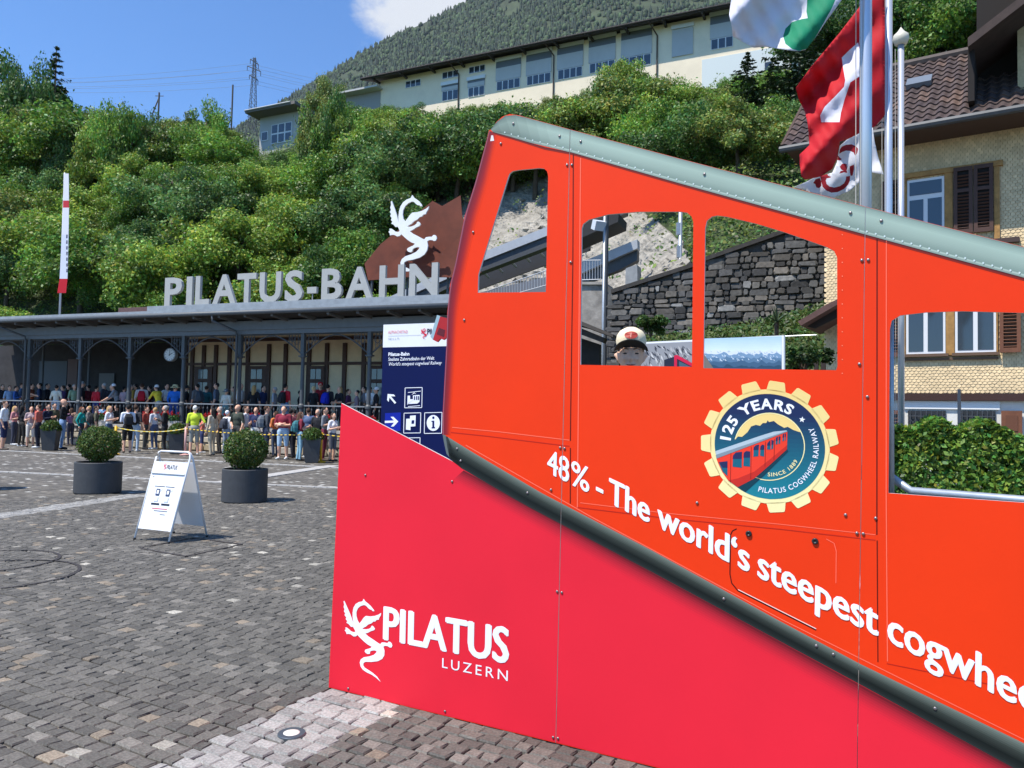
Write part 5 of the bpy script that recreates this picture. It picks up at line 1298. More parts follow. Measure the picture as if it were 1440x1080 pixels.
# ------------------------------------------------------------------ what shows through the window holes: ramp, piers, retaining wall, posters
def slab(pts, P0, nrm, thick): 
    m = MB(); m.prism([[pln(x, y, P0, nrm) for x, y in pts]], nrm*thick); return m
conc = mat('concrete', (.34, .32, .28, 1), rough=.9, var=.2, scale=2)
ltst = mat('light_steel', (.40, .42, .44, 1), rough=.5, var=.08, scale=3); dkst = mat('dark_steel', (.06, .065, .07, 1), rough=.55, var=.15)
P36 = st(0, 7.6, 0)
e = empty('railway_ramp', np.array([*dep(740, 560, 36)[:2], 0]), 'steel covered ramp of the cog railway climbing past the rock face', 'railway ramp')
slab([(505, 437), (640, 375), (672, 357.5), (770, 318.5), (880, 274), (880, 285), (770, 331), (672, 369.5), (640, 387), (520, 440)], P36, sm, .35).build('upper_girder', ltst, e, fix=True)
slab([(530, 441), (640, 388), (672, 371), (770, 332.5), (880, 287), (880, 300), (770, 347), (672, 384), (640, 400), (560, 440)], P36+sm*.1, sm, .5).build('lower_girder', dkst, e, fix=True)
slab([(560, 440), (672, 385), (770, 348), (830, 322), (830, 352), (770, 372), (672, 408), (640, 420), (600, 440)], P36+sm*2.6, sm, .1).build('back_lining', mat('ramp_dark', (.03, .03, .032, 1), rough=.7), e, fix=True)
for i in range(12):
    x = 600+i*19.5; y0 = np.interp(x, [530, 640, 672, 770, 880], [452, 399, 383, 346, 299]); m = MB()
    a = pln(x, y0, P36+sm*.3, sm); b_ = pln(x+9, y0+9.5, P36+sm*2.4, sm); m.tube([a, b_], .06, 5); m.build('cross_rib', ltst, e)
slab([(816, 369), (896, 336.5), (896.5, 349), (816, 385)], P36-sm*1.5, sm, .5).build('lower_ramp_girder', ltst, e, fix=True)
slab([(816, 384), (896, 349), (896, 366), (870, 380), (816, 400)], P36-sm*1.3, sm, .4).build('girder_web', dkst, e, fix=True)
slab([(672, 412), (700, 405), (770, 389), (770, 430), (672, 430)], P36-sm*1.2, sm, .3).build('stair_side', mat('stair_grey', (.16, .17, .19, 1), rough=.6), e, fix=True)
def bars(pts0, pts1, n, name, P0, r=.014):
    m = MB(); A0 = [pln(*p, P0, sm) for p in pts0]; A1 = [pln(*p, P0, sm) for p in pts1]
    m.tube(A0, .022, 6); m.tube(A1, .022, 6)
    for i in range(n+1):
        t = i/n; m.tube([A0[0]+(A0[1]-A0[0])*t, A1[0]+(A1[1]-A1[0])*t], r, 5)
    return m.build(name, ltst, e)
tag(bars([(686, 409), (772, 379)], [(686, 424), (772, 400)], 22, 'stair_railing', P36-sm*2.2), kind='stuff')
tag(bars([(810, 366.5), (845, 366)], [(810, 394), (845, 393)], 9, 'landing_railing', P36-sm*4), kind='stuff')
slab([(800, 300), (870, 300), (869, 312), (846, 322), (800, 342)], P36-sm*2.5, sm, 1.5).build('ramp_roof_end', mat('roof_end_dark', (.025, .025, .026, 1), rough=.7), e, fix=True)
# masonry pier under the landing
e = empty('masonry_pier', np.array([*dep(833, 560, 29)[:2], 0]), 'pale stone pier with a flank painted dark as shade below the ramp landing', 'pier')
PP = dep(833, 430, 29)
slab([(800, 396.5), (850, 396), (851, 400), (800, 400)], PP-sm*.1, sm, 1.4).build('cap', conc, e, fix=True)
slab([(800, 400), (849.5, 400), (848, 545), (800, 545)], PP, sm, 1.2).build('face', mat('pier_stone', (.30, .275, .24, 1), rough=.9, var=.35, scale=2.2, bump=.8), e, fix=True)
slab([(849.8, 400), (874, 412), (880, 545), (848.3, 545)], PP+sm*.05, sm, 1.0).build('flank', mat('pier_stone_shade', (.10, .10, .095, 1), rough=.9, var=.4, scale=3, bump=.8), e, fix=True)  # side turned from the sun: its shade is put into a darker stone colour
slab([(873, 432), (898, 432), (898, 545), (873, 545)], PP+sm*.6, sm, .3).build('red_door', mat('door_oxblood', (.07, .018, .015, 1), rough=.6), e, fix=True)
slab([(880, 377), (896, 372), (896.5, 404), (879, 408)], PP+sm*1.0, sm, .8).build('block_pier', mat('grey_block', (.30, .31, .31, 1), rough=.9, var=.2, scale=4), e, fix=True)
# dark timber eave of the kiosk in front of the pier
e = empty('kiosk', np.array([*dep(815, 600, 20)[:2], 0]), 'dark timber kiosk eave beside the boy with the cap', 'kiosk')
KP = dep(815, 480, 20)
slab([(770, 438), (816, 451), (862, 470), (862, 474), (816, 457), (770, 446)], KP, sm, 1.0).build('roof_board', mat('kiosk_roof', (.075, .062, .05, 1), rough=.8, var=.3), e, fix=True)
slab([(770, 448), (816, 461), (850, 475), (848, 482), (816, 470), (770, 458)], KP+sm*.2, sm, .3).build('fascia', mat('kiosk_timber', (.045, .035, .028, 1), rough=.8, var=.3), e, fix=True)
slab([(770, 460), (843, 484), (843, 590), (770, 590)], KP+sm*.9, sm, .2).build('wall', mat('kiosk_wall', (.02, .017, .014, 1), rough=.8, var=.3), e, fix=True)
# lamp masts
def mast(name, x, y0, y1, dist, r, label, extra):
    a = dep(x, y1, dist); g_ = np.array([a[0], a[1], max(0, 0)]); top = pln(x, y0, a, np.array([0, 1., 0])); e = empty(name, g_, label, 'mast')
    m = MB(); m.tube([g_, np.array([a[0], a[1], top[2]])], r, 8); m.build('pole', galv, e, smooth=True); extra(e, a, dist); return e
def lamp_x(e, a, d_):
    m = MB(); p_ = dep(842, 317, d_); m.box(p_, (.42, .3, .34), rotz(.4)@np.array([[1, 0, 0], [0, .9, -.4], [0, .4, .9]])); m.build('floodlight', mat('flood_white', (.62, .64, .66, 1), rough=.35), e)
    m = MB(); q1 = dep(853.5, 300, d_); m.tube([np.array([q1[0], q1[1], 0]), q1+np.array([0, 0, .6])], .075, 8); m.build('second_pole', dkst, e)
mast('lamp_mast', 848, 292, 480, 27, .06, 'double lamp mast with a white floodlight beside the ramp', lamp_x)
def box_x(e, a, d_):
    for y, s in ((322, .2), (354, .16)):
        m = MB(); p_ = dep(954.5, y, d_); m.box(p_, (s, .16, .5)); m.build('mast_box', galv, e)
mast('slim_mast', 955.5, 285, 420, 31, .085, 'slim grey mast standing above the stone retaining wall', box_x)
# retaining wall: dark stones, each set proud of the joints
R0 = dep(1000, 420, 25); 
def wv(x, y): p = pln(x, y, R0, sm); return -((p-R0)@se), p[2]
def wp_(s, v, z): return np.array([R0[0], R0[1], 0])-se*s+sm*v+np.array([0, 0, z])
topl = [wv(*p) for p in ((860, 413), (972, 377), (992, 367.5), (1105, 328), (1165, 322), (1300, 318))]
tsx, tsz = [p[0] for p in topl], [p[1] for p in topl]
ztop = lambda s: float(np.interp(s, tsx, tsz))
e = empty('retaining_wall', wp_((tsx[0]+tsx[-1])/2, .3, 0), 'dark rough stone retaining wall with a rising top below the grass slope', 'wall')
m = MB(); P = [wp_(tsx[0], .08, 0)]+[wp_(s, .08, z) for s, z in zip(tsx, tsz)]+[wp_(tsx[-1], .08, 0)]
m.prism([P], sm*.7); m.build('core', mat('wall_joint', (.085, .08, .074, 1), rough=.95, var=.3, scale=5), e, fix=True)
q = random.Random(5); z = 3.3; srange = (wv(862, 420)[0], wv(1182, 420)[0]); SS = []
while z < 9:
    h = q.uniform(.13, .25); s = srange[0]-q.uniform(0, .3)
    while s < srange[1]:
        w = q.choice([.18, .28, .36, .48, .62])*q.uniform(.85, 1.15)
        if z+h < ztop(s+w/2)+.03: SS.append((s, w, z, h))
        s += w
    z += h
SS.sort(key=lambda t: -t[1]*t[3]); small = MB()
for i_, (s, w, z, h) in enumerate(SS):
    k = q.uniform(.6, 1.08); col = lin(*[c*k for c in q.choice([(98, 96, 93), (108, 104, 98), (88, 86, 84), (120, 113, 104)])])
    if q.random() < .03: col = lin(140, 138, 134)
    dz_ = q.uniform(-.03, .03); a, b_, z0, z1 = s+.004, s+w-.004, z+.003+dz_, z+h-.003+dz_+q.uniform(-.02, .02); jx = lambda t: q.uniform(-t, t)
    Q = [(a+q.uniform(0, .05), z0+jx(.02)), (b_-q.uniform(0, .05), z0+jx(.02)), (b_, (z0+z1)/2+jx(.04)), (b_-q.uniform(0, .06), z1+jx(.015)), (a+q.uniform(0, .06), z1+jx(.015)), (a, (z0+z1)/2+jx(.04))]
    c = (sum(p[0] for p in Q)/6, sum(p[1] for p in Q)/6); vs = []; dpt = q.uniform(.02, .08)
    for sc_, v in ((1, .1), (1, .0), (q.uniform(.7, .88), -dpt)): vs += [wp_(c[0]+(x-c[0])*sc_, v, c[1]+(y-c[1])*sc_) for x, y in Q]
    fs = [(i, 6+i, 6+(i+1) % 6, (i+1) % 6) for i in range(6)]+[(6+i, 12+i, 12+(i+1) % 6, 6+(i+1) % 6) for i in range(6)]+[tuple(range(17, 11, -1))]
    if i_ < 300: mm = MB(); mm.add(vs, fs, 0, col); mm.build('stone', RUBBLE, e, fix=True)
    else: small.add(vs, fs, 0, col)
if small.v: tag(small.build('small_stones', RUBBLE, e, fix=True), kind='stuff')
m = MB()
for (s0, z0), (s1, z1) in zip(topl, topl[1:]):
    m.add([wp_(s0, -.1, z0), wp_(s1, -.1, z1), wp_(s1, -.1, z1+.14), wp_(s0, -.1, z0+.14), wp_(s0, .8, z0), wp_(s1, .8, z1), wp_(s1, .8, z1+.14), wp_(s0, .8, z0+.14)], [(0, 1, 2, 3), (3, 2, 6, 7), (0, 4, 5, 1), (7, 6, 5, 4)])
m.build('wall_cap', mat('cap_dark', (.05, .045, .04, 1), rough=.9, var=.3), e)
# grass: bank above the wall, bank below it
def grass(name, P, label, base=(.075, .125, .02), size=.09, up=.9, seed=3):
    n = len(P); q = np.random.default_rng(seed); nor = np.tile([-sm[0]*.8, -sm[1]*.8, .5], (n, 1)); P = P+np.stack([q.normal(0, .02, n), q.normal(0, .02, n), q.uniform(0, .16, n)], 1)
    V, F_, C = leaf_cloud(n, P, nor, size, greens(n, seed, base, .3, .3), seed+1, .35, .5); tag(obj_of(name, leaf_mesh(name, V, F_, C, LEAF)), label, 'grass', kind='stuff')
q = np.random.default_rng(12); n = 16000; uu = q.uniform(-42, -14, n); vv = q.uniform(4.7, 20, n); P = S0+np.outer(uu, se)+np.outer(vv, sm); P[:, 2] = T(uu, vv); d = P-CAM; k = d@fwd; X = 720+F*(d@rgt)/k; Y = 540-F*(d@upv)/k
P = P[(X > 960) & (X < 1200) & (Y > 280)]; grass('grass_slope', P, 'long bright grass on the slope above the stone wall')
lowb = [(895, 474), (1000, 463), (1075, 451), (1110, 441), (1185, 420)]
m = MB(); tb = [pln(x, y, R0-sm*.02, sm) for x, y in lowb]; fb = [np.array([*(p-sm*5.0)[:2], max(.0, p[2]-3.4)]) for p in tb]
m.add(tb+fb, [(i, i+1, len(tb)+i+1, len(tb)+i) for i in range(len(tb)-1)]); bk = m.build('grass_bank', mat('bank_soil', (.05, .07, .018, 1), rough=.95, var=.4, scale=2)); tag(bk, 'green planted bank at the foot of the stone wall', 'bank', kind='structure')
P = []
for i in range(9000):
    s = q.uniform(0, len(tb)-1.001); j = int(s); t = q.uniform(0, 1); P.append((tb[j]+(tb[j+1]-tb[j])*(s-j))*(1-t)+(fb[j]+(fb[j+1]-fb[j])*(s-j))*t)
grass('bank_grass', np.array(P), 'grass and ivy growing on the bank below the stone wall', (.065, .115, .02), .08, seed=8)
def shrub(name, x, yb, yt, w, dist, label, base, n=1600, leaf=.05, seed=1, cat='bush'):
    p = dep(x, yb, dist); h = (yb-yt)*dist/F; r = w*dist/F/2; e = empty(name, p, label, cat); me = crown(seed, n*3, r/.95, r/.95, h*.6, 26, leaf*.8, base, low=.9, name='foliage'); obj_of('foliage', me, e, (0, 0, h*.55))
    m = MB()
    for i in range(4): m.tube([p, p+np.array([math.cos(i*1.6)*r*.4, math.sin(i*1.6)*r*.4, h*.6])], [.03, .008], 5)
    m.build('stem', bark, e); return e
shrub('bush', 915, 474, 424, 40, 23.5, 'dense dark green bush in front of the stone wall by the oxblood door', (.065, .13, .024), 2600, .06, 61)
shrub('bush', 1130, 530, 462, 60, 15.5, 'dark ivy-like bush beside the end of the mountain poster', (.05, .095, .02), 2600, .05, 63)
# yucca on the bank
p = dep(1092, 474, 21); e = empty('yucca', p, 'spiky yucca plant on the bank above the mountain poster', 'plant'); m = MB(); m.tube([p-np.array([0, 0, .2]), p+np.array([0, 0, .42])], .06, 6); m.build('stem', bark, e)
q = random.Random(4); ym = mat('yucca_leaf', (.055, .085, .04, 1), rough=.5)
for i in range(46):
    a = q.uniform(0, 6.28); el = q.uniform(-.2, 1.4); L_ = q.uniform(.38, .62); d = np.array([math.cos(a)*math.cos(el), math.sin(a)*math.cos(el), math.sin(el)]); n_ = np.cross(d, [0, 0, 1.]); n_ = n_/np.linalg.norm(n_)*.022; b_ = p+np.array([0, 0, .4]); m = MB()
    m.add([b_-n_, b_+d*L_*.5-n_*1.1, b_+d*L_-np.array([0, 0, .06]), b_+d*L_*.5+n_*1.1, b_+n_], [(0, 1, 3, 4), (1, 2, 3)]); m.build('leaf', ym, e)
# mountain posters on a long stand
hth = rad(56); he = np.array([math.sin(hth), -math.cos(hth), 0]); hm = np.array([math.cos(hth), math.sin(hth), 0]); HF = np.stack([he, hm, np.array([0, 0, 1.])], axis=1)
Q0 = dep(1000, 500, 13)
def qp(x, y, off=0): return pln(x, y, Q0-hm*off, hm)
e = empty('poster_stand', np.array([*Q0[:2], 0]), 'long white-framed poster stand showing rock, a red railcar and snowy mountains', 'poster')
m = MB(); m.prism([[qp(*p) for p in ((880, 482.3), (1101.5, 471.6), (1100.5, 560), (880, 560))]], hm*.05); m.build('panel', wsh, e, fix=True)
for x in (884, 980, 1099):
    m = MB(); p_ = qp(x, 555); m.box(np.array([p_[0], p_[1], p_[2]/2])+hm*.05, (.06, .06, p_[2]), HF); m.build('post', galv, e)
m = MB(); m.tube([qp(1102, 472, -.02), qp(1102, 560, -.02)], .025, 8); m.build('end_post', mat('post_white', (.75, .75, .75, 1), rough=.4), e)
m = MB()
def qpoly(P, c, off): 
    T_ = tessellate_polygon([[Vector((x, -y, 0)) for x, y in P]]); m.add([qp(x, y, off) for x, y in P], [tuple(t) for t in T_], 0, c)
for j in range(10): qpoly([(978, 476.5+j*2.4-.4*0), (1099, 474.2+j*2.4-2.0*0-1.5), (1099, 476.6+j*2.4-1.5), (978, 478.9+j*2.4)], lerp(lin(176, 204, 226), lin(222, 234, 242), j/9), .004)
qpoly([(978, 499), (1099, 496.5), (1099, 556), (978, 556)], lin(96, 130, 160), .004)
qg = random.Random(17)
def ridge_line(x0, x1, y, a, n): return [(x0+(x1-x0)*i/n, y+a*(math.sin(i*.9+y)*.35+qg.uniform(-.6, .6))) for i in range(n+1)]
for y, a_, c, off in ((492.5, 2.6, (214, 222, 230), .008), (497.5, 3.0, (120, 150, 178), .012), (503, 3.2, (92, 124, 152), .015), (509, 3.5, (66, 98, 126), .018), (515, 3, (48, 78, 100), .021)):
    qpoly(ridge_line(979, 1099, y, a_, 34)+[(1099, 556), (979, 556)], lin(*c), .004+off*.2)
    if off < .016:
        for i in range(26): x, yy = qg.uniform(982, 1096), y+qg.uniform(1.0, 5); qpoly([(x, yy-1.6), (x+qg.uniform(1.5, 3.5), yy+qg.uniform(.5, 1.6)), (x+.4, yy+1.0)], lin(*((176, 192, 206) if off < .01 else (206, 216, 224))), off*.2+.0043)
qpoly([(978, 481), (986, 492), (996, 507), (1004, 519), (1010, 556), (978, 556)], lin(120, 112, 104), .010)
qpoly([(884, 484.5), (976, 480.2), (976, 556), (884, 556)], lin(150, 150, 152), .004)
qr = random.Random(9)
for i in range(260):
    x, y = qr.uniform(884, 970), qr.uniform(485, 535); w, h = qr.uniform(1, 4.5), qr.uniform(3, 11); c = qr.choice([(70, 72, 80), (40, 42, 52), (205, 202, 198), (180, 178, 176), (110, 110, 114)])
    qpoly([(x, y), (x+w, y+h*.5), (x+w*1.4, y+h), (x+w*.3, y+h*.6)], lin(*c), .0045+i*.00002)
qpoly([(934, 506), (950, 501), (975, 512), (975, 556), (934, 556)], lin(40, 44, 60), .011); qpoly([(948, 500), (952, 499), (976, 512), (976, 517), (952, 504.5), (952, 556), (948, 556)], lin(206, 34, 70), .014); qpoly([(955, 508), (974, 517), (974, 530), (955, 530)], lin(70, 96, 110), .013)
m.build('poster_print', PRINT, e)
# wooden shelter by the house corner
e = empty('wooden_shelter', np.array([*dep(1150, 560, 17)[:2], 0]), 'small dark wooden shelter roof on posts beside the shingled house', 'shelter'); P17 = dep(1150, 470, 17)
slab([(1122, 452), (1162, 428), (1190, 415), (1190, 421), (1164, 436), (1126, 458)], P17, hm, 2.0).build('roof', mat('shelter_roof', (.11, .055, .045, 1), rough=.8, var=.25), e, fix=True)
slab([(1130, 458), (1190, 424), (1190, 440), (1146, 462)], P17+hm*.4, hm, .1).build('gable_board', mat('shelter_wood', (.03, .018, .013, 1), rough=.7), e, fix=True)
for x in (1148, 1158): 
    m = MB(); p_ = pln(x, 470, P17+hm*.3, hm); m.box(np.array([p_[0], p_[1], 1.55]), (.09, .09, 3.1), HF); m.build('post', MATS['shelter_wood'], e)
m = MB(); m.tube([pln(1100, 473, P17, hm), pln(1148, 471, P17, hm)], .014, 6); m.build('rail', galv, e)

# ------------------------------------------------------------------ shingled house on the right
A_h = dep(1300, 560, 17.5)
def hp(s, v, z): return np.array([A_h[0], A_h[1], 0])+he*s+hm*v+np.array([0, 0, z])
def hx(x, y, v=0): p = pln(x, y, A_h+hm*v, hm); return (p-A_h)@he, p[2]
sL = hx(1161.5, 430)[0]; sR = hx(1440, 500)[0]+4.5; zBand = hx(1300, 553.5)[1]; zEv = hx(1270, 178, -1.0)[1]
hs = empty('shingled_house', hp((sL+sR)/2, 4, 0), 'yellow shingled house with brown shutters and a brown tiled roof', 'house')
def hbox(name, s0, s1, z0, z1, v0, v1, m_, parent=None):
    m = MB(); m.box(hp((s0+s1)/2, (v0+v1)/2, (z0+z1)/2), (abs(s1-s0), abs(v1-v0), abs(z1-z0)), HF); return m.build(name, m_, parent or hs)
hbox('wall', sL, sR, zBand, zEv+.2, .02, 8, mat('house_sheathing', (.46, .34, .19, 1), rough=.9))
hbox('ground_floor', sL+.03, sR, -.3, zBand-.14, .03, 8, mat('lime_wash', (.70, .68, .62, 1), rough=.9, var=.06, scale=2))
hbox('band', sL-.05, sR, zBand-.16, zBand, -.10, .05, mat('band_dark', (.045, .018, .012, 1), rough=.6))
# shingles: overlapping courses, bottoms standing proud
rows_ = int((zEv+.1-zBand)/.064); q = np.random.default_rng(14); Vv = []; Cc = []; 
for r in range(rows_):
    z0 = zBand+.01+r*.064; w = .09; s = np.arange(sL-(r % 2)*w/2, sR, w); k = len(s); j = q.normal(0, .006, k); g_ = q.normal(1, .07, (k, 1))
    for i in range(k):
        a, b_ = s[i]+.004, s[i]+w-.004; zb = z0+j[i]
        Vv += [hp(a, .012, z0+.09), hp(a, -.001, zb+.018), hp(a+.03, -.003, zb), hp(b_-.03, -.003, zb), hp(b_, -.001, zb+.018), hp(b_, .012, z0+.09)]
        Cc.append(np.array((.68, .51, .29))*g_[i, 0])
V = np.array(Vv); n = len(Cc); me = bpy.data.meshes.new('shingles'); idx = np.arange(n)[:, None]*6
quads = np.concatenate([idx+np.array([[0, 1, 4, 5]]), idx+np.array([[1, 2, 3, 4]])]); C2 = np.concatenate([np.array(Cc)]*2)
me = leaf_mesh('shingles', V, quads, C2.clip(0, .9), SHING); o = obj_of('shingles', me, hs, -Vector(hs.location)); tag(o, kind='stuff')
wood_y = mat('window_surround', (.36, .19, .055, 1), rough=.7, var=.35, scale=5); shut = mat('shutter_brown', (.16, .06, .028, 1), rough=.6, var=.15, scale=5); shutd = mat('shutter_dark', (.075, .035, .024, 1), rough=.65, var=.15, scale=5)
def hwin(x0, yt, x1, yb, transom=None):
    (s0, zt_), (s1, _), zb_ = hx(x0, yt), hx(x1, yt), hx(x0, yb)[1]
    o = hbox('window', s0, s1, zb_, zt_, -.035, .06, wfr)
    def pane(a, b_, c, d): hbox('pane', a, b_, c, d, -.045, -.02, glassd, o)
    zt2 = zt_
    if transom: zq = hx(x0, transom)[1]; pane(s0+.05, s1-.05, zq+.05, zt_-.06); zt2 = zq
    mdl = (s0+s1)/2; pane(s0+.05, mdl-.045, zb_+.06, zt2-.06); pane(mdl+.045, s1-.05, zb_+.06, zt2-.06)
    hbox('sill', s0-.06, s1+.06, zb_-.07, zb_-.002, -.11, .03, mat('sill_wood', (.13, .075, .045, 1), rough=.7), o); return s0, s1, zb_, zt_
def shutter(x0, yt, x1, yb, m_, leaves=1, v=-.06, solid=False):
    (s0, zt_), (s1, _), zb_ = hx(x0, yt), hx(x1, yt), hx(x0, yb)[1]; w = (s1-s0)/leaves
    for L_ in range(leaves):
        a, b_ = s0+w*L_+.01, s0+w*(L_+1)-.01; fr_ = .075; e_ = hbox('shutter', a, a+fr_, zb_, zt_, v-.035, v, m_)
        hbox('shutter_stile', b_-fr_, b_, zb_, zt_, v-.035, v, m_, e_)
        for z0, z1 in ((zb_, zb_+.1), (zb_+(zt_-zb_)*.62, zb_+(zt_-zb_)*.62+.08), (zt_-.09, zt_)): hbox('shutter_rail', a+fr_, b_-fr_, z0, z1, v-.034, v-.001, m_, e_)
        n = int((zt_-zb_-.2)/.075)
        for i in range(n):
            z = zb_+.12+i*.075
            if abs(z-(zb_+(zt_-zb_)*.62+.04)) < .05: continue
            m = MB(); m.box(hp((a+b_)/2, v-.018, z), (b_-a-2*fr_+.006, .045, .012), HF@np.array([[1, 0, 0], [0, .75, .66], [0, -.66, .75]])); m.build('slat', m_, e_)
        hbox('shutter_back', a+.02, b_-.02, zb_+.02, zt_-.02, v+.012, v+.02, mat('shutter_void', (.012, .01, .009, 1), rough=.9) if not solid else m_, e_)
# upper storey
(s0, za), (s1, _) = hx(1271, 251.5), hx(1406.5, 228.5); zt_ = hx(1276, 253)[1]; zb_ = hx(1400, 334)[1]
for a, b_ in ((1271.5, 1275.5), (1328.5, 1340), (1398, 1406)): hbox('window_post', hx(a, 300)[0], hx(b_, 300)[0], zb_-.05, zt_+.02, -.05, .05, wood_y)
hbox('lintel', s0-.05, s1+.05, zt_+.021, zt_+.14, -.07, .05, wood_y); hbox('ledge', s0-.1, s1+.35, zb_-.16, zb_-.052, -.14, .03, mat('ledge_dark', (.06, .035, .028, 1), rough=.7))
hwin(1276, 255, 1328, 340, 280); shutter(1340.5, 238, 1397.5, 331, shutd, 2); shutter(1240, 257, 1270, 345, shutd, 1)
# middle storey
zb2 = hx(1300, 499)[1]
hwin(1274.5, 404, 1329.5, 498.5); hwin(1343, 402, 1400.5, 496.5)
for a, b_ in ((1330.5, 1342.5), (1401.2, 1403.4), (1269.5, 1273.5)): hbox('window_post', hx(a, 470)[0], hx(b_, 470)[0], zb2-.02, zb2+1.85, -.05, .05, wood_y)
hbox('ledge', hx(1268, 500)[0], hx(1404, 500)[0], zb2-.13, zb2-.075, -.06, .03, MATS['sill_wood'])
shutter(1252, 404, 1268.5, 502, shut, 1); shutter(1404.5, 402, 1436, 496.5, shut, 1, v=-.12)
# ground floor: barred windows and a panel shutter
for a, b_ in ((1277, 1330), (1350, 1400)):
    (s0, zt_), (s1, _), zb_ = hx(a, 577), hx(b_, 577), hx(a, 640)[1]; o = hbox('window', s0, s1, zb_, zt_, -.02, .05, mat('window_dark', (.03, .03, .032, 1), rough=.3))
    for i in range(7): m = MB(); s = s0+(s1-s0)*(i+.5)/7; m.tube([hp(s, -.07, zb_), hp(s, -.07, zt_)], .012, 5); m.tube([hp(s-.05, -.07, zt_-.28), hp(s, -.07, zt_-.20), hp(s+.05, -.07, zt_-.28)], .01, 5); m.build('window_bar', dkst, o)
    hbox('window_rail', s0, s1, zt_-.14, zt_-.12, -.08, -.06, dkst, o)
hbox('white_panel', hx(1272, 590)[0], hx(1406, 590)[0], hx(1300, 575)[1], zBand-.17, -.02, .04, mat('white_surround', (.76, .76, .74, 1), rough=.7))
(s0, zt_), (s1, _), zb_ = hx(1408, 577.5), hx(1437.5, 577.5), hx(1408, 648)[1]; o = hbox('panel_shutter', s0, s1, zb_, zt_, -.08, -.03, shut)
hbox('shutter_panel', s0+.08, s1-.08, zb_+.1, zb_+(zt_-zb_)*.52, -.095, -.078, mat('shutter_inset', (.13, .048, .022, 1), rough=.6), o); hbox('shutter_panel', s0+.08, s1-.08, zb_+(zt_-zb_)*.6, zt_-.1, -.095, -.078, MATS['shutter_inset'], o)
shutter(1250, 577, 1268.5, 650, shut, 1)
# tiled roof
sE0 = hx(1100, 206, -1.0)[0]; sE1 = sR+1; pitch = rad(40); ridge_z = hx(1310, 90, 3.2)[1]; run = 4.1; 
def rp(s, t, off=0.0): return hp(s, -1.0+t*math.cos(pitch)-off*math.sin(pitch)*1.0, zEv+t*math.sin(pitch)+off*math.cos(pitch))
tl_len = 4.3
for _ in range(40):
    if prj(rp(hx(1310, 90, 2)[0], tl_len))[1] > 91: tl_len += .1
m = MB(); P4 = [rp(sE0, 0), rp(sE1, 0), rp(sE1, tl_len), rp(sE0, tl_len)]; P5 = [rp(sE0, 0, -.14), rp(sE1, 0, -.14), rp(sE1, tl_len, -.14), rp(sE0, tl_len, -.14)]
m.add(P4+P5, [(0, 1, 2, 3), (7, 6, 5, 4), (0, 4, 5, 1), (1, 5, 6, 2), (2, 6, 7, 3), (3, 7, 4, 0)]); rfo = m.build('roof', mat('roof_deck', (.04, .028, .022, 1), rough=.9), hs, fix=True)
m = MB(); bk0 = rp(sE0, tl_len); m.add([rp(sE0, tl_len), rp(sE1, tl_len), hp(sE1, 9+tl_len, zEv), hp(sE0, 9+tl_len, zEv)], [(0, 1, 2, 3)]); m.build('rear_slope', MATS['roof_deck'], rfo)
tw, tlh = .235, .33
def tile_geo():
    m = MB(); vs = []; xs = np.linspace(0, 1, 9)
    for y, lift in ((0, .055), (tlh*1.18, .012)):
        for x in xs: vs.append((x*tw, y, lift+.032*math.sin(x*2*math.pi)))
    for x in xs: vs.append((x*tw, 0, .0+.03*math.sin(x*2*math.pi)))
    fs = [(i, i+1, 9+i+1, 9+i) for i in range(8)]+[(18+i, 18+i+1, i+1, i) for i in range(8)]; return np.array(vs), fs
tv, tf = tile_geo(); RM = np.stack([he, rp(0, 1)-rp(0, 0), np.cross(he, rp(0, 1)-rp(0, 0))], axis=1)
if RM[2, 2] < 0: RM[:, 2] *= -1
TILES = []
for k in range(6):
    mm = MB(); c = random.Random(k).choice([(84, 70, 64), (76, 62, 58), (94, 76, 68), (70, 58, 56), (100, 80, 70), (80, 68, 66)]); mm.add(tv@RM.T, tf, 0, lin(*c)); o = mm.build('roof_tile', TILE); TILES.append(o.data); bpy.data.objects.remove(o)
spots_ = []
nr = int(tl_len/tlh)
for r in range(nr):
    for c in range(int((sE1-sE0)/tw)):
        p_ = rp(sE0+c*tw, r*tlh, .004); x, y = prj(p_)
        if 1090 < x < 1500 and -40 < y: spots_.append((p_[1], p_, x))
spots_.sort(key=lambda t: abs(t[2]-1310)); q = random.Random(3); rest = MB()
for i, (d, p_, x) in enumerate(spots_):
    if i < 300: o = obj_of('roof_tile', q.choice(TILES), rfo, Vector(p_)-base_of(rfo))
    else: rest.add(tv@RM.T+p_, tf, 0, lin(*q.choice([(84, 70, 64), (76, 62, 58), (94, 76, 68), (70, 58, 56)])))
if rest.v: tag(rest.build('roof_tiles', TILE, rfo), kind='stuff')
m = MB(); m.tube([rp(sE0, tl_len, .05), rp(sE1, tl_len, .05)], .12, 8); m.build('ridge', MATS['tile_dark'] if 'tile_dark' in MATS else TILE, rfo)
m = MB(); m.tube([rp(sE0-.05, -.07, -.02), rp(sE1, -.07, -.02)], .085, 8); m.build('gutter', dkst, rfo)
m = MB(); m.box(rp(hx(1290, 108, .5)[0], 2.55, .1), (.55, .45, .12), RM); m.build('skylight', mat('skylight', (.16, .18, .2, 1), rough=.3), rfo)
hbox('eave_soffit', sE0+.1, sE1, zEv-.12, zEv-.06, -.95, .1, mat('soffit_brown', (.07, .04, .028, 1), rough=.8))
m = MB(); m.tube([rp(sE0, 0, .03), rp(sE0, tl_len, .03)], .06, 6); m.build('verge', MATS['soffit_brown'], rfo)
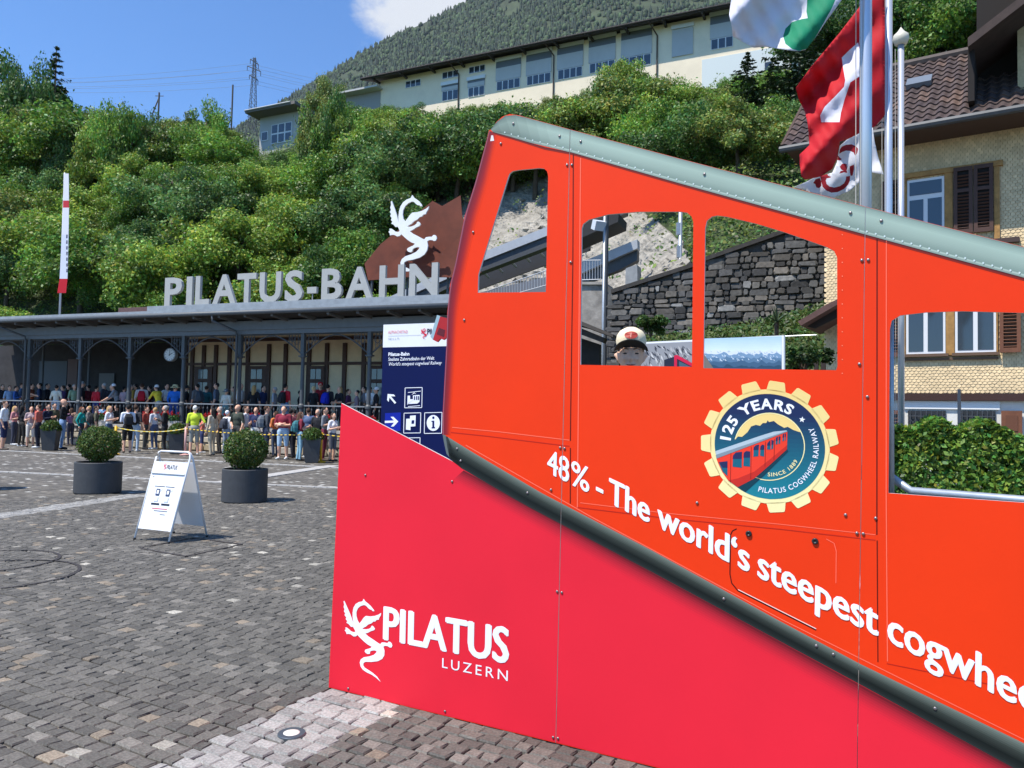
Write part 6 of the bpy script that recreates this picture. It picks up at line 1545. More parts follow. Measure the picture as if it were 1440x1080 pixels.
# cross gable with its deep dark eave at the right
gL = hx(1364, 100, -.2)[0]; gW = hx(1431, 100, -.2)[0]
hbox('gable_recess', gL+.1, gW, zEv+.35, zEv+4.2, .55, .8, mat('recess_shade', (.018, .014, .012, 1), rough=.9))  # dark wood made near-black: the shade of the recess is in its colour
hbox('gable_wall', gW, gW+5, zEv-.1, zEv+5.5, -.25, 3, mat('gable_shingle', (.50, .40, .22, 1), rough=.85, var=.2, scale=10))
a0 = pln(1361, 66, A_h-hm*1.3, hm); a1 = pln(1470, -18, A_h-hm*1.3, hm); gd = a1-a0; m = MB(); up_ = np.array([0, 0, .2])
Pg = [a0, a0+gd*2.2, a0+gd*2.2+hm*5.5, a0+hm*5.5]; m.add(Pg+[p_+up_ for p_ in Pg], [(3, 2, 1, 0), (4, 5, 6, 7), (0, 1, 5, 4), (1, 2, 6, 5), (2, 3, 7, 6), (3, 0, 4, 7)]); m.build('gable_roof', mat('gable_timber', (.05, .032, .026, 1), rough=.8, var=.25, scale=5), hs, fix=True)
hbox('gable_side', gL, gL+.12, zEv+.3, a0[2]+.05, -1.0, 2.5, MATS['recess_shade'])

# clipped hedge, small sign post
e = empty('hedge', np.array([*dep(1338, 640, 11.2)[:2], 0]), 'dense clipped green hedge in front of the barred windows', 'hedge')
q = np.random.default_rng(44); n = 34000; HC = dep(1338, 640, 11.2); hw, hd, hh_ = .84, .42, 1.58
d = q.uniform(-1, 1, (n, 3)); ax_ = q.integers(0, 3, n); sg_ = np.sign(q.uniform(-1, 1, n)); sg_[(ax_ == 2)] = 1; d[np.arange(n), ax_] = sg_*(1.03-.4*q.uniform(0, 1, n)**2)
nor = np.zeros((n, 3)); nor[np.arange(n), ax_] = sg_; bmp = 1+.05*np.sin(d[:, :1]*7)*np.sin(d[:, 2:]*6)
pos = np.stack([d[:, 0]*hw, d[:, 1]*hd, (d[:, 2]+1)/2*hh_], 1)*bmp; pos[:, 2] -= (.9*np.clip(np.abs(d[:, 0])-.7, 0, 1)**1.3+.07*np.sin(d[:, 0]*9+1))*(d[:, 2] > .2); pos += q.normal(0, .018, (n, 3)); pos = pos@rotz(-.35).T
V, F_, C = leaf_cloud(n, pos, nor@rotz(-.35).T, .04, greens(n, 45, (.15, .26, .036), .36, .3), 46); obj_of('foliage', leaf_mesh('foliage', V, F_, C, LEAF), e)
m = MB()
for i in range(6): m.tube([HC*[1, 1, 0]+np.array([-.8+.32*i, -.05*i, 0]), HC*[1, 1, 0]+np.array([-.8+.32*i, -.05*i, 1.1])], [.03, .01], 6)
m.build('stem', bark, e)
e = empty('sign_post', np.array([*dep(1349, 640, 14)[:2], 0]), 'dark slim sign blade on a post above the hedge', 'sign'); p_ = dep(1349, 570, 14)
m = MB(); m.box(p_+np.array([0, 0, -.02]), (.05, .42, .62), rotz(-.55)); m.build('blade', mat('blade_dark', (.05, .06, .075, 1), rough=.4), e)
m = MB(); m.tube([np.array([p_[0], p_[1], 0]), p_], .03, 6); m.build('post', dkst, e)

# ------------------------------------------------------------------ flagpoles and flags
alu = mat('anodised_pole', (.62, .64, .68, 1), rough=.3, metal=.55)
def pole(x, y, dist, r, ztop, label, knob=False):
    p_ = dep(x, y, dist); e = empty('flagpole', (p_[0], p_[1], 0), label, 'flagpole', 'flagpoles behind the photo board'); m = MB(); m.tube([np.array([p_[0], p_[1], 0]), np.array([p_[0], p_[1], ztop])], [r*1.05, r*.95], 20); m.build('mast', alu, e, smooth=True)
    m = MB(); m.lathe((p_[0], p_[1], 0), [(r*2.2, 0), (r*2.2, .02), (r*1.2, .05), (r*1.06, .12)], 16); m.build('base', galv, e)
    m = MB(); m.lathe((p_[0], p_[1], ztop), [(r*1.1, -.02), (r*1.9, .0), (r*2.5, .08), (r*2.3, .15), (r*1.2, .2), (r*.4, .26), (.001, .29)], 16); m.build('finial', mat('finial', (.62, .58, .46, 1), rough=.4), e, smooth=True)
    m = MB()
    for o_ in (-.02, .03): m.tube([np.array([p_[0]-r-.03+o_, p_[1]-.03, 1.1]), np.array([p_[0]-r-.04+o_, p_[1]-.03, ztop-.1])], .004, 5)
    m.build('halyard', mat('rope', (.55, .5, .42, 1), rough=.9), e); m = MB(); m.box((p_[0]-r*.8, p_[1]-.03, 1.12), (.04, .05, .14)); m.build('cleat', dkst, e); return p_
p1_ = pole(1217.3, 200, 7.5, .058, 10.4, 'thick silver flagpole nearest to the photo board')
p2_ = pole(1249.5, 150, 11, .055, 9.6, 'middle silver flagpole carrying the Swiss flag')
zk = dep(1267, 62, 12.3)[2]; p3_ = pole(1267, 150, 12.3, .05, zk, 'silver flagpole with an onion-shaped finial')
from mathutils.geometry import delaunay_2d_cdt
def flag(name, outline, regions, base, dist, label, amp=.10, step=5.0, slope=0.0, x_att=1217):
    P = [];
    def dens(L_):
        o = []
        for a, b_ in zip(L_, L_[1:]+L_[:1]):
            k = max(1, int(math.dist(a, b_)/4)); o += [lerp(a, b_, i/k) for i in range(k)]
        return o
    O = dens(outline); pts = list(O); edges = [(i, (i+1) % len(O)) for i in range(len(O))]
    for poly, c in regions:
        D = dens(poly); b0 = len(pts); pts += D; edges += [(b0+i, b0+(i+1) % len(D)) for i in range(len(D))]
    x0, x1 = min(p[0] for p in O), max(p[0] for p in O); y0, y1 = min(p[1] for p in O), max(p[1] for p in O)
    for x in np.arange(x0, x1, step):
        for y in np.arange(y0, y1, step):
            if inside((x, y), O): pts.append((x+.3*math.sin(y), y))
    vs, _, fs, *_r = delaunay_2d_cdt([Vector(p) for p in pts], edges, [], 0, 1e-4)
    m = MB(); W = []
    for v in vs:
        x, y = v; t = (x_att-x)/130.; k = (x*.55+y*.42); dz = amp*min(1, abs(t)+.15)*(math.sin(k*.085)+.45*math.sin(k*.19+1.0+y*.02)+.2*math.sin(x*.21-y*.12)); W.append(dep(x, y, dist+dz+slope*t))
    for f in fs:
        c = (sum(vs[i][0] for i in f)/len(f), sum(vs[i][1] for i in f)/len(f))
        if not inside(c, O): continue
        col = base
        for poly, cc_ in regions:
            if inside(c, poly): col = cc_
        a, b_, d = (W[i] for i in f[:3]); n_ = np.cross(b_-a, d-a); ff = f if np.dot(n_, CAM-a) > 0 else f[::-1]; m.add([W[i] for i in ff], [tuple(range(len(ff)))], 0, col)
    bm = bmesh.new(); o = m.build(name, FLAGM, smooth=True); bm.from_mesh(o.data); bmesh.ops.remove_doubles(bm, verts=bm.verts, dist=1e-5); bm.to_mesh(o.data); bm.free(); tag(o, label, 'flag'); so = o.modifiers.new('s', 'SOLIDIFY'); so.thickness = .003; return o
fz = lambda L_: [(1020+x/3.726, y/3.726) for x, y in L_]
wht, rdc, grn = lin(226, 224, 232), lin(200, 22, 34), lin(20, 140, 100)
flag('cantonal_flag', fz([(30, 0), (20, 75), (35, 140), (40, 190), (85, 215), (150, 250), (220, 245), (300, 258), (380, 268), (420, 262), (470, 200), (530, 110), (610, 0), (735, -170), (735, -420), (300, -330), (40, -260)]),
     [(fz([(430, -60), (428, 20), (425, 60), (432, 95), (400, 100), (350, 115), (315, 150), (303, 190), (315, 230), (350, 257), (385, 267), (430, 255), (470, 199), (510, 130), (560, 40), (585, -20), (600, -90), (520, -150)]), grn)],
     wht, 7.35, 'white flag with a green rounded shape flying over the roof edge', amp=.10)
flag('swiss_flag', fz([(735, -30), (836, -30), (836, 600), (815, 630), (785, 662), (700, 700), (640, 730), (600, 742), (592, 790), (585, 830), (560, 885), (500, 925), (420, 942), (400, 925), (390, 860), (388, 810), (415, 785), (440, 760), (436, 690), (430, 640), (415, 580), (385, 520), (370, 460), (400, 420), (450, 350), (500, 290), (600, 170), (700, 40)]),
     [(fz([(610, 302), (650, 262), (696, 222), (704, 262), (712, 330), (712, 395), (655, 432), (625, 520), (606, 590), (598, 640), (502, 640), (497, 605), (520, 560), (580, 500), (622, 455), (628, 420), (618, 360)]), wht)],
     rdc, 10.9, 'red flag with a white cross hanging from the middle flagpole', amp=.22, x_att=1246)
def arcpoly(cx, cy, r0, r1, a0, a1, n=16):
    A = np.radians(np.linspace(a0, a1, n)); return [(cx+r1*math.cos(a), cy-r1*math.sin(a)) for a in A]+[(cx+r0*math.cos(a), cy-r0*math.sin(a)) for a in A[::-1]]
def circ(cx, cy, r, n=12): return [(cx+r*math.cos(a), cy-r*math.sin(a)) for a in np.linspace(0, 2*math.pi, n, endpoint=False)]
kz = lambda L_: [(1110+x/10.286, 180+y/10.286) for x, y in L_]
flag('key_flag', fz([(358, 982), (420, 955), (470, 930), (560, 905), (585, 850), (600, 765), (640, 730), (700, 700), (772, 668), (782, 740), (800, 820), (830, 915), (770, 903), (720, 940), (690, 965), (650, 1000), (560, 1040), (460, 1010)]),
     [(kz(L_), lin(160, 26, 40)) for L_ in (
       [(720, 372), (730, 310), (760, 270), (820, 242), (900, 236), (960, 260), (995, 300), (985, 352), (962, 404), (945, 388), (930, 355), (880, 332), (820, 327), (770, 345)],
       [(690, 380), (722, 420), (760, 450), (728, 472), (690, 462)], [(872, 556), (934, 528), (936, 600), (912, 690), (884, 692), (876, 640)],
       [(730, 560), (760, 520), (800, 511), (832, 526), (836, 600), (800, 626), (750, 600)], [(722, 662), (742, 622), (832, 612), (836, 650), (790, 642), (752, 652)],
       [(445, 702), (482, 672), (550, 657), (562, 690), (606, 706), (590, 720), (542, 727), (527, 762), (542, 812), (582, 846), (650, 861), (730, 842), (790, 802), (816, 752), (822, 702), (880, 694), (875, 760), (850, 822), (790, 882), (700, 926), (610, 936), (530, 902), (482, 852), (468, 800)],
       [(345, 795), (380, 742), (440, 722), (462, 770), (464, 838), (430, 870), (390, 860), (375, 812)])],
     lin(232, 232, 236), 12.1, 'white flag with a curled red key below the Swiss flag', amp=.16, x_att=1262)
# ------------------------------------------------------------------ people
SLOT = ['skin', 'shirt', 'sleeve', 'forearm', 'pants', 'calf', 'shoe', 'hair']
def person_prims(pose, long_hair, hs=1.0, female=False):
    """tapered capsules ('c', a, b, ra, rb, slot) and ellipsoids ('e', centre, radii, slot); front is -y"""
    P = []; sw = .165 if female else .185; hw = .1; lean = 0.0; sp_ = .0
    if pose == 'lean': lean = .16
    def L_(z): return -lean*max(0, (z-.95)/.5)
    if pose == 'walk': feet = [(-.10, -.20, 0), (.10, .20, .05)]
    elif pose == 'hip': feet = [(-.13, -.02, 0), (.11, .03, 0)]
    else: feet = [(-.105, -.02, 0), (.105, .03, 0)]
    for s, (fx, fy, fz) in zip((-1, 1), feet):
        P += [('c', (fx, fy+.05, fz+.045), (fx*1.12, fy-.15, fz*.2+.035), .045, .036, 6), ('c', (fx, fy+.03, fz+.085), (s*.10, fy*.55-.01, .49), .045, .062, 5), ('c', (s*.10, fy*.55-.01, .47), (s*.092, 0, .90), .066, .092, 4)]
    P += [('e', (0, .01, .95), (.165 if not female else .172, .118, .125), 4), ('e', (0, L_(1.1), 1.12), (.148 if not female else .132, .106, .17), 1), ('e', (0, L_(1.3), 1.29), (sw-.01, .118, .17), 1), ('c', (-sw+.03, L_(1.42), 1.415), (sw-.03, L_(1.42), 1.415), .062, .062, 1)]
    if female: P += [('e', (s*.07, L_(1.3)-.085, 1.285), (.068, .06, .065), 1) for s in (-1, 1)]
    hy = L_(1.6)*1.1
    P += [('c', (0, L_(1.44), 1.43), (0, hy-.012, 1.56), .056, .05, 0), ('e', (0, hy-.012, 1.615), (.074*hs, .092*hs, .113*hs), 0), ('e', (0, hy-.04, 1.568), (.054*hs, .058*hs, .058*hs), 0), ('c', (0, hy-.10*hs, 1.612), (0, hy-.113*hs, 1.592), .010, .015, 0)]
    P += [('e', (s*.076*hs, hy+.002, 1.61), (.014, .024, .034), 0) for s in (-1, 1)]
    P += [('e', (0, hy+.018, 1.648), (.080*hs, .092*hs, .094*hs), 7)]
    if long_hair: P += [('c', (0, hy+.05, 1.64), (0, L_(1.4)+.105, 1.40), .078, .058, 7), ('c', (-.06, hy+.02, 1.62), (-.07, hy+.03, 1.47), .035, .03, 7), ('c', (.06, hy+.02, 1.62), (.07, hy+.03, 1.47), .035, .03, 7)]
    sh = [np.array((s*sw, L_(1.41), 1.405)) for s in (-1, 1)]
    arms = {'stand': [((-.235, .02, 1.12), (-.225, -.06, .87)), ((.235, .02, 1.12), (.225, -.06, .87))],
            'phone': [((-.225, .02, 1.13), (-.10, -.24, 1.20)), ((.225, .02, 1.13), (.08, -.25, 1.22))],
            'lean': [((-.25, -.30, 1.16), (-.20, -.53, 1.02)), ((.25, -.30, 1.16), (.20, -.53, 1.02))],
            'walk': [((-.23, .10, 1.14), (-.22, .0, .90)), ((.23, -.05, 1.13), (.21, -.24, .96))],
            'hip': [((-.33, .07, 1.15), (-.17, -.03, 1.0)), ((.235, .02, 1.12), (.22, -.07, .87))],
            'cross': [((-.24, -.03, 1.13), (.05, -.20, 1.16)), ((.24, -.03, 1.12), (-.06, -.18, 1.10))]}[pose]
    hands = []
    for s, a0, (el, wr) in zip((-1, 1), sh, arms):
        el, wr = np.array(el), np.array(wr); d = (wr-el)/np.linalg.norm(wr-el)
        P += [('c', tuple(a0), tuple(el), .056, .044, 2), ('c', tuple(el), tuple(wr), .042, .029, 3), ('e', tuple(wr+d*.045), (.036, .036, .042), 0)]; hands.append((wr+d*.06, d, s))
    return P, hands
def prim_mesh(P):
    m = MB()
    for p in P:
        if p[0] == 'c':
            a, b = np.array(p[1]), np.array(p[2]); t = (b-a)/np.linalg.norm(b-a); ra, rb = p[3], p[4]; pts = []; rs = []
            for k in (-90, -60, -30, 0): pts.append(a+t*ra*math.sin(rad(k))); rs.append(max(1e-3, ra*math.cos(rad(k))))
            for k in (0, 30, 60, 90): pts.append(b+t*rb*math.sin(rad(k))); rs.append(max(1e-3, rb*math.cos(rad(k))))
            # fixed frame so that end rings stay parallel
            x = np.cross(t, [0, 0, 1.] if abs(t[2]) < .9 else [1., 0, 0]); x /= np.linalg.norm(x); y = np.cross(t, x); n = 12; vs = []
            for c, r in zip(pts, rs):
                for i in range(n): vs.append(c+r*(math.cos(2*math.pi*i/n)*x+math.sin(2*math.pi*i/n)*y))
            fs = [(j*n+i, j*n+(i+1) % n, (j+1)*n+(i+1) % n, (j+1)*n+i) for j in range(7) for i in range(n)]+[tuple(range(n))[::-1], tuple(7*n+i for i in range(n))]; m.add(vs, fs)
        else:
            c, R_ = np.array(p[1]), np.array(p[2]); n = 14; vs = [c-[0, 0, R_[2]]]; fs = []
            for j in range(1, 9):
                a = -math.pi/2+math.pi*j/9
                for i in range(n): vs.append(c+R_*[math.cos(a)*math.cos(2*math.pi*i/n), math.cos(a)*math.sin(2*math.pi*i/n), math.sin(a)])
            vs.append(c+[0, 0, R_[2]])
            fs += [(0, 1+(i+1) % n, 1+i) for i in range(n)]+[(1+j*n+i, 1+j*n+(i+1) % n, 1+(j+1)*n+(i+1) % n, 1+(j+1)*n+i) for j in range(7) for i in range(n)]+[(1+7*n+i, 1+7*n+(i+1) % n, len(vs)-1) for i in range(n)]; m.add(vs, fs)
    return m
def sdist(P, X):
    D = []
    for p in P:
        if p[0] == 'c':
            a, b = np.array(p[1]), np.array(p[2]); ab = b-a; t = np.clip(((X-a)@ab)/(ab@ab), 0, 1); D.append(np.linalg.norm(X-(a+t[:, None]*ab), axis=1)-(p[3]+(p[4]-p[3])*t))
        else:
            k = np.linalg.norm((X-np.array(p[1]))/np.array(p[2]), axis=1); D.append((k-1)*min(p[2]))
    return np.array(D)
def finger_add(me_data, hands, sc=1.0):
    """five short bent fingers per hand, thumb from the side of the palm"""
    m = MB()
    for c, d, s in hands:
        d = d/np.linalg.norm(d); sd = np.cross(d, [0, -1., .2]); sd /= np.linalg.norm(sd)+1e-9; pn = np.cross(sd, d)
        for i, (o, l) in enumerate(((-.026, .062), (-.009, .074), (.009, .070), (.025, .055))):
            a = c+sd*o+d*.012; b = a+d*l*.55+pn*.006; e = b+d*l*.42+pn*.024; m.tube([a, b, e], [.0095, .009, .006], 6)
        a = c+sd*.026*(-s)-d*.018; m.tube([a, a+sd*.026*(-s)+d*.022+pn*.01, a+sd*.03*(-s)+d*.05+pn*.018], [.011, .010, .007], 6)
    return m
def body_mesh(pose, long_hair, female=False, vox=.021, hs=1.0, xf=None, extra=None):
    P, hands = person_prims(pose, long_hair, hs, female)
    if extra: P += extra
    if xf: P = xf(P); hands = [(xf.pt(c), d, s) for c, d, s in hands]
    m = prim_mesh(P); o = m.build('tmp', mat('tmp', (1, 1, 1, 1)), fix=True); r = o.modifiers.new('r', 'REMESH'); r.mode = 'VOXEL'; r.voxel_size = vox; r.use_smooth_shade = True
    sm_ = o.modifiers.new('s', 'SMOOTH'); sm_.factor = .5; sm_.iterations = 3
    me = bpy.data.meshes.new_from_object(o.evaluated_get(bpy.context.evaluated_depsgraph_get())); old = o.data; bpy.data.objects.remove(o); bpy.data.meshes.remove(old)
    n = len(me.vertices); V = np.empty(n*3); me.vertices.foreach_get('co', V); V = V.reshape(-1, 3); fs = [tuple(p.vertices) for p in me.polygons]; bpy.data.meshes.remove(me)
    C = np.array([V[list(f)].mean(0) for f in fs]); D = sdist(P, C); sl = np.array([p[-1] for p in P])[D.argmin(0)]
    out_ = MB(); out_.v = [tuple(v) for v in V]; out_.f = fs; out_.m = [int(s) for s in sl]; out_.c = [(1, 1, 1)]*len(fs)
    fm_ = finger_add(None, hands); out_.add(fm_.v, fm_.f, 0)
    o = out_.build('person', [mat('slot_'+s, (.5, .5, .5, 1)) for s in SLOT], smooth=True); me = o.data; bpy.data.objects.remove(o); return me
BODY = {}
def get_body(pose, lh, fem):
    k = (pose, lh, fem)
    if k not in BODY: BODY[k] = body_mesh(pose, lh, fem)
    return BODY[k]
def cloth(c): return mat('cloth_%d_%d_%d' % c, lin(*c), rough=.85, var=.10, scale=14)
SKIN = [mat('skin_%d' % i, lin(*c), rough=.55, var=.06, scale=20) for i, c in enumerate(((222, 170, 140), (206, 150, 118), (176, 118, 88)))]
# hats
def hat_mesh(kind):
    m = MB()
    if kind == 'cap':
        m.lathe((0, .012, 1.655), [(.088, -.015), (.091, .01), (.086, .05), (.06, .085), (.02, .097), (.0001, .098)], 18); vs = []; 
        A = np.linspace(math.pi*1.12, math.pi*1.88, 9); vs = [(.088*math.cos(a), .012+.088*math.sin(a), 1.648) for a in A]+[(.093*math.cos(a), -.045+.118*math.sin(a), 1.632) for a in A]
        vs += [(x, y, z-.006) for x, y, z in vs]; n = 9; m.add(vs, [(i, i+1, n+i+1, n+i) for i in range(n-1)]+[(2*n+i+1, 2*n+i, 3*n+i, 3*n+i+1) for i in range(n-1)]+[(n+i, n+i+1, 3*n+i+1, 3*n+i) for i in range(n-1)])
    else:
        m.lathe((0, .005, 1.66), [(.165, -.045), (.16, -.03), (.10, -.012), (.09, .0), (.085, .06), (.06, .085), (.0001, .09)], 22); m.lathe((0, .005, 1.66), [(.165, -.045), (.10, -.02), (.088, -.01)], 22)
    o = m.build('hat', mat('tmp', (1, 1, 1, 1)), smooth=True); me = o.data; bpy.data.objects.remove(o); return me
HAT = {k: hat_mesh(k) for k in ('cap', 'sun')}
def pack_mesh():
    m = MB(); P = []
    for z, w, d in ((0, .105, .05), (.04, .135, .075), (.16, .145, .09), (.30, .135, .085), (.39, .10, .06), (.42, .06, .03)):
        for x, y in ((-1, -.9), (-.75, -1), (.75, -1), (1, -.9), (1, .5), (.7, 1), (-.7, 1), (-1, .5)): P.append((x*w, y*d+d, z))
    n = 8; m.add(P, [(j*n+i, j*n+(i+1) % n, (j+1)*n+(i+1) % n, (j+1)*n+i) for j in range(5) for i in range(n)]+[tuple(range(n))[::-1], tuple(40+i for i in range(n))])
    m.box((0, .185, .13), (.19, .05, .17))
    for s in (-1, 1): m.tube([(s*.085, .0, .05), (s*.12, -.16, .12), (s*.10, -.20, .30), (s*.085, -.10, .44), (s*.08, .01, .40)], .016, 5)
    o = m.build('backpack', mat('tmp', (1, 1, 1, 1)), smooth=False); me = o.data; bpy.data.objects.remove(o); return me
PACK = pack_mesh()
def own_mat(o, i, m_): o.material_slots[i].link = 'OBJECT'; o.material_slots[i].material = m_
FACE = {'F': 0, 'R': 90, 'L': -90, 'B': 180, 'BR': 140, 'BL': -140, 'FR': 45, 'FL': -45}
pq = random.Random(19)
DKB, BLK, NAVY, KHA, WHI, JEA, LBL, GRY = (40, 40, 46), (24, 24, 27), (34, 44, 78), (96, 94, 78), (232, 232, 232), (66, 84, 120), (150, 178, 202), (128, 130, 134)
HB, HK, HY, HG = (66, 44, 30), (22, 18, 16), (186, 150, 96), (170, 168, 164)
def person(base, face, pose, label, shirt, pants, hair, h=1.72, fem=False, lh=False, short=False, bare=True, hat=None, pack=None, packlab=None, skin=0, wide=1.0, group='people waiting'):
    a = rad(FACE[face]+pq.uniform(-34, 34)); h *= pq.uniform(.95, 1.04); o = obj_of('person', get_body(pose, lh, fem), None, base); o.rotation_euler[2] = a; s = h/1.735; o.scale = (s*wide, s*wide, s); tag(o, label, 'person', group)
    sk = SKIN[skin]; cs = cloth(shirt)
    for i, m_ in enumerate((sk, cs, cs, sk if bare else cs, cloth(pants), sk if short else cloth(pants), cloth(pq.choice([(30, 30, 32), (220, 220, 218), (90, 80, 70)])), cloth(hair) if hair else sk)): own_mat(o, i, m_)
    if hat:
        k = obj_of('hat', HAT[hat[0]], o); own_mat(k, 0, cloth(hat[1]))
        if pose == 'lean': k.location = (0, -.2, 0)
    if pack:
        d = np.array([math.cos(a+math.pi/2), math.sin(a+math.pi/2), 0]); z = 1.0*s
        b = obj_of('backpack', PACK, None, np.asarray(base)+d*(.105*s)+np.array([0, 0, z])+(-d*.16*s if pose == 'lean' else 0)); b.rotation_euler[2] = a; b.scale = (s, s, s); own_mat(b, 0, cloth(pack)); tag(b, packlab, 'backpack', 'backpacks worn in the queue')
    return o
QG, PG = 'people queuing in front of the wall', 'people on the platform'
def qz(x, y): p = gnd(x, y); return (p[0], p[1], 0)
# queue in front of the stone wall: (x, feet y, face, pose, label, shirt, trousers, hair, options)
Q_ = [
 (4, 633, 'R', 'stand', 'person in white T-shirt and navy shorts at the queue end near the barrier', WHI, NAVY, HB, dict(short=1)),
 (30, 628, 'B', 'stand', 'woman-height person in black sleeveless top and dark trousers, next to salmon shirt', BLK, (46, 42, 38), HK, dict(fem=1, lh=1, h=1.66)),
 (42, 629, 'F', 'phone', 'person in flowered top and cream shorts in the queue', (170, 150, 150), (216, 208, 196), HB, dict(fem=1, short=1, h=1.62)),
 (52, 630, 'L', 'stand', 'person in salmon T-shirt and dark trousers in the queue', (214, 110, 92), (40, 42, 56), HB, dict()),
 (65, 628, 'R', 'phone', 'person in dark navy jacket beside a tapered planter', (30, 36, 58), (52, 60, 84), HK, dict(bare=False)),
 (87, 632, 'R', 'phone', 'bald man-height person in black jacket and light blue jeans', BLK, (126, 154, 190), None, dict(bare=False, h=1.82)),
 (113, 629, 'R', 'walk', 'person in teal jacket with long brown hair', (20, 158, 150), (52, 60, 70), (104, 62, 40), dict(fem=1, lh=1, bare=False, h=1.66, pack=(104, 104, 84), packlab='olive backpack worn over the teal jacket')),
 (133, 630, 'R', 'stand', 'person in khaki shirt carrying a dark backpack', KHA, (60, 58, 52), HB, dict(pack=(44, 44, 46), packlab='dark backpack on the khaki shirt')),
 (152, 632, 'R', 'phone', 'blonde person in white blouse and denim shorts', WHI, (74, 92, 120), HY, dict(fem=1, lh=1, short=1, h=1.64)),
 (178, 637, 'BL', 'phone', 'person in white T-shirt and black shorts beside the yellow post', (226, 228, 236), BLK, HK, dict(short=1, h=1.78, pack=(36, 36, 38), packlab='black sling bag on the white T-shirt beside the yellow post')),
 (189, 635, 'B', 'stand', 'person in dark top and pale jeans behind the black shorts', (58, 58, 62), (176, 190, 204), HB, dict(h=1.66, pack=(30, 30, 34), packlab='black backpack above pale jeans')),
 (230, 636, 'L', 'phone', 'grey-haired person all in black holding papers', (34, 34, 36), (38, 38, 40), HG, dict(bare=False, h=1.76)),
 (272, 640, 'B', 'hip', 'white-haired person in neon yellow vest and grey shorts', (206, 226, 60), (150, 150, 142), (226, 224, 216), dict(short=1, h=1.70)),
 (297, 641, 'L', 'stand', 'person in beige jacket and beige trousers with long dark hair', (200, 184, 158), (186, 170, 144), HK, dict(fem=1, lh=1, bare=False, h=1.66)),
 (318, 639, 'B', 'stand', 'person in white hooded top with the hood up', (236, 236, 238), (150, 160, 176), (236, 236, 238), dict(bare=False, h=1.64, pack=(62, 66, 76), packlab='slate backpack on the white hooded top')),
 (332, 641, 'F', 'hip', 'bald person in dark green T-shirt and sunglasses', (62, 68, 58), (54, 56, 54), None, dict(h=1.78, wide=1.08)),
 (358, 642, 'F', 'phone', 'person in navy T-shirt behind the yellow chain', (38, 46, 82), (190, 190, 184), HK, dict(h=1.74)),
 (373, 645, 'R', 'stand', 'person in dark grey jacket and dark jeans with a grey backpack', (66, 70, 76), (40, 50, 74), HB, dict(bare=False, h=1.76, pack=(104, 110, 116), packlab='grey backpack on the dark grey jacket')),
 (397, 646, 'F', 'cross', 'person in maroon T-shirt, sunglasses and pale blue shorts', (134, 36, 56), (168, 192, 212), HB, dict(short=1, h=1.78, wide=1.1)),
 (407, 644, 'B', 'stand', 'person in black trousers half hidden behind the maroon T-shirt', (92, 40, 52), (30, 32, 40), HK, dict(h=1.68)),
 (421, 648, 'R', 'phone', 'person in maroon top and pale patterned leggings', (128, 40, 54), (140, 180, 196), (96, 66, 50), dict(fem=1, h=1.64, lh=1, pack=(60, 116, 122), packlab='teal backpack on the maroon top')),
 (455, 648, 'R', 'phone', 'person in grey T-shirt with black backpack by the yellow post', (128, 130, 134), (112, 40, 60), HK, dict(h=1.78, pack=(28, 28, 34), packlab='black backpack on the grey T-shirt')),
 (467, 649, 'FR', 'phone', 'person in white top and grey skirt-length shorts at the red wedge', (224, 220, 222), (92, 92, 100), HB, dict(fem=1, lh=1, short=1, h=1.62)),
 (19, 626, 'R', 'phone', 'blonde person in pink top near the crowd barrier', (206, 140, 140), (70, 70, 82), HY, dict(fem=1, lh=1, h=1.6)),
 (123, 627, 'L', 'stand', 'fair-haired person in grey jacket behind the teal jacket', (120, 118, 112), (66, 66, 72), HY, dict(h=1.66)),
 (162, 628, 'L', 'phone', 'person in black shirt facing the blonde person', (32, 32, 34), (44, 44, 50), HK, dict(h=1.7)),
]
Q_ += [
 (74, 626, 'R', 'stand', 'person in olive jacket behind the light blue jeans', (92, 94, 70), (58, 60, 66), HK, dict(bare=False, h=1.7)),
 (98, 627, 'L', 'phone', 'person in mauve blouse between black jacket and teal jacket', (150, 110, 140), (60, 60, 74), HB, dict(fem=1, lh=1, h=1.62)),
 (143, 627, 'B', 'stand', 'person in sky blue shirt behind the khaki shirt', (140, 180, 214), (70, 74, 86), HB, dict(h=1.72)),
 (204, 632, 'R', 'stand', 'person in brick red polo shirt near the black sling bag', (150, 62, 50), (74, 74, 70), HB, dict(h=1.7)),
 (216, 632, 'L', 'hip', 'person in striped-looking pale shirt beside the person in black', (206, 208, 214), (80, 92, 120), HY, dict(h=1.66)),
 (283, 637, 'R', 'phone', 'small person in coral shirt beside the neon yellow vest', (226, 120, 100), (60, 70, 110), HB, dict(h=1.4, short=1)),
 (307, 638, 'L', 'stand', 'person in brown jacket behind the beige trousers', (100, 76, 58), (60, 56, 52), HG, dict(bare=False, h=1.7)),
 (344, 640, 'R', 'stand', 'person in white polo shirt beside the dark green T-shirt', (222, 224, 226), (96, 100, 108), HB, dict(h=1.7)),
 (386, 642, 'L', 'phone', 'person in orange top behind the grey backpack', (214, 120, 60), (70, 78, 96), HB, dict(fem=1, lh=1, h=1.62)),
 (411, 643, 'L', 'stand', 'person in cherry red jacket behind the maroon shirts', (186, 24, 36), (40, 44, 60), HK, dict(bare=False, h=1.66)),
 (432, 644, 'B', 'phone', 'person in slate blue shirt behind the planter bush', (92, 108, 140), (60, 60, 66), HB, dict(h=1.72)),
 (445, 645, 'F', 'stand', 'person in black polo shirt next to the yellow post', (36, 36, 40), (120, 116, 100), HG, dict(h=1.7)),
]
for x, y, f_, po, lab, sh, pa, ha, kw in Q_: person(qz(x, y), f_, po, lab.replace('woman-height ', '').replace('man-height ', ''), sh, pa, ha, group=QG, **kw)
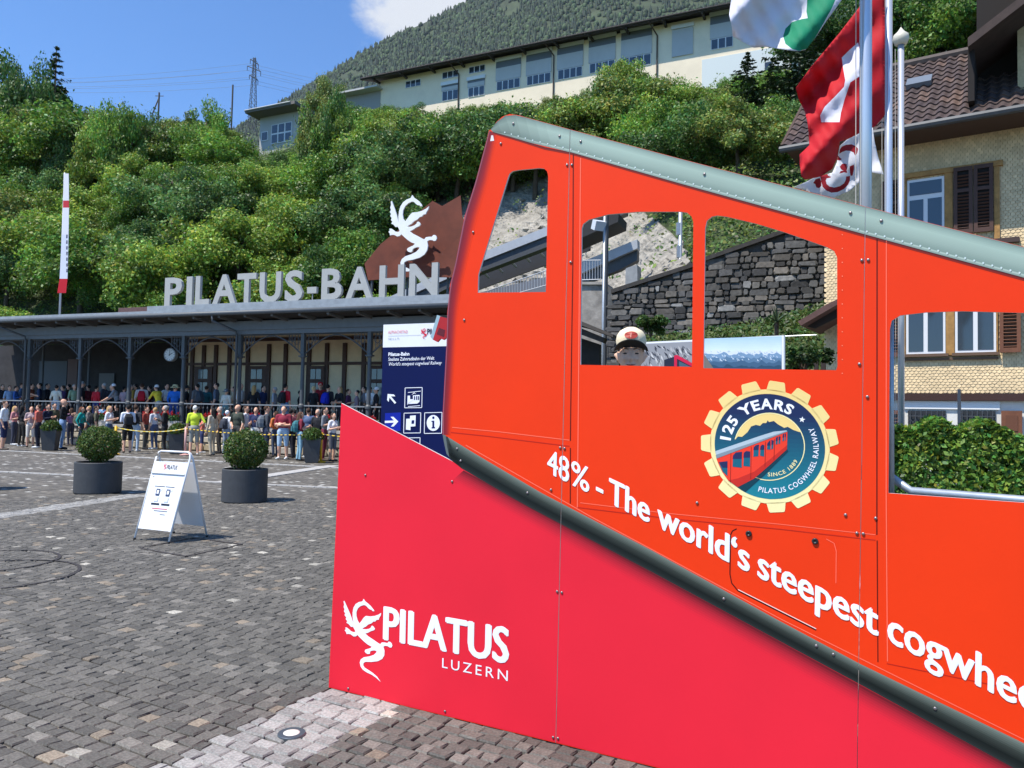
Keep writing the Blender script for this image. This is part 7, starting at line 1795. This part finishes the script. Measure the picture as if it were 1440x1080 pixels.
# on the platform, most of them at the railing
def pz(x, v):
    u = sp(x, 560, v)[0]; p = st(u, v, PZ-.045); return tuple(p)
P_ = [
 (3, 1.3, 'R', 'stand', 'person in dark clothes at the end of the platform', DKB, DKB, HK, dict()),
 (13, .9, 'R', 'stand', 'person in light blue shirt behind the crowd barrier', (150, 178, 208), NAVY, HB, dict(h=1.66)),
 (22, .8, 'R', 'phone', 'person in bright blue jacket behind the crowd barrier', (52, 96, 170), NAVY, HK, dict(bare=False, h=1.66)),
 (30, 1.2, 'R', 'stand', 'person in steel blue shirt behind the first rain pipe', (88, 116, 150), NAVY, HB, dict()),
 (55, .9, 'L', 'phone', 'person in navy T-shirt under the dark hall', (38, 54, 86), BLK, HK, dict(pack=(40, 42, 48), packlab='black backpack on the navy T-shirt')),
 (66, 1.3, 'R', 'stand', 'person with charcoal top in the dark hall', (44, 44, 50), DKB, HK, dict()),
 (79, .55, 'B', 'stand', 'person in cream top and pale patterned skirt at the railing', (232, 222, 200), (200, 212, 222), HK, dict(fem=1, h=1.64)),
 (115, .8, 'R', 'stand', 'person in black with a grey cap beside a column', (34, 36, 44), BLK, HB, dict(hat=('cap', (150, 150, 150)), h=1.76)),
 (135, .6, 'B', 'stand', 'person in red, white and blue jacket at the railing', (196, 30, 44), (44, 60, 120), HK, dict(bare=False, h=1.64)),
 (146, 1.1, 'L', 'stand', 'person in dark grey jacket behind the red, white and blue jacket', (70, 74, 84), DKB, HG, dict(bare=False)),
 (166, .62, 'L', 'lean', 'person in grey shirt with white cap leaning on the railing', (140, 142, 146), DKB, HB, dict(hat=('cap', (236, 236, 236)), h=1.68)),
 (183, 1.0, 'R', 'stand', 'person in grey top behind a column near the red backpack', (120, 122, 126), DKB, HB, dict(hat=('cap', (140, 140, 140)))),
 (199, .62, 'B', 'stand', 'person in pale sleeveless shirt carrying a large red backpack', (206, 196, 188), DKB, HB, dict(h=1.78, pack=(180, 20, 40), packlab='large red backpack at the railing')),
 (224, .62, 'L', 'lean', 'person in yellow shirt and white cap leaning on the railing', (236, 208, 60), (180, 180, 170), HB, dict(hat=('cap', (228, 228, 226)), h=1.66)),
 (246, .6, 'B', 'stand', 'person in bright blue cape and straw hat beside a column', (30, 104, 190), (52, 84, 150), HB, dict(hat=('sun', (232, 214, 160)), bare=False, wide=1.22, h=1.68)),
 (277, .7, 'L', 'stand', 'person in grey T-shirt carrying a slate backpack', (104, 106, 108), DKB, HK, dict(h=1.76, pack=(62, 70, 78), packlab='slate backpack on the grey T-shirt')),
 (304, .8, 'L', 'stand', 'dark-haired person in grey-blue waistcoat and white sleeves', (86, 98, 114), DKB, HK, dict(h=1.82)),
 (318, .6, 'B', 'stand', 'person in white flowered shirt and grey hat at the railing', (216, 208, 190), (110, 150, 150), HG, dict(hat=('sun', (100, 104, 110)), h=1.6)),
 (338, .9, 'R', 'stand', 'person in white blouse behind the rain pipe column', (228, 230, 230), DKB, HK, dict()),
 (357, .7, 'B', 'stand', 'blonde long-haired person in black sleeveless top', (26, 26, 30), DKB, HY, dict(fem=1, lh=1, h=1.68)),
 (401, .6, 'BR', 'stand', 'person in red T-shirt and jeans with a black bag', (196, 24, 44), (112, 150, 186), HK, dict(h=1.76, pack=(34, 34, 38), packlab='black bag on the red T-shirt')),
 (422, 1.2, 'R', 'stand', 'person in black behind the column next to the red T-shirt', BLK, BLK, HK, dict(h=1.6)),
 (441, .7, 'B', 'stand', 'blonde person in black T-shirt beside the red cap', (26, 26, 28), BLK, (222, 190, 136), dict(fem=1, h=1.72)),
 (450, 1.2, 'F', 'stand', 'person with red cap and red shirt', (150, 26, 40), DKB, HB, dict(hat=('cap', (190, 26, 40)), h=1.8)),
 (461, .7, 'B', 'stand', 'person in black T-shirt with a bright blue backpack', (28, 28, 32), BLK, HK, dict(h=1.8, pack=(20, 40, 170), packlab='bright blue backpack at the railing')),
 (477, .8, 'FL', 'cross', 'blonde person in black with folded arms', (24, 24, 28), DKB, HY, dict(fem=1, lh=1, h=1.7)),
 (502, .65, 'L', 'stand', 'person in grey and red patterned shirt beside a column', (130, 112, 118), DKB, HK, dict(h=1.58)),
 (512, 1.0, 'L', 'phone', 'person in grey jacket behind the patterned shirt', (112, 112, 116), DKB, HK, dict(bare=False)),
 (529, .7, 'L', 'stand', 'person in dark clothes and white cap beside the information pillar', (30, 30, 36), BLK, HK, dict(hat=('cap', (234, 234, 234)), h=1.7)),
 (96, 1.4, 'L', 'stand', 'person in brown shirt in the dark hall behind the column', (70, 56, 48), DKB, HK, dict()),
 (210, 1.3, 'L', 'phone', 'person in dark red shirt behind the red backpack', (90, 40, 44), DKB, HK, dict()),
 (262, 1.3, 'R', 'stand', 'person in black hat behind the blue cape', (34, 34, 38), DKB, HK, dict(hat=('sun', (40, 40, 40)))),
]
P_ += [
 (44, 1.0, 'R', 'phone', 'person in rust-coloured shirt near the first rain pipe', (150, 80, 56), DKB, HK, dict()),
 (88, 1.0, 'L', 'stand', 'person in violet shirt beside the cream top', (110, 90, 150), DKB, HB, dict(h=1.66)),
 (104, 1.1, 'R', 'stand', 'person in pale green shirt behind the column', (160, 186, 150), DKB, HG, dict()),
 (124, 1.2, 'L', 'phone', 'person in burgundy shirt behind the grey cap', (112, 34, 48), DKB, HK, dict()),
 (156, 1.3, 'R', 'stand', 'person in charcoal shirt behind the leaning white cap', (58, 60, 66), DKB, HB, dict()),
 (174, 1.4, 'B', 'stand', 'person in pale pink shirt in the dark hall', (206, 170, 172), DKB, HK, dict(h=1.64)),
 (190, 1.2, 'L', 'stand', 'person in mustard shirt beside the red backpack', (176, 140, 60), DKB, HK, dict()),
 (234, 1.2, 'R', 'stand', 'person in white shirt behind the yellow shirt', (220, 220, 222), DKB, HK, dict()),
 (290, 1.2, 'B', 'stand', 'person in dark teal shirt before the first brown door', (30, 86, 92), DKB, HB, dict(h=1.68)),
 (328, 1.1, 'L', 'phone', 'person in sand-coloured shirt beside the white flowered shirt', (206, 184, 150), DKB, HK, dict(h=1.62)),
 (370, 1.3, 'R', 'stand', 'person in dark blue shirt near the second brown door', (44, 60, 104), DKB, HK, dict()),
 (386, 1.2, 'L', 'stand', 'person in light grey shirt beside the red T-shirt', (176, 178, 182), DKB, HG, dict(h=1.7)),
 (490, 1.1, 'R', 'phone', 'person in plum shirt between two columns', (96, 56, 92), DKB, HB, dict(h=1.68)),
 (520, .9, 'B', 'stand', 'person in white sleeves near the information pillar', (226, 226, 224), DKB, HK, dict(h=1.66)),
]
for x, v, f_, po, lab, sh, pa, ha, kw in P_: person(pz(x, v), f_, po, lab, sh, pa, ha, group=PG, **kw)

# ------------------------------------------------------------------ the boy looking through the window hole
class XF:
    """child proportions: shorter body, nearly adult-sized head"""
    def __init__(s, k, zh): s.k = k; s.zh = zh
    def pt(s, p): return np.asarray(p)*s.k
    def __call__(s, P):
        o = []
        for p in P:
            if p[0] == 'c':
                a, b = np.array(p[1]), np.array(p[2]); head = a[2] > 1.57
                if head: f = lambda q_: (q_-np.array([0, 0, 1.50]))*.97+np.array([0, 0, 1.50*s.k]); o.append(('c', tuple(f(a)), tuple(f(b)), p[3]*.97, p[4]*.97, p[5]))
                else: o.append(('c', tuple(a*s.k), tuple(b*s.k), p[3]*s.k*.95, p[4]*s.k*.95, p[5]))
            else:
                c = np.array(p[1]); R_ = np.array(p[2]); head = c[2] > 1.55
                if head: o.append(('e', tuple((c-np.array([0, 0, 1.50]))*.97+np.array([0, 0, 1.50*s.k])), tuple(R_*.97), p[3]))
                else: o.append(('e', tuple(c*s.k), tuple(R_*s.k*.95), p[3]))
        return o
kb = .755
ex = [('e', (s*.036, -.088, 1.592), (.020, .014, .018), 0) for s in (-1, 1)]+[('e', (s*.031, -.091, 1.645), (.024, .013, .010), 0) for s in (-1, 1)]+[('e', (0, -.098, 1.557), (.026, .010, .007), 0), ('e', (0, -.094, 1.545), (.022, .011, .008), 0), ('e', (0, -.112, 1.597), (.014, .013, .011), 0), ('e', (0, -.08, 1.525), (.026, .022, .018), 0)]
ex += [('c', (s*.078, .012, 1.600), (s*.094, .018, 1.622), .010, .014, 0) for s in (-1, 1)]
bme = body_mesh('stand', False, False, vox=.0095, xf=XF(kb, 1.5), extra=ex)
eye = dep(891, 497.5, 4.42); ang = math.atan2(eye[0], eye[1]); zeye = 1.50*kb+(1.622-1.50)*.97
STEP = eye[2]-zeye
boy = obj_of('person', bme, None, (eye[0]-.02*math.sin(ang), eye[1]+.08, STEP)); boy.rotation_euler[2] = -ang
tag(boy, 'smiling child in a cream cap with dark brim looking through the window hole', 'person')
for i, m_ in enumerate((mat('skin_child', lin(238, 190, 160), rough=.5, var=.04, scale=20), cloth((176, 160, 70)), cloth((176, 160, 70)), SKIN[0], cloth((60, 70, 96)), SKIN[0], cloth((200, 200, 200)), cloth((120, 84, 50)))): own_mat(boy, i, m_)
ho = lambda p: (np.asarray(p)-np.array([0, 0, 1.50]))*.97+np.array([0, 0, 1.50*kb])
def child(m, name, m_, smooth=True): m.v = [tuple(ho(p)) for p in m.v]; o = m.build(name, m_, smooth=smooth); o.parent = boy; return o
for s in (-1, 1):
    m = MB(); A = np.linspace(0, 2*math.pi, 12, endpoint=False); c = np.array((s*.033, -.0985, 1.622)); m.add([c+np.array([.0155*math.cos(a), .004*abs(math.cos(a)), .0042*math.sin(a)-.001*math.cos(2*a)]) for a in A], [tuple(range(12))]); child(m, 'eye', mat('eye_dark', (.035, .025, .02, 1), rough=.3), False)
    m = MB(); m.tube([(s*.015, -.104, 1.648), (s*.034, -.102, 1.653), (s*.052, -.09, 1.648)], [.003, .0038, .002], 6); child(m, 'eyebrow', cloth((120, 84, 50)))
m = MB(); m.tube([(-.030, -.094, 1.559), (-.015, -.104, 1.5535), (0, -.107, 1.552), (.015, -.104, 1.5535), (.030, -.094, 1.559)], [.001, .003, .0035, .003, .001], 6); child(m, 'mouth', mat('lips', (.26, .07, .06, 1), rough=.5))
capm = mat('cap_cream', lin(238, 222, 186), rough=.85, var=.05, scale=30)
m = MB(); prof = [(.084, -.012), (.086, .012), (.091, .04), (.085, .072), (.068, .098), (.04, .113), (.0001, .118)]; vs = []; n = 28
for r, z in prof:
    for i in range(n):
        a = 2*math.pi*i/n; vs.append((r*1.02*math.cos(a), .005+r*1.14*math.sin(a), 1.668+z+(.008*math.sin(a)*-1)))
m.add(vs, [(j*n+i, j*n+(i+1) % n, (j+1)*n+(i+1) % n, (j+1)*n+i) for j in range(len(prof)-1) for i in range(n)]); cap_o = child(m, 'cap', capm)
m = MB(); A = np.linspace(math.pi*1.04, math.pi*1.96, 17); k = 17; inn = [(.089*math.cos(a), .005+.101*math.sin(a), 1.652+.012*abs(math.sin(a))) for a in A]; out2 = [(.104*math.cos(a), -.03+.17*math.sin(a), 1.636+.062*abs(math.sin(a))) for a in A]
lo = [(x, y, z-.005) for x, y, z in inn+out2]; m.add(inn+out2+lo, [(i, i+1, k+i+1, k+i) for i in range(k-1)], 0); m.add(lo, [(i+1, i, k+i, k+i+1) for i in range(k-1)], 1); m.add(out2+lo[k:], [(i, i+1, k+i+1, k+i) for i in range(k-1)], 1)
br = MB(); br.v, br.f, br.m, br.c = m.v, m.f, m.m, m.c; child(br, 'cap_brim', [mat('brim_black', (.02, .02, .022, 1), rough=.8), mat('brim_black', (.02, .02, .022, 1))])
m = MB(); A = np.linspace(0, 2*math.pi, 20, endpoint=False)
def on_dome(u, v): x = .04*u; z = .058+.023*v; r = np.interp(z, [.012, .04, .072, .098], [.090, .091, .085, .068]); y = .005-1.14*math.sqrt(max(1e-6, r*r-(x/1.02)**2))-.0035; return (x, y, 1.668+z+.008)
m.add([on_dome(0, 0)]+[on_dome(math.cos(a), math.sin(a)) for a in A], [(0, 1+i, 1+(i+1) % 20) for i in range(20)], 0); m.add([on_dome(.5*x, y) for x, y in ((-.3, -.6), (0, -.7), (.15, .6), (-.15, .5))], [(0, 1, 2, 3)], 1)
child(m, 'cap_badge', [mat('badge_red', lin(176, 66, 52), rough=.5), mat('badge_light', lin(224, 160, 140), rough=.5)], False)
e = empty('viewing_step', np.array([boy.location[0], boy.location[1], 0]), 'wooden step behind the photo board for standing at the window holes', 'step')
wood = mat('step_wood', (.22, .14, .07, 1), rough=.8, var=.3, scale=5); cs = np.array([boy.location[0], boy.location[1], 0])+bd*.3-bn*.18
for i in range(4): m = MB(); m.box(cs-bn*(-.19+.135*i)+np.array([0, 0, STEP-.02]), (1.5, .128, .04), frame(bd, -bn)); m.build('plank', wood, e)
for s in (-1, 0, 1):
    for t in (-.18, .2): m = MB(); m.box(cs+bd*s*.68-bn*t+np.array([0, 0, (STEP-.04)/2]), (.07, .07, STEP-.04), frame(bd, -bn)); m.build('leg', wood, e)

# ------------------------------------------------------------------ tall planters, posts, chain, barrier
tm = MB(); P = []
for z, w in ((0, .20), (.74, .27), (.76, .275), (.76, .235), (.70, .232)): P += [(-w, -w, z), (w, -w, z), (w, w, z), (-w, w, z)]
tm.add(P, [(j*4+i, j*4+(i+1) % 4, (j+1)*4+(i+1) % 4, (j+1)*4+i) for j in range(4) for i in range(4)]+[(16, 17, 18, 19), (3, 2, 1, 0)]); tpo = tm.build('pot', pot_m); tme = tpo.data; bpy.data.objects.remove(tpo)
q_ = np.random.default_rng(13); nb = 2200; d_ = sph(nb, q_); d_[:, 2] = np.abs(d_[:, 2]); V, F_, C = leaf_cloud(nb, d_*q_.uniform(.7, 1.08, (nb, 1))*np.array([.33, .33, .36]), d_, .035, greens(nb, 14, (.07, .12, .02), .3, .3), 15); tfo = leaf_mesh('foliage', V, F_, C, LEAF)
for x, y, lab in ((70.5, 633, 'tapered grey planter with small bush beside the light blue jeans'), (249, 638, 'tapered grey planter with small bush next to the neon yellow vest'), (438.5, 650, 'tapered grey planter with small bush beside the patterned leggings'), (17, 624, 'tapered dark planter near the crowd barrier')):
    p = gnd(x, y); e = empty('tall_planter', (p[0], p[1], 0), lab, 'planter', 'tapered planters along the queue', rz=.2); obj_of('pot', tme, e)
    if x != 17: obj_of('foliage', tfo, e, (0, 0, .72))
yel = mat('post_yellow', lin(226, 172, 30), rough=.5); pinkp = mat('post_pink', lin(206, 160, 150), rough=.5)
ends = []
for x, y, m_, lab, h in ((161.5, 639, yel, 'yellow barrier post beside the black shorts', .98), (260, 640, pinkp, 'pale pink barrier post beside the neon yellow vest', .98), (451, 650, yel, 'yellow barrier post beside the red wedge', .95)):
    p = gnd(x, y); e = empty('barrier_post', (p[0], p[1], 0), lab, 'post'); m = MB(); m.tube([p, p+np.array([0, 0, h])], .04, 12); m.build('tube', m_, e, smooth=True); m = MB(); m.lathe(p, [(.17, 0), (.17, .02), (.05, .05)], 16); m.build('foot', m_, e); ends.append(p+np.array([0, 0, h-.06]))
def chain(a, b, sag, lab, cols):
    e = empty('barrier_chain', (np.asarray(a)+b)/2-np.array([0, 0, sag]), lab, 'chain'); n = int(np.linalg.norm(b-a)/.085); f = lambda t: a+(b-a)*t-np.array([0, 0, 4*sag*t*(1-t)])
    for c in (0, 1):
        m = MB()
        for i in range(c, n, 2): m.tube([f(i/n), f((i+1)/n)], .019, 6)
        tag(m.build('links', cols[c], e), kind='stuff')
bk_ = mat('chain_black', (.03, .03, .03, 1), rough=.6); yc = mat('chain_yellow', lin(236, 196, 50), rough=.6)
chain(ends[0], ends[1], .13, 'yellow and pale chain from the first yellow post to the pink post', (yc, mat('chain_pale', lin(236, 226, 160), rough=.6))); chain(ends[1], ends[2], .10, 'yellow and black chain in front of the navy and maroon T-shirts', (yc, bk_)); chain(ends[2], ends[2]+np.array([3.2, -.4, 0]), .10, 'short yellow and black chain end behind the red wedge', (yc, bk_))
e = empty('barrier_post', (ends[2]+np.array([3.2, -.4, 0]))*np.array([1, 1, 0]), 'yellow barrier post hidden behind the red wedge', 'post'); pp_ = np.array(e.location); m = MB(); m.tube([pp_, pp_+np.array([0, 0, .95])], .04, 12); m.build('tube', yel, e)
cbp = gnd(8, 629); e = empty('crowd_barrier', (cbp[0], cbp[1], 0), 'galvanised crowd barrier at the left end of the wall', 'barrier'); cb = st(8.0, -.45, 0)
e.location = Vector(cb); m = MB(); m.tube([cb+se*1.1, cb+se*1.1+[0, 0, 1.75], cb-se*.75+[0, 0, 1.75], cb-se*.75], .022, 8); m.tube([cb+se*1.1+[0, 0, .25], cb-se*.75+[0, 0, .25]], .018, 6); m.build('frame', ltst, e)
for i in range(1, 12): m = MB(); s = 1.1-1.85*i/12; m.tube([cb+se*s+[0, 0, .25], cb+se*s+[0, 0, 1.75]], .011, 6); m.build('bar', ltst, e)
# ------------------------------------------------------------------ summer haze between here and the mountain
hzm = bpy.data.materials.new('haze_air'); hzm.use_nodes = True; nt = hzm.node_tree; nt.nodes.clear()
ho_ = nt.nodes.new('ShaderNodeOutputMaterial'); vp = nt.nodes.new('ShaderNodeVolumePrincipled')
vp.inputs['Color'].default_value = (.80, .88, 1, 1); vp.inputs['Density'].default_value = .00003; vp.inputs['Anisotropy'].default_value = .1
nt.links.new(vp.outputs[0], ho_.inputs['Volume'])
m = MB(); m.box((0, 2420, 848), (8400, 5700, 1700)); hz = m.build('haze', hzm); tag(hz, 'thin blue summer haze in front of the mountain', 'haze', kind='stuff')
